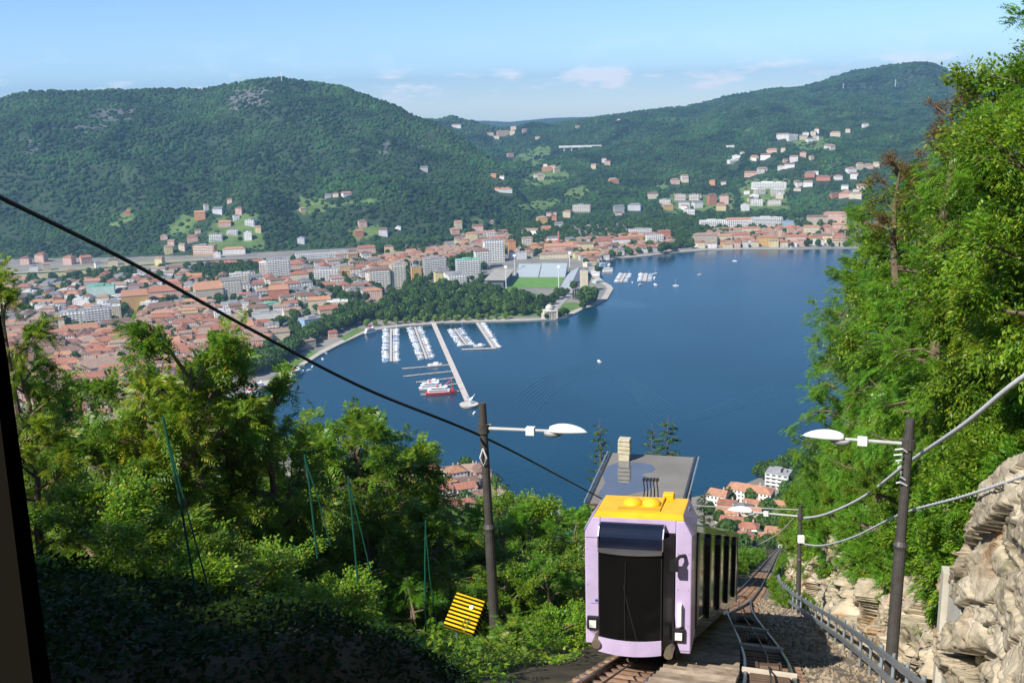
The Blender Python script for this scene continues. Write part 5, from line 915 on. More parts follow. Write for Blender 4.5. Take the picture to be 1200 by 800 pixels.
b = MB(); b.add([T0(a, x, z) for a, x, z in ((-.02, -.97, 2.724), (-.02, .97, 2.724), (.16, .93, 2.78), (.16, -.93, 2.78), (1.22, .93, 2.735), (1.22, -.93, 2.735), (1.34, .9, 2.2), (1.34, -.9, 2.2))], [(0, 1, 2, 3), (3, 2, 4, 5), (5, 4, 6, 7), (0, 3, 5, 7), (1, 6, 4, 2)]); part(b, 'yellow_roof_hood', YEL, .02)
for sg in (-1, 1):
    b = MB(); f = [(-.02, .975, 2.724), (-.02, 1.17, 2.42), (.12, .935, 2.785), (1.24, .935, 2.74), (.86, 1.17, 2.46), (.1, 1.175, 2.44)]
    b.add([T0(a, x*sg, z) for a, x, z in f], [(0, 1, 5, 2), (2, 5, 4, 3)]); b.add([T0(a, x*sg*.985, z-.02) for a, x, z in f], [(2, 5, 1, 0), (3, 4, 5, 2)]); part(b, 'roof_corner', PUR)
b = MB()
for x in (-.24, .17): b.lathe([(.21, 0), (.21, .05), (.17, .10), (.09, .14), (.01, .15)], 20, c=(T0(.72, x, 2.745)))
part(b, 'roof_domes', YEL, smooth=True); b = MB(); b.box(.28, .42, -.5, .42, 2.77, 2.80, T=T0); b.box(.42, 1.1, .39, .42, 2.74, 2.79, T=T0); part(b, 'roof_strip', mat('yellow_dark_strip', (.55, .30, .02), .6)); b = MB(); b.box(1.1, 1.3, .36, .60, 2.72, 2.84, T=T0); part(b, 'roof_box', YEL, .02)  # the raised roof strip has a darker yellow
b = MB()
for k in range(5): x = -.10+k*.075; b.tube([T0(1.5+.1*k, x-.05, 2.4), T0(1.45, x, 2.8), T0(1.4, x-.02, 3.02)], .014, 6); b.box(1.36, 1.44, x-.03, x+.025, 3.01, 3.07, T=T0)
part(b, 'aerial_comb', BLK)
# protruding nose with windscreen
def nose(z0, z1, a0, m, name, bulge=.10, x0=-.80, x1=.56, dz=0):
    b = MB(); n = 12; vs = []
    for z in (z0, z1):
        for k in range(n+1):
            u = k/n; x = x0+(x1-x0)*u; vs.append(T0(a0-bulge*(1-(2*u-1)**2), x, z-dz*(1-(2*u-1)**2)*(1 if z == z0 else 0)))
    for z in (z0, z1): vs += [T0(.3, x0, z), T0(.3, x1, z)]
    q = n+1; fs = [(k, k+1, q+k+1, q+k) for k in range(n)]+[(n, 2*q+1, 2*q+3, q+n), (0, q, 2*q+2, 2*q)]+[tuple([q+k for k in range(q)]+[2*q+3, 2*q+2]), tuple([k for k in range(q)][::-1]+[2*q, 2*q+1])]
    b.add(vs, fs); return part(b, name, m)
nose(.03, .33, -.34, PUR, 'bumper', .08, dz=.03); nose(.332, 2.13, -.30, DG, 'windscreen', .12); nose(2.132, 2.20, -.36, CHR, 'windscreen_visor', .10)
b = MB(); n = 10; vs = []
for x in (-.79, .55):
    for k in range(n+1): th = math.pi*.5*k/n; vs.append(T0(-.30+.34*(1-math.cos(th)) if k else -.30, x, 2.22+.42*math.sin(th)))
b.add(vs, [(k, k+1, n+2+k, n+1+k) for k in range(n)]+[tuple(range(n+1))[::-1], tuple(range(n+1, 2*n+2))]); part(b, 'destination_display', NAVY)
b = MB(); 
for x in (-.815, .555): b.add([T0(a, x+dx, z) for dx in (0, .025) for a, z in ((-.33, 2.20), (-.31, 2.44), (-.18, 2.60), (.05, 2.66), (.05, 2.20))], [(0, 1, 2, 3, 4), (9, 8, 7, 6, 5), (0, 5, 6, 1), (1, 6, 7, 2), (2, 7, 8, 3)])
part(b, 'display_side_cap', CHR)
b = MB(); b.add([T0(a, x, z) for x in (.585, .80) for a, z in ((-.28 if x < .6 else .02, .12), (-.28 if x < .6 else .02, 2.44), )]+[], [(0, 2, 3, 1)]); part(b, 'nose_side_shade', BLK)  # right return of the nose, its shade painted in as black
b = MB(); b.tube([T0(-.44, -.2, .36), T0(-.445, -.21, 1.1), T0(-.44, -.19, 2.0)], .012, 6); part(b, 'wiper', BLK)
for sg, x, z in ((-1, -.97, .50), (1, .90, .36)):
    b = MB(); b.box(-.10, -.02, x-.13, x+.13, z-.14, z+.14, T=T0); h_ = part(b, 'headlight', BLK, .02); b = MB(); b.box(-.125, -.101, x-.075, x+.075, z-.085, z+.065, T=T0); part(b, 'lens', mat('lamp_lens', (.75, .78, .75), .15, scale=2), parent=h_)
for x, z in ((-.84, .20), (.72, .08)):
    b = MB(); b.tube([T0(-.02, x, z), T0(-.40, x, z)], .10, 16); part(b, 'buffer', mat('buffer_brass', (.32, .27, .19), .4, metal=.7, scale=3))
b = MB(); b.box(-.14, -.02, .86, .96, .56, 1.02, T=T0); part(b, 'white_handle_box', mat('white_plastic', (.75, .74, .76), .4), .02)
b = MB(); b.tube([T0(-.02, 1.0, 2.02), T0(-.22, .92, 2.08), T0(-.28, .82, 2.0)], .04, 6); b.box(-.32, -.24, .72, .90, 1.80, 2.02, T=T0); part(b, 'mirror', BLK)
b = MB(); b.box(-.028, -.021, -.93, -.87, .94, .99, T=T0); b.box(-.028, -.021, -1.02, -.80, .90, .906, T=T0); part(b, 'small_crest', mat('crest_blue', (.05, .06, .25), .5))
b = MB(); b.box(-.026, -.021, -1.13, -.82, 2.29, 2.297, T=T0); b.box(-.026, -.021, .82, 1.13, .0, .006, T=T0); part(b, 'panel_seam', BLK)
b = MB()
for sg in (-1, 1):
    for z in (.55, 1.3, 2.05):
        for x in (.86, 1.09): b.lathe([(.012, 0), (.001, .006)], 6, c=(0, 0, 0)) if False else b.box(-.027, -.021, sg*x-.008, sg*x+.008, z-.008, z+.008, T=T0)
part(b, 'rivets', CHR, kind='stuff')
b = MB(); b.box(-.31, -.295, -.80, -.775, .34, 2.05, T=T0); b.box(-.31, -.295, .535, .56, .34, 2.05, T=T0); part(b, 'windscreen_rubber', BLK)
b = MB(); b.tube([T0(-.42, .05, .36), T0(-.425, -.1, .9), T0(-.42, -.24, 1.5)], .014, 6); part(b, 'wiper_arm', BLK)
# body behind the front
b = MB(); b.box(.3, LC, -1.10, 1.10, .12, .55, T=TS); part(b, 'floor_skirt', SIDEP, .02)
b = MB(); b.box(.9, LC, -1.02, 1.02, 2.58, 2.70, T=TS); b.box(.32, LC, -1.14, -1.03, 2.50, 2.66, T=TS); b.box(.32, LC, 1.03, 1.14, 2.50, 2.66, T=TS); part(b, 'roof', mat('roof_olive', (.11, .12, .07), .35, scale=.6, coat=.4), .02)
b = MB(); b.box(.9, LC-.05, -1.06, 1.06, .556, 2.575, T=TS); part(b, 'saloon', BLK)
b = MB(); b.box(LC, LC+.1, -1.12, 1.12, .1, 2.66, T=TS); part(b, 'end_wall', PUR)
edges = [.86, 3.86, 6.96, 10.26, 13.66, 15.95]
for sg in (-1, 1):
    for i in range(5):
        a0_, a1_ = edges[i]+.3, edges[i+1]-.02; b = MB(); y0, y1 = sorted((sg*1.065, sg*1.10)); b.box(a0_, a1_, y0, y1, .56, 2.49, T=TS); part(b, 'side_window', SIDEG)
        b = MB(); y0, y1 = sorted((sg*1.07, sg*1.19)); am = edges[i]+.14
        pts = [(am-.2, .5), (am-.2, 2.30), (am-.12, 2.46), (am, 2.51), (am+.12, 2.46), (am+.2, 2.30), (am+.2, .5)]
        n = 7; b.add([T0(a, y0, z-.45*am/1.12) for a, z in pts]+[T0(a, y1, z-.45*am/1.12) for a, z in pts], [tuple(range(n)), tuple(range(n, 2*n))[::-1]]+[(k, n+k, n+(k+1) % n, (k+1) % n) for k in range(n)]); part(b, 'side_pillar', BLK)
for a in (2.2, 13.8):
    for sg in (-1, 1):
        b = MB(); c0 = np.array(T0(a, sg*.55, -.10-.45*a+.02)); b.tube([c0-FV*.06, c0+FV*.06], .30, 18); part(b, 'wheel', RAIL)
b = MB(); b.box(1.0, LC-1, -.7, .7, -.25, .11, T=TS); part(b, 'underframe', BLK)
b = MB(); b.box(-.05, 1.3, -.78, .78, .0, 2.45, T=T0); part(b, 'cab_interior', BLK)

# ================================================================== lamp posts
POLE = mat('pole_steel', (.085, .080, .075), .55, metal=.4, scale=5, var=.2, bump=.004); LW = mat('lamp_white', (.80, .82, .84), .35, scale=3, var=.03); LG = mat('lamp_grey', (.32, .33, .34), .45, scale=3)
BOXW = mat('box_white', (.70, .72, .70), .5)
def lamp_post(base, top, arm, label, rot=0, head=.95, thick=.13, parts_=True, junction=None):
    base, top = np.array(base), np.array(top); r = empty('lamp_post', tuple(base), 0, label, 'lamp post', 'lamp posts down the funicular line'); up = top-base; mid = up*.52; arm = np.array(arm); ad = arm/np.linalg.norm(arm)
    b = MB(); b.tube([up*0-[0, 0, .4], mid*.97, mid], [thick, thick*.93, thick*1.12], 14); b.tube([mid, mid*1.03, up], [thick*1.12, thick*.8, thick*.68], 14); b.build('pole', POLE, r, smooth=False)
    at_ = up*.905; e = at_+arm
    b = MB(); b.tube([at_, at_+arm*.55, e], [.045, .042, .035], 8); b.build('arm', mat('arm_grey', (.40, .41, .41), .5, scale=3), r)
    if parts_:
        b = MB(); b.tube([at_-[0, 0, .12], at_+[0, 0, .12]], thick*1.05, 12); b.tube([at_+ad*.0+[0, 0, .1], at_+ad*.22+[0, 0, .1]], .03, 6); b.build('clamp', POLE, r)
        b = MB(); q = at_+arm*.72; s = np.cross(ad, [0, 0, 1]); pts = [q+ad*i*.11+s*j*.08+np.array([0, 0, k*.10-.02]) for i in (-1, 1) for j in (-1, 1) for k in (-1, 1)]
        b.add(pts, [(0, 1, 3, 2), (4, 6, 7, 5), (0, 4, 5, 1), (2, 3, 7, 6), (0, 2, 6, 4), (1, 5, 7, 3)]); b.build('connection_box', BOXW, r)
    s = np.cross(ad, [0, 0, 1]); hd = empty('lamp_head', tuple(e)); hd.parent = r; kid(hd, r)
    def shell(z0, z1, w, name, m, l0, l1, dark=False):
        b = MB(); n, k_ = 10, 10; vs = []
        for i in range(n+1):
            u = i/n; prof = math.sin(math.pi*min(1, (u*.92+.10)))**.55*(1-.25*u); 
            for j in range(k_+1):
                th = math.pi*j/k_; vs.append(ad*(l0+(l1-l0)*u)+s*math.cos(th)*w*prof+np.array([0, 0, z0+(z1-z0)*math.sin(th)*prof+u*.0]))
        fs = [(i*(k_+1)+j, i*(k_+1)+j+1, (i+1)*(k_+1)+j+1, (i+1)*(k_+1)+j) for i in range(n) for j in range(k_)]; fs += [(i*(k_+1), (i+1)*(k_+1), (i+1)*(k_+1)+k_, i*(k_+1)+k_) for i in range(n)]+[tuple(range(k_+1))[::-1], tuple(range(n*(k_+1), (n+1)*(k_+1)))]
        b.add(vs, fs); b.build(name, m, hd, smooth=True)
    shell(.0, .24*head, .20*head, 'cover', LW, .02, head*1.05); shell(-.02, -.2*head, .13*head, 'housing', LG, -.12, head*.42)
    if not parts_: return r
    if junction:
        b = MB(); q = up*junction; b.box(q[0]-.14, q[0]+.14, q[1]-.30, q[1]-.12, q[2]-.17, q[2]+.17); b.build('junction_box', BOXW, r, bevel=.015)
    return r
# left: foot at (580,742) and head of the pole at (565,472)
def pole_at(pb, pt, s): B_, t0 = pick(*pb, s); d = ray(*pt); T_ = CAM+d*((B_@_fw-_fw@CAM)/(1.0)/1.0) if False else None; 
def two(pb, pt, s):
    B_, t0 = pick(*pb, s); dep = (B_-CAM)@_fw; k = dep; T_ = CAM+ray(*pt)*k; T_ = CAM+ray(*pt)*(k-(T_-B_)[2]*math.sin(PITCH)*1.0/ math.cos(PITCH)**0*1.0) ; return B_, T_
B1, T1 = two((581, 742), (565, 472), 23.2); B1[2] = gz(*st_of(B1[0], B1[1]))-.05
dd = (B1-CAM)@_fw
lamp_post(B1, T1, RX*1.75+np.array([0, 0, .05]), 'grey lamp post left of the purple car, white lamp on a long arm', thick=.145)
B2, T2_ = two((1043, 789), (1067, 490), 24.2)
lamp_post(B2, T2_, -RX*1.45+HX*.0+np.array([0, 0, .02]), 'nearest grey lamp post before the rock face, lamp hanging over the track', thick=.155)
B3, T3_ = two((935, 722), (938, 592), 44)
lamp_post(B3, T3_, -RX*2.1, 'second lamp post beside the rock face, white box on its pole', thick=.12, head=1.1, junction=.72)
for k, (px, py) in enumerate(((886, 621), (891, 640), (892, 651), (892.5, 657), (893, 663), (893.5, 669))):
    # the line's lamps farther down, each found where its head stands 6 m over the slope
    d = ray(px, py); kk = (276.7+5.4-280)/(d[2]+.45*(d@HX)); P = CAM+d*kk; s = float(P@HX); t = float(P@RX)+2.3; B_ = W3(s, t, gz(s, min(t, tb(s)))); lamp_post(B_, B_+[0, 0, 6.1], -RX*2.0, '%s lamp post down the line beyond the white box' % ['first', 'second', 'third', 'fourth', 'fifth', 'sixth'][k], parts_=False, thick=.1, head=1.3)
# cables
CAB = mat('cable_black', (.012, .012, .013), .6); ROPE = mat('cable_white', (.55, .57, .58), .6, scale=8)
def cable(name, pts, rad, m, label, sag=0):
    P = [at(px, py, d) for px, py, d in pts]; Q = []
    for i in range(len(P)-1):
        p0 = P[max(i-1, 0)]; p1 = P[i]; p2 = P[i+1]; p3 = P[min(i+2, len(P)-1)]
        for k in range(10): u = k/10; Q.append(.5*((2*p1)+(p2-p0)*u+(2*p0-5*p1+4*p2-p3)*u*u+(3*p1-p0-3*p2+p3)*u**3))
    Q.append(P[-1]); b = MB(); b.tube(Q, rad, 8); return tag(b.build(name, m, smooth=True), label, 'cable'), Q
cable('overhead_cable', [(-90, 185, 11.5), (0, 231, 13), (150, 306, 16), (300, 389, 19.5), (430, 456, 22.6), (567, 512, 26.3), (660, 560, 40), (720, 592, 55)], .034, CAB, 'thick black cable slung across the whole view to the left lamp post')
_, Q = cable('white_hose_cable', [(1300, 385, 15.5), (1200, 441, 17.5), (1130, 497, 20.5), (1066, 541, 26.2), (1010, 583, 33), (965, 603, 40), (938, 607, 46.5)], .05, ROPE, 'thick white cable sagging between the right lamp posts, upper one')
_, Q2 = cable('white_spiral_cable', [(1300, 520, 15.5), (1200, 557, 17.5), (1130, 581, 20.5), (1056, 602, 26.2), (1000, 629, 33), (962, 639, 40), (938, 636, 46.5)], .028, ROPE, 'thin white cable wound with ties between the right lamp posts, lower one')
b = MB()
for q0, q1 in zip(Q2[::1][:-1], Q2[1:]):
    for u in (.15, .6): u += R_.uniform(-.1, .1); c = q0*(1-u)+q1*u; b.tube([c+[0, 0, .04]-RX*.02, c-[0, 0, R_.uniform(.04, .08)]+RX*.02], .008, 4)
tag(b.build('cable_ties', ROPE), 'short white ties wound round the thin cable', 'cable ties', kind='stuff')
cable('lamp_feed_cable', [(938, 598, 46.5), (912, 625, 60), (885, 640, 75), (878, 648, 95)], .03, ROPE, 'white cable dropping from the second right lamp post down the line')
cable('cross_wire', [(938, 597, 46.4), (885, 595, 47), (830, 593, 48), (800, 590, 52)], .025, mat('wire_grey', (.3, .3, .3), .5), 'thin wire running left from the second right lamp post')
b = MB(); c = B2*.28+T2_*.72; c = B2+(T2_-B2)*.83
for k in range(7): th = k*.9; b.tube([c-HX*.14+RX*(.12*math.cos(th)-.1)+[0, 0, -.5+.14*k], c-HX*.2-RX*.14+[0, 0, -.4+.14*k], c-HX*.14+RX*(.1*math.sin(th)-.22)+[0, 0, -.45+.14*k]], .02, 5)
tag(b.build('rope_bundle', ROPE), 'tangled rope bundle tied to the nearest right lamp post', 'rope')
b = MB(); c = B1+(T1-B1)*.80; b.tube([c-HX*.16+[0, 0, .25], c-HX*.18+RX*.10+[0, 0, 0], c-HX*.16+[0, 0, -.22], c-HX*.18-RX*.08+[0, 0, 0], c-HX*.16+[0, 0, .25]], .022, 6); tag(b.build('wire_loop', ROPE), 'small white wire loop hung on the left lamp post', 'wire')

# ================================================================== house below the car
ZR = 280-23.4
c4 = [on(px, py, ZR) for px, py in ((689, 589), (800, 592), (815, 535.5), (716, 530))]
hs = empty('house', tuple(c4[0]), 0, 'small flat-roofed house with a puddle on its roof, behind the purple car', 'house'); ZRF = mat('roof_felt', (.15, .145, .135), .8, col2=(.20, .19, .175), scale=.5, detail=8); HW = mat('house_wall_rose', (.36, .16, .13), .85, scale=1)
def quadprism(b, q, z0, z1, s=1.0, m=0):
    c = sum(q)/4; q = [c+(p-c)*s for p in q]; b.add([(p[0], p[1], z) for z in (z0, z1) for p in q], [(0, 3, 2, 1), (4, 5, 6, 7), (0, 1, 5, 4), (1, 2, 6, 5), (2, 3, 7, 6), (3, 0, 4, 7)], m)
def hpart(b, name, m, **k): o = b.build(name, m, **k); o.parent = hs; o.matrix_parent_inverse = Matrix.Translation(-hs.location); kid(o, hs); return o
b = MB(); quadprism(b, c4, ZR-7, ZR-.30, .93); hpart(b, 'wall', HW); b = MB(); quadprism(b, c4, ZR-.296, ZR-.05, 1.0); hpart(b, 'fascia', mat('fascia_dark', (.10, .05, .045), .7)); 
cc = sum(c4)/4; n = 6
for i in range(n):
    b = MB(); f0, f1 = i/n+.002, (i+1)/n-.002; q = [c4[0]+(c4[3]-c4[0])*f0, c4[1]+(c4[2]-c4[1])*f0, c4[1]+(c4[2]-c4[1])*f1, c4[0]+(c4[3]-c4[0])*f1]; b.add([(p[0], p[1], z) for z in (ZR-.048, ZR-.001*(i % 2)) for p in q], [(0, 3, 2, 1), (4, 5, 6, 7), (0, 1, 5, 4), (1, 2, 6, 5), (2, 3, 7, 6), (3, 0, 4, 7)]); hpart(b, 'roof_panel', ZRF)
for a, c in ((0, 3), (1, 2)):
    b = MB(); A_, B_ = c4[a]+[0, 0, .03], c4[c]+[0, 0, .03]; b.tube([A_, B_], .10, 5); hpart(b, 'roof_edge', mat('edge_metal', (.06, .06, .065), .4, metal=.4))
    b = MB(); off = (RX if a else -RX)*.22; b.tube([A_+off, B_+off], .06, 5); hpart(b, 'gutter', GALV)
pud = [(709, 566), (706, 556), (712, 546), (722, 542), (738, 541), (752, 542), (764, 544), (768, 549), (765, 553), (757, 554), (752, 556), (759, 559), (766, 564), (764, 571), (756, 575), (744, 577), (733, 580), (722, 583), (708, 584), (699, 582), (703, 575)]
P = [on(px, py, ZR+.004) for px, py in pud]; b = MB(); b.add([(p[0], p[1], ZR+.006) for p in P], [tuple(range(len(P)))]); 
tri_ = tessellate_polygon([[Vector((p[0], p[1], 0)) for p in P]]); b = MB(); fs = []
for q in tri_:
    a, c, e = [P[i][:2] for i in q]; fs.append(q if np.cross(c-a, e-a) > 0 else q[::-1])
b.add([(p[0], p[1], ZR+.006) for p in P], fs); o = b.build('puddle', mat('puddle_water', (.10, .11, .13), .03, scale=.5, spec=1, coat=1)); tag(o, 'shallow rain puddle lying on the flat grey roof', 'puddle')
P = on(732, 538.5, ZR); r = hs; CHM = mat('chimney_render', (.40, .36, .26), .9, col2=(.50, .46, .35), scale=3, bump=.02)
def cb(z0, z1, w, d, nm='chimney_band'): b = MB(); b.add([P+HX*i*d+RX*j*w+np.array([0, 0, z]) for z in (z0, z1) for i, j in ((-1, -1), (-1, 1), (1, 1), (1, -1))], [(0, 3, 2, 1), (4, 5, 6, 7), (0, 1, 5, 4), (1, 2, 6, 5), (2, 3, 7, 6), (3, 0, 4, 7)]); return hpart(b, nm, CHM, bevel=.03)
cb(0, .46, .36, .32, 'chimney')
for k in range(3): cb(.50+k*.28, .73+k*.28, .41, .36)
b = MB(); b.add([P+HX*i*.30+RX*j*.34+np.array([0, 0, z]) for z in (.4, 1.35) for i, j in ((-1, -1), (-1, 1), (1, 1), (1, -1))], [(0, 3, 2, 1), (4, 5, 6, 7), (0, 1, 5, 4), (1, 2, 6, 5), (2, 3, 7, 6), (3, 0, 4, 7)]); hpart(b, 'chimney_core', CHM)
cb(1.36, 1.52, .39, .35, 'chimney_cap')

# ---- small things left of the car
def local(px, py, s): P, t = pick(px, py, s); return P
P = local(546, 721, 21.5); bx = empty('striped_hopper', tuple(P), math.radians(-10), 'tilted yellow hopper with black stripes standing beside the left lamp post', 'hopper'); YB = mat('hopper_yellow', (.74, .46, .006), .85, scale=3, var=.12, spec=.05); MBK = mat('matte_black', (.012, .011, .010), .95, spec=.03)
M_ = Matrix.Rotation(math.radians(-42), 4, 'X') @ Matrix.Rotation(math.radians(14), 4, 'Y')
def hb(b, name, m, bev=0): o = b.build(name, m, bx, bevel=bev); o.matrix_local = M_; return o
b = MB(); b.add([(-.44, -.20, -.44), (.40, -.20, -.44), (.36, .26, -.38), (-.36, .26, -.38), (-.40, -.20, .46), (.40, -.20, .46), (.34, .22, .42), (-.34, .22, .42)], [(0, 3, 2, 1), (4, 5, 6, 7), (0, 1, 5, 4), (1, 2, 6, 5), (2, 3, 7, 6), (3, 0, 4, 7)]); hb(b, 'body', YB, .04)
for k in range(9):
    b = MB(); z = -.40+k*.098; b.box(-.415, .40, -.212, -.2005, z-.025, z+.025); b.box(.4005, .412, -.19, .18, z-.025, z+.025); hb(b, 'stripe', MBK)
b = MB(); b.tube([(.12, -.205, .2), (.12, -.24, .2)], .05, 10); hb(b, 'boss', GALV)
for x in (-.28, .28): b = MB(); b.tube([(x, .1, -.2), (x*1.1, .16, -1.5)], .035, 6); b.build('leg', GALV, bx)
GRN = mat('fence_green', (.008, .075, .05), .5, scale=4)
for k, (p0, p1, s, lb) in enumerate((((191, 488), (234, 700), 10.8, 'tall slender green fence post in the leaves at the left'), ((357, 533), (368, 602), 14, 'pair of green fence rods showing above the middle bushes'), ((408, 558), (416, 634), 15, 'green fence post in the middle of the bushes'), ((499, 610), (497, 705), 18, 'green fence post nearest the striped hopper'))):
    A_, B_ = local(*p0, s), local(*p1, s); r = empty('fence_post', tuple(B_), 0, lb, 'fence post', 'green fence posts among the bushes'); b = MB(); b.tube([A_-B_, (A_-B_)*.5, (B_-B_)-[0, 0, .8]], .018, 8); b.build('rod', GRN, r)
    b = MB(); b.tube([(A_-B_)*.9, (A_-B_)*.3+RX*.12, RX*.22+HX*.1-[0, 0, .6]], .012, 6); b.build('brace', GRN, r)
sheet_p = [(650, 652), (690, 632), (694, 700), (672, 700)]
P_ = [local(px, py, 40 if py > 660 else 47) for px, py in sheet_p]; b = MB(); b.add([tuple(p) for p in P_], [(0, 3, 2, 1)]); tag(b.build('lawn', mat('near_lawn', (.16, .20, .05), .95, col2=(.24, .27, .08), scale=.8)), 'small sunlit lawn below the track, left of the purple car', kind='structure')
fp = empty('teal_fence', tuple(local(650, 636, 47)), 0, 'teal lattice fence on the slope just left of the purple car', 'fence'); F0, F1 = local(652, 640, 47), local(690, 618, 47); u = (F1-F0); TEAL = mat('teal_paint', (.02, .22, .22), .5)
for k in range(15): b = MB(); p = F0+u*k/14-F0; b.tube([p-[0, 0, .5], p+[0, 0, .75]], .025, 5); b.build('bar', TEAL, fp)
for z in (-.4, .1, .7): b = MB(); b.tube([np.array([0, 0, z]), u+[0, 0, z]], .03, 5); b.build('rail', TEAL, fp)
A_, B_ = local(648, 664, 44), local(692, 634, 44); r = empty('handrail', tuple(A_), 0, 'pale grey handrail beam below the teal fence', 'handrail'); b = MB(); b.tube([(0, 0, 0), B_-A_], .07, 6); b.build('beam', CON, r); 
for f in (.1, .5, .9): b = MB(); p = (B_-A_)*f; b.tube([p, p-[0, 0, 1.4]], .04, 6); b.build('post', GALV, r)
RED = mat('red_cloth', (.62, .07, .04), .8, scale=2)
for (px, py, s, w, lb) in ((676, 703, 36, 1.15, 'red canvas cover in the grass beside the purple car'), (628, 690, 37, .7, 'small red cover among the bushes between post and car')):
    P = local(px, py, s); b = MB()
    for i in range(7):
        for j in range(4): b.v.append((-w+2*w*i/6, -.5+j/3, .12*math.sin(i*1.3+j)+.28*math.sin(math.pi*i/6)*math.sin(math.pi*j/3)))
    b.f = [(i*4+j, (i+1)*4+j, (i+1)*4+j+1, i*4+j+1) for i in range(6) for j in range(3)]; b.m = [0]*len(b.f); o = b.build('red_cover', RED, smooth=True); o.location = tuple(P); sm = o.modifiers.new('thickness', 'SOLIDIFY'); sm.thickness = .05; tag(o, lb, 'cover')
# the dark window post of the viewer's own car
wp = empty('cabin_window_post', tuple(at(-60, 600, .6)), 0, 'dark window post of the car the view is taken from', 'window post')
def slab(pts, d0, d1, name, m): b = MB(); n = len(pts); w0 = np.array(wp.location); b.add([at(px, py, d0)-w0 for px, py in pts]+[at(px, py, d1)-w0 for px, py in pts], [tuple(range(n)), tuple(range(n, 2*n))[::-1]]+[(i, n+i, n+(i+1) % n, (i+1) % n) for i in range(n)]); return b.build(name, m, wp)
slab([(-6, 330), (1, 372), (9, 420), (62, 812), (40, 812), (-20, 330)], .58, .66, 'rubber_seal', mat('seal_rubber', (.004, .004, .004), .9, spec=.05)); slab([(-20, 330), (40, 812), (-160, 812), (-160, 330)], .50, .64, 'post_panel', mat('post_panel', (.007, .006, .004), .9, spec=.05))
# ================================================================== near vegetation
def tree_parts(seed, H, R, base, kind, n, size, mleaf, lean=0, nl=11, asp=.42):
    r = np.random.default_rng(seed); b = MB(); top = np.array([lean*R+r.normal()*.2, r.normal()*.2, H*.86]); q = [np.array([0, 0, -.6]), np.array([r.normal()*.08*H*.3, r.normal()*.08*H*.3, H*.3]), np.array([top[0]*.5+r.normal()*.2, r.normal()*.2, H*.6]), top]
    r0 = .028*H**.9+.03; b.tube(q, [r0*1.15, r0*.8, r0*.55, r0*.2], 8)
    def tp(u): u = np.clip(u, 0, 1)*3; i = min(int(u), 2); f = u-i; return q[i]*(1-f)+q[i+1]*f
    tw = []
    for k in range(nl):
        u = base+(1-base)*(k+.4)/nl; o = tp(u); az = k*2.4+r.normal()*.4; el = .25+.6*u+r.normal()*.15; reach = R*(1.05-.55*abs(u-.55)/.55)*r.uniform(.8, 1.15); d = np.array([math.cos(az)*math.cos(el), math.sin(az)*math.cos(el), math.sin(el)])
        m = o+d*reach*.55+r.normal(size=3)*.12; e = o+d*reach+np.array([0, 0, -.10*reach]); b.tube([o, m, e], [r0*.42*(1.1-u*.5), r0*.25, r0*.08], 6); tw.append((o*.4+m*.6, m)); tw.append((m, e))
        for j in range(5):
            s_ = o+(e-o)*r.uniform(.35, .95); dd = d+r.normal(size=3)*.75; dd /= np.linalg.norm(dd); e2 = s_+dd*reach*r.uniform(.25, .5); b.tube([s_, (s_+e2)/2+r.normal(size=3)*.05, e2], [r0*.14, r0*.09, r0*.03], 4, cap=False); tw.append((s_, e2))
            for _ in range(2): d3 = dd+r.normal(size=3)*.8; d3 /= np.linalg.norm(d3); s3 = s_+(e2-s_)*r.uniform(.4, 1); tw.append((s3, s3+d3*reach*r.uniform(.15, .32)))
    A = np.array([t[0] for t in tw]); B_ = np.array([t[1] for t in tw]); i = r.integers(0, len(tw), n); u = r.uniform(.25, 1.05, n)[:, None]; P = A[i]*(1-u)+B_[i]*u+r.normal(size=(n, 3))*(.06 if kind == 'pinnate' else .13)*R*.45
    D = (B_-A)[i]; D /= np.linalg.norm(D, axis=1)[:, None]+1e-6; out_ = P-np.array([0, 0, H*.55]); out_ /= np.linalg.norm(out_, axis=1)[:, None]+1e-6; D = D*.6+out_*.5+r.normal(size=(n, 3))*.5+np.array([0, 0, -.08]); D /= np.linalg.norm(D, axis=1)[:, None]
    return b.mesh('trunk', MATS['bark_near']), leaves_mesh(P, D, kind, size, mleaf, r, asp)
def leaves_mesh(P, D, kind, size, m, r, asp=.42):
    n = len(P); up = np.array([0, 0, 1.0])+r.normal(size=(n, 3))*.35; S_ = np.cross(D, up); S_ /= np.linalg.norm(S_, axis=1)[:, None]+1e-6; Nn = np.cross(S_, D)
    if kind == 'pinnate':
        K_ = 6; Ls = size*r.uniform(.7, 1.2, n)[:, None]; Vs = []
        for k in range(K_+1):
            u = (k+1)/(K_+1); c = P+D*Ls*u+np.array([0, 0, -.38])*Ls*u*u; l = Ls*.36*(1-.45*abs(u-.45)/.55)
            for sg in ((-1, 1) if k < K_ else (0,)):
                d = D*.45+S_*sg*1.0+np.array([0, 0, -.12-.25*u]) if sg else D+np.array([0, 0, -.6]); d = d+r.normal(size=(n, 3))*.10; d /= np.linalg.norm(d, axis=1)[:, None]; w = np.cross(d, Nn); w /= np.linalg.norm(w, axis=1)[:, None]+1e-6
                Vs.append(np.stack([c, c+d*l*.4+w*l*.16, c+d*l-Nn*l*.12, c+d*l*.4-w*l*.16], 1))
        V = np.concatenate(Vs, 0).reshape(-1, 3)
    else:
        l = size*r.uniform(.6, 1.25, n)[:, None]; w = S_*l*asp*.5; V = np.stack([P, P+D*l*.42+w, P+D*l+np.array([0, 0, -.15])*l, P+D*l*.42-w], 1).reshape(-1, 3)
    return np_mesh('crown', V, np.arange(len(V)).reshape(-1, 4), m)
mat('bark_near', (.09, .065, .045), .9, col2=(.17, .13, .09), scale=6, bump=.01)
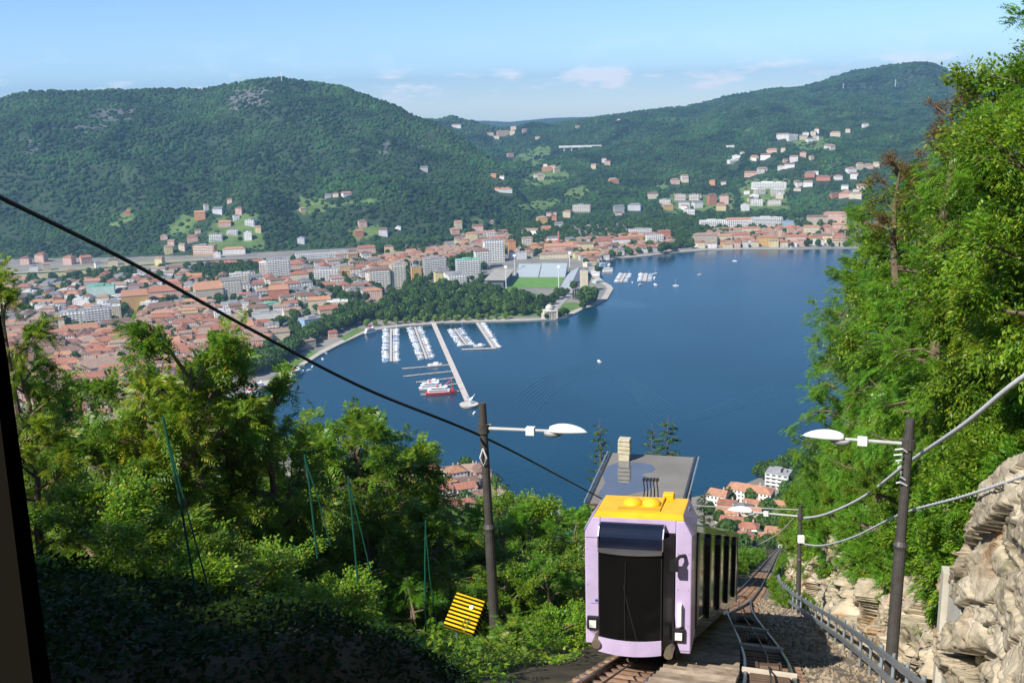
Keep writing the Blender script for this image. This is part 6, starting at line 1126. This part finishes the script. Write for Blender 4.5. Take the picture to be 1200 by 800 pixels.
LA = leaf_mat('leaf_ailanthus', (.055, .15, .015), (.17, .29, .024), (.34, .27, .02), rnd=.16, tr=.42); LB = leaf_mat('leaf_broad', (.06, .165, .013), (.20, .32, .02), (.30, .30, .02), rnd=.2, tr=.42); LY = leaf_mat('leaf_yellowing', (.10, .19, .012), (.24, .33, .02), (.46, .26, .03), rnd=.15, tr=.42); LR = leaf_mat('leaf_robinia', (.055, .18, .012), (.16, .33, .022), rnd=.15, tr=.45); LO = leaf_mat('leaf_brown', (.12, .06, .02), (.22, .12, .03), (.10, .14, .02), rnd=.2)
KIND = {
 'ailanthus': [tree_parts(500+i, 8, 2.6, .20, 'pinnate', 1900, .50, LA) for i in range(3)],
 'yellow': [tree_parts(520+i, 8, 2.3, .2, 'pinnate', 1600, .46, LY) for i in range(2)],
 'broad': [tree_parts(530+i, 8, 3.0, .22, 'single', 21000, .17, LB) for i in range(3)],
 'robinia': [tree_parts(540+i, 8, 3.0, .16, 'pinnate', 2900, .34, LR) for i in range(3)],
 'brown': [tree_parts(550, 8, 2.0, .3, 'single', 5000, .15, LO)],
 'thick': [tree_parts(580+i, 8, 3.0, .06, 'single', 24000, .17, LB, nl=15) for i in range(2)],
 'shrub': [tree_parts(560+i, 3, 1.5, .1, 'single', 9000, .13, LB, nl=9) for i in range(3)],
 'shrub_fine': [tree_parts(570+i, 3, 1.5, .1, 'pinnate', 1100, .30, LR, nl=9) for i in range(2)]}
NEAR = []; GL = 'leafy trees on the slope left of the track'; GR_ = 'trees and bushes over the rock face'
def near_tree(kind, px, py, s, R=None, base='', cat='tree', H=None, t=None, group=None):
    right = group == GR_; H0_ = 3 if kind.startswith('shrub') else 8; R0_ = {'ailanthus': 2.6, 'yellow': 2.3, 'brown': 2.0}.get(kind, 1.5 if H0_ == 3 else 3.0); Rr = R or R0_
    if right:                      # keep clear of the rock, the lamp post and the cables
        lim = np.interp(px, [900, 950, 1000, 1060, 1130, 1200], [650, 625, 608, 570, 560, 540])
        if px > 1030 and py+H0_*Rr/R0_*.8*FPX/s > 400: s = max(s, float(np.interp(px, [1030, 1066, 1130, 1200, 1300], [34, 33, 30, 27, 25])))
        Rr = max(.45, min(Rr, (lim-py)*s/FPX/(H0_*.80)*R0_)); R = Rr
    P, t0 = pick(px, py, s); t0 = t0 if t is None else t; t0 = t0
    H0 = 3 if kind.startswith('shrub') else 8; R0 = {'ailanthus': 2.6, 'yellow': 2.3, 'brown': 2.0}.get(kind, 1.5 if H0 == 3 else 3.0)
    g = float(gz(s, t0)); R = R or R0; k = R/R0; P = P if right else P-np.array([0, 0, .22*R]); hk = P[2]-g; kz = min(max(hk/(H0*.98), k*.7), k*1.25); z0 = P[2]-kz*H0*.98
    tm, cm = R_.choice(KIND[kind]); nm = 'shrub' if kind.startswith('shrub') else 'tree'
    tt = t0
    if right:                      # it grows out of the steep slope behind
        kz = min(kz, k*.9); z0 = P[2]-kz*H0*.98
        while tt < t0+9 and float(gz(s, tt)) < z0-.2: tt += .25
    g2 = min(float(gz(s, tt)), z0)
    B0 = W3(s, tt, g2); r = empty(nm, (P[0], P[1], z0), R_.random()*6.28, None, nm, group); tr_ = link('trunk', tm, r); c_ = link('crown', cm, r)
    r.location = tuple(B0); r.rotation_euler = (0, 0, 0); off = Vector((P[0], P[1], z0))-Vector(tuple(B0)); az = R_.random()*6.28
    for o_ in (tr_, c_): o_.location = off; o_.rotation_euler = (0, 0, az); o_.scale = (k, k, kz)
    if off.length > .5:
        b = MB(); w = .06+.05*k; b.tube([(0, 0, -.5), tuple(off*.45+Vector((0, 0, -.15*off.length*.2))), tuple(off+Vector((0, 0, .3)))], [w*1.5, w*1.2, w], 7); link('stem', b.mesh('stem', MATS['bark_near']), r)
    NEAR.append(dict(o=r, base=base, tx=px)); return r

for a in [('ailanthus', 226, 362, 19, 2.0, 'tallest feathery tree on the left, its top before the old town'), ('ailanthus', 246, 398, 20.5, 1.7, 'feathery tree leaning against the tallest one on its right'), ('ailanthus', 208, 402, 20, 1.6, 'feathery tree close on the left of the tallest one'), ('yellow', 178, 430, 18, 1.9, 'yellow-green feathery tree before the old town'), ('ailanthus', 120, 478, 17, 2.4, 'dark feathery tree low at the left'), ('ailanthus', 300, 438, 21, 2.0, 'feathery tree whose top reaches the ferry quay'), ('yellow', 262, 470, 25, 2.2, 'yellowing tree below the tallest feathery tree'),
    ('ailanthus', 352, 486, 27, 2.7, 'feathery tree rising before the bay'), ('ailanthus', 412, 462, 27, 3.0, 'feathery tree reaching out over the lake under the black cable'), ('ailanthus', 470, 502, 28, 2.5, 'feathery tree with a drooping branch against the lake'), ('yellow', 440, 548, 30, 2.0, 'tree with yellow tips near the right end of the feathery trees'), ('ailanthus', 515, 585, 25, 1.9, 'low feathery tree touching the left lamp post'),
    ('yellow', -4, 305, 19, .9, 'golden green branch top at the left edge'), ('ailanthus', 5, 372, 20, 1.4, 'dark leafy tree at the left edge behind the window post'), ('ailanthus', 38, 425, 21, 1.5, 'leafy sapling beside the window post before the old town'), ('yellow', 22, 470, 12.5, .9, 'yellow sapling against the window post'), ('broad', 60, 470, 20, 2.0, 'dark broadleaf tree beside the window post'), ('broad', 200, 520, 21, 2.5, 'sunlit bush-like tree behind the tall green post'), ('broad', 110, 560, 12, 1.6, 'bright leafy tree low beside the window post'), ('ailanthus', 290, 560, 25, 2.4, 'feathery tree in the middle of the left slope'),
    ('broad', 330, 590, 24, 2.2, 'broadleaf tree among the green fence rods'), ('ailanthus', 430, 600, 24, 1.2, 'feathery tree low by the green post'), ('broad', 330, 640, 14.5, 1.7, 'shaded bushy tree low on the left slope'), ('broad', 240, 620, 12.5, 1.5, 'half shaded bushy tree left of the tall post'), ('ailanthus', 160, 600, 12.5, 1.5, 'feathery tree right above the dark bank'), ('broad', 470, 640, 26, 1.7, 'broadleaf tree behind the striped hopper'), ('shrub', 385, 690, 17, 1.0, 'shaded shrub left of the striped hopper'),
    ('broad', 610, 566, 34, 2.6, 'light green tree between lamp post and house'), ('robinia', 645, 572, 38, 2.8, 'light green tree just left of the flat-roofed house'), ('robinia', 585, 585, 30, 2.2, 'tree right behind the left lamp post'), ('broad', 540, 615, 30, 1.9, 'tree left of the lamp post above the hopper'), ('robinia', 665, 590, 33, 1.9, 'tree against the corner of the flat-roofed house'), ('broad', 620, 632, 28, 1.9, 'leafy tree between lamp post and purple car'), ('robinia', 640, 655, 26, 1.5, 'young tree close to the purple car'), ('broad', 590, 660, 25, 1.6, 'tree at the foot of the left lamp post'), ('shrub', 655, 710, 24, 1.3, 'shrub below the purple car front'), ('shrub', 625, 722, 23.5, 1.0, 'shrub between lamp post foot and track'), ('shrub_fine', 470, 742, 18, .9, 'low fine-leaved shrub left below the hopper'),
    ('ailanthus', 90, 430, 30, 2.6, 'farther feathery tree below the old town'), ('broad', 350, 520, 30, 2.8, 'farther tree seen through the feathery ones'), ('broad', 20, 520, 22, 2.6, 'tree behind the window post'),
    ('shrub', 300, 655, 16, 1.3, 'low leafy shrub under the second green post'), ('shrub_fine', 345, 690, 17, 1.0, 'low feathery shrub in the middle of the slope'), ('shrub', 395, 690, 19.5, 1.1, 'low shrub left of the striped hopper'), ('shrub_fine', 478, 676, 22, 1.2, 'feathery shrub right beside the striped hopper'), ('shrub', 250, 650, 14.5, 1.2, 'low shrub right of the tall green post'), ('shrub', 400, 640, 22, 1.6, 'shrub between the middle green posts'), ('shrub_fine', 455, 640, 25, 1.6, 'feathery shrub behind the hopper'), ('shrub', 560, 690, 26, 1.5, 'shrub right behind the hopper'), ('shrub_fine', 640, 745, 22, .8, 'feathery weed beside the front of the car')]:
    near_tree(a[0], a[1], a[2], a[3], a[4], a[5], group=GL)
# trees up-slope on the left, outside the picture, that throw the shade on the lower bank
for k, (s, t, H, lb) in enumerate([(q[0], q[1], q[2], '%s shade tree up the slope, outside the left edge' % w) for q, w in zip(((-1, -11, 5.2), (3.5, -12.5, 4.6), (-4, -9, 5.2), (6.2, -15, 4.4), (1.0, -14, 5), (2.2, -8.6, 4.4)), ('first', 'second', 'third', 'fourth', 'fifth', 'sixth'))]):
    g = float(gz(s, t)); P = W3(s, t, g); tm, cm = KIND['broad'][k % 3]; r = empty('tree', tuple(P), k*1.1, lb, 'tree', 'shade trees up the slope'); r.scale = (.95, .95, H/8); link('trunk', tm, r); link('crown', cm, r)
for a in [('thick', 1212, 30, 26, 2.4, 'broad tree half outside the right edge'), ('robinia', 1192, -12, 25, 2.4, 'tallest tree at the right edge against the sky'), ('thick', 1150, 78, 27, 2.3, 'broadleaf tree against the sky at the right'), ('brown', 1112, 92, 29, 1.0, 'tree with brown withered leaves against the mountain'), ('brown', 1060, 170, 33, 1.0, 'brown leafless-looking branch over the village'), ('thick', 1100, 178, 30, 2.2, 'broadleaf tree under the right mountain'), ('robinia', 1032, 186, 40, 2.5, 'bright green tree jutting toward the village'), ('robinia', 1008, 236, 46, 2.5, 'fine-leaved tree at the end of the far shore'),
    ('thick', 1180, 130, 22, 2.0, 'yellow-green tree high at the right edge'), ('thick', 1125, 230, 26, 2.2, 'leafy tree in the middle of the right mass'), ('yellow', 1178, 225, 23, 1.7, 'yellowing tree at the right edge'), ('robinia', 1062, 262, 35, 2.5, 'bright fine-leaved tree left in the right mass'), ('robinia', 985, 300, 51, 2.8, 'fine-leaved tree overhanging the lake, upper'), ('robinia', 968, 345, 54, 2.6, 'fine-leaved tree overhanging the lake, middle'), ('thick', 1190, 320, 20, 1.7, 'broadleaf tree above the white cable at the edge'), ('thick', 1130, 330, 25, 2.0, 'broad tree above the nearest right lamp post'), ('robinia', 1075, 350, 30, 2.1, 'tree straight above the right lamp'), ('robinia', 1020, 340, 40, 2.5, 'bright tree between lake and the right mass'),
    ('robinia', 975, 405, 50, 2.4, 'fine-leaved tree overhanging the lake, lower'), ('robinia', 960, 455, 52, 2.2, 'bushy tree at the lake edge of the right mass'), ('thick', 1160, 420, 21.5, 1.5, 'dark tree right above the thick white cable'), ('thick', 1105, 430, 26, 1.7, 'dark tree behind the cable and lamp post'), ('robinia', 1030, 430, 36, 2.0, 'tree behind the right lamp'), ('thick', 1195, 455, 18, 1.1, 'dark bush at the right edge above the rock'), ('thick', 1140, 490, 22, 1.2, 'dark bush between the two white cables'), ('robinia', 950, 505, 52, 2.0, 'low tree left of the right lamp'), ('thick', 1000, 500, 38, 1.6, 'bush below the right lamp'), ('shrub', 930, 560, 55, 1.9, 'shrub over the lakeside roofs'), ('shrub_fine', 975, 560, 40, 1.5, 'fine shrub beside the second lamp post'), ('shrub', 1030, 540, 31, 1.2, 'shrub left of the nearest lamp post'), ('shrub_fine', 1010, 590, 33, .8, 'small shrub growing in the rock'), ('shrub', 1185, 520, 18.5, .8, 'shrub hanging over the near rock'), ('shrub_fine', 1150, 545, 21, .7, 'small fine shrub hanging over the rock'), ('shrub', 915, 585, 60, 1.6, 'shrub beside the lakeside houses, lower'), ('shrub', 905, 600, 66, 1.6, 'shrub at the bend of the line')]:
    near_tree(a[0], a[1]+.6*a[4]*1200/a[3]*(a[0] != 'brown')*(a[4] > 1.2), a[2]+8, a[3], a[4]*1.1, a[5], group=GR_)
for k, (px, py, s, R) in enumerate(((1110, 130, 29, 1.8), (1165, 180, 24, 1.9), (1075, 205, 33, 2.0), (1150, 300, 24, 1.9), (1100, 290, 28, 2.0), (1045, 300, 36, 2.2), (1010, 290, 44, 2.3), (1000, 390, 42, 2.2), (1055, 400, 31, 1.9), (1180, 380, 20.5, 1.4), (1130, 400, 24, 1.6), (1085, 470, 27, 1.5), (1000, 455, 40, 2.0), (960, 550, 47, 1.6), (1165, 470, 20, 1.1), (1020, 250, 42, 2.2))):
    near_tree('thick' if k % 2 else 'robinia', px+.5*R*1200/s, py+10, s, R*1.1, 'leafy tree deep in the right-hand mass of foliage', group=GR_)
CT = bpy.data.collections.new('thicket_kinds')
for tm, cm in KIND['shrub']+KIND['shrub_fine']: CT.objects.link(bpy.data.objects.new('crown', cm))
n = 1300; s = 24+54*rng.random(n)**1.1; d = 1.3+8.7*rng.random(n)**1.4; t = tb(s)+d; z = gz(s, t)-.5; q = rng.uniform(.55, 1.15, n); tag(scatter('thicket', np.stack([s*HX[0]+t*RX[0], s*HX[1]+t*RX[1], z], 1), np.stack([q, q, q], 1), 'thicket of brambles and saplings covering the steep slope over the rock', CT), kind='stuff')
# conifers behind the house
def conifer(seed, H, R):
    r = np.random.default_rng(seed); b = MB(); b.tube([(0, 0, -.5), (.05, 0, H*.5), (0, 0, H)], [.14, .09, .015], 7); P = []; D = []
    for k in range(int(H*5.5)):
        z = H*(.12+.86*(k/(H*5.5))); L_ = R*(1-z/H)**.8*r.uniform(.75, 1.2)+.12; az = k*2.4+r.normal()*.3; d = np.array([math.cos(az), math.sin(az), .12]); e = d*L_+np.array([0, 0, z-.06*L_]); b.tube([(0, 0, z), tuple(e)], [.025, .008], 4, cap=False)
        m = int(26*L_/R)+8
        for q in r.uniform(.1, 1.05, m): s = np.cross(d, [0, 0, 1]); P.append(np.array([0, 0, z])*(1-q)+e*q+r.normal(size=3)*.02); D.append(d*.7+s*r.choice((-1, 1))*r.uniform(.4, 1)+r.normal(size=3)*.15+[0, 0, -.1])
    P = np.array(P); D = np.array(D); D /= np.linalg.norm(D, axis=1)[:, None]; return b.mesh('trunk', MATS['bark_near']), leaves_mesh(P, D, 'single', .42, leaf_mat('leaf_conifer', (.03, .075, .02), (.07, .13, .04), tr=.15, gloss=.2), r, .22)
CF = [conifer(600, 9, 1.7), conifer(601, 9, 1.5)]
for k, (px, py, s, sx_, lb) in enumerate(((703, 491, 82, .95, 'cedar left of the chimney behind the flat roof'), (764, 496, 84, .8, 'thin young cedar right of the chimney'), (783, 486, 82, 1.15, 'taller cedar over the right part of the flat roof'), (826, 574, 90, .9, 'low conifer between the house and the lakeside roofs'))):
    P, t = pick(px, py, s); g = float(gz(s, t)); H = P[2]-g; r = empty('cedar', (P[0], P[1], g), k*1.3, lb, 'tree', 'cedars behind the flat-roofed house'); r.scale = (sx_*1.35, sx_*1.35, H/9); link('trunk', CF[k % 2][0], r); link('crown', CF[k % 2][1], r)
name_labels(NEAR)
for q in NEAR: q['o']['label'] = q['label']
# undergrowth, grass and ivy, each one mass
def cover(name, n, region, size, m, label, hmax, kind='single', clump=1.1, asp=.45, thr=-.1, up=.5, cs=1.6):
    r = np.random.default_rng(len(name)*7+n); (s0, s1), (t0, t1) = region; s = s0+(s1-s0)*r.random(n*2)**1.15; t = r.uniform(t0, t1, n*2); t = t if name != 'rock_plants' else t
    k = fbm(s/cs+3, t/cs+9, 3) > thr; s, t = s[k][:n], t[k][:n]; hmap = (fbm(s/clump, t/clump, 3)+.6)*hmax; z = gz(s, t)+np.maximum(hmap, .05)*r.random(len(s))**.6
    P = np.stack([s*HX[0]+t*RX[0], s*HX[1]+t*RX[1], z], 1); D = r.normal(size=P.shape); D[:, 2] = np.abs(D[:, 2])*up+.1; D /= np.linalg.norm(D, axis=1)[:, None]; return tag(link(name, leaves_mesh(P, D, kind, size, m, r, asp)), label, kind='stuff')
cover('undergrowth', 74000, ((13, 48), (-34, -4.9)), .15, LB, 'low leafy undergrowth covering the bank left of the track', 1.0)
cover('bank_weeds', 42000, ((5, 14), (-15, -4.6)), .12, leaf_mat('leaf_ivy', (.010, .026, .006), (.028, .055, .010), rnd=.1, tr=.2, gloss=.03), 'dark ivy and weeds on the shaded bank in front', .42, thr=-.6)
cover('ferny_undergrowth', 5000, ((13.5, 34), (-26, -5.9)), .40, LA, 'feathery weeds standing out of the undergrowth', 1.3, 'pinnate')
DRY = leaf_mat('dry_grass_blade', (.22, .20, .05), (.34, .29, .10), (.10, .20, .02), rnd=.1, tr=.3)
def slope_cover(name, n, m, size, label, asp, hmax, seed, thr, s0=16, s1=72, d0=1.2, d1=5):
    r = np.random.default_rng(seed); s = s0+(s1-s0)*r.random(n*3)**1.2; d = r.uniform(d0, d1, n*3); t = tb(s)+d; k = fbm(s/2.2+seed, t/2.2, 3) > thr; s, t = s[k][:n], t[k][:n]; z = gz(s, t)+r.random(len(s))*hmax*(.4+vnoise(s, t)); P = np.stack([s*HX[0]+t*RX[0], s*HX[1]+t*RX[1], z], 1)
    D = r.normal(size=P.shape)*.6-RX*.45; D[:, 2] += .55; D /= np.linalg.norm(D, axis=1)[:, None]; return tag(link(name, leaves_mesh(P, D, 'single', size, m, r, asp)), label, kind='stuff')
slope_cover('dry_grass', 46000, DRY, .34, 'dry yellow grass hanging over the rock face', .10, .35, 21, -.15)
slope_cover('slope_weeds', 52000, LB, .15, 'green weeds and brambles on the rocky slope', .5, .8, 22, -.05)
# plants rooted in the rock face itself
r = np.random.default_rng(33); idx = np.nonzero((fbm(S2/2.4+5, H2/1.4+2, 3) > .16) & (H2 > 1.2) & (S2 > 24.5))
pk = r.integers(0, len(idx[0]), 30000); si, vi = idx[0][pk], idx[1][pk]; P = np.stack([S2[si, vi]*HX[0]+T2[si, vi]*RX[0], S2[si, vi]*HX[1]+T2[si, vi]*RX[1], Z2[si, vi]], 1)+r.normal(size=(30000, 3))*.06; D = r.normal(size=P.shape)*.5-RX*.6; D[:, 2] += .2; D /= np.linalg.norm(D, axis=1)[:, None]
wgt = r.random(30000) < np.clip((H2[si, vi]-.8)/4.5, .05, 1); P, D = P[wgt], D[wgt]
tag(link('rock_plants', leaves_mesh(P[::2], D[::2], 'single', .17, leaf_mat('leaf_rock', (.08, .13, .02), (.22, .24, .05), (.10, .2, .02), tr=.3), r, .35)), 'tufts of green and yellow plants rooted in the rock', kind='stuff')
n = 1500; s = rng.uniform(46, 190, n); sd_ = rng.random(n) < .6; t = np.where(sd_, tl(s)-rng.uniform(1.6, 9, n), tl(s)+1.5+rng.random(n)*np.maximum(.3, tb(s)+1.2-tl(s)-1.5)); k_ = ~((s > 50) & (s < 82) & (t < -6)); s, t = s[k_], t[k_]; z = gz(s, t)-.3; q = rng.uniform(.25, .75, len(s)); q = np.where(t > tl(s), q*.6, q)
tag(scatter('verge_bushes', np.stack([s*HX[0]+t*RX[0], s*HX[1]+t*RX[1], z], 1), np.stack([q, q, q], 1), 'bushes crowding both sides of the line farther down', CT), kind='stuff')
# a drift of white blossoms by the right lamp
r = np.random.default_rng(5); Pc = [pick(px+8, py, 38.5)[0] for px, py in ((1020, 465), (1028, 470), (1035, 476), (1040, 482), (1046, 490), (1030, 480), (1026, 462))]; b = MB()
for p in Pc:
    for _ in range(5): q = p+r.normal(size=3)*[.12, .1, .09]; b.lathe([(.01, 0), (.05, .01), (.06, .03), (.03, .05)], 6, c=tuple(q))
tag(b.build('white_blossoms', mat('blossom_white', (.8, .8, .76), .7)), 'cluster of white flower heads in the foliage above the lamp', kind='stuff')
# wood on the slope below: leafy crowns near the house, simpler ones farther down
CN = bpy.data.collections.new('slope_tree_kinds')
for tm, cm in KIND['robinia']+KIND['thick']: CN.objects.link(bpy.data.objects.new('crown', cm))
n = 1500; s = rng.uniform(60, 185, n); t = rng.uniform(-150, -8, n); k_ = ~((s < 86) & (t > -19)) & (t < tl(s)-8); s, t = s[k_], t[k_]; z = gz(s, t)-1.2; q = rng.uniform(.45, .75, len(s)); tx = s*HX[0]+t*RX[0]; ty = s*HX[1]+t*RX[1]; ppx, ppy = projv(tx, ty, z+8*q+1); k_ = ~((ppx > 480) & (ppx < 720) & (ppy < 562)); tag(scatter('slope_wood', np.stack([tx, ty, z], 1)[k_], np.stack([q, q, q], 1)[k_], 'leafy wood on the slope beyond the flat-roofed house', CN), kind='stuff')
n = 9000; s = rng.uniform(180, 560, n); t = rng.uniform(-420, 150, n); keep = ((t < tl(s)-7) | (t > tb(s)+3)) & ~((s > 50) & (s < 84) & (t > -21) & (t < 0)); s, t = s[keep], t[keep]; z = gz(s, t)
tx = s*HX[0]+t*RX[0]; ty = s*HX[1]+t*RX[1]; ppx, ppy = projv(tx, ty, z+7); keep = (z > 6) & ~((t > -1) & (s < 150)) & ~((ppx > 800) & (ppx < 935) & (ppy < 647)) & ~((ppx > 470) & (ppx < 700) & (ppy < 556)) ; s, t, z, tx, ty = s[keep], t[keep], z[keep], tx[keep], ty[keep]
q = rng.uniform(2.6, 4.4, len(s)); tag(scatter('hillside_wood', np.stack([tx, ty, z-.4], 1), np.stack([q, q, q*1.1], 1), 'wood covering the slope between the line and the lake', CM), kind='stuff')
# ------------------------------------------------------------------ the air over the lake
hz = bpy.data.materials.new('haze_air'); hz.use_nodes = True; nt = hz.node_tree; nt.nodes.clear(); N = nt.nodes.new
o_ = N('ShaderNodeOutputMaterial'); v_ = N('ShaderNodeVolumePrincipled'); v_.inputs['Color'].default_value = (.34, .64, 1, 1); v_.inputs['Density'].default_value = HAZE; v_.inputs['Anisotropy'].default_value = .25
nt.links.new(v_.outputs[0], o_.inputs['Volume'])
b = MB(); b.box(-9500, 9500, -320, 12200, -8, 620); tag(b.build('haze', hz), 'thin blue summer haze over lake and hills', kind='stuff')
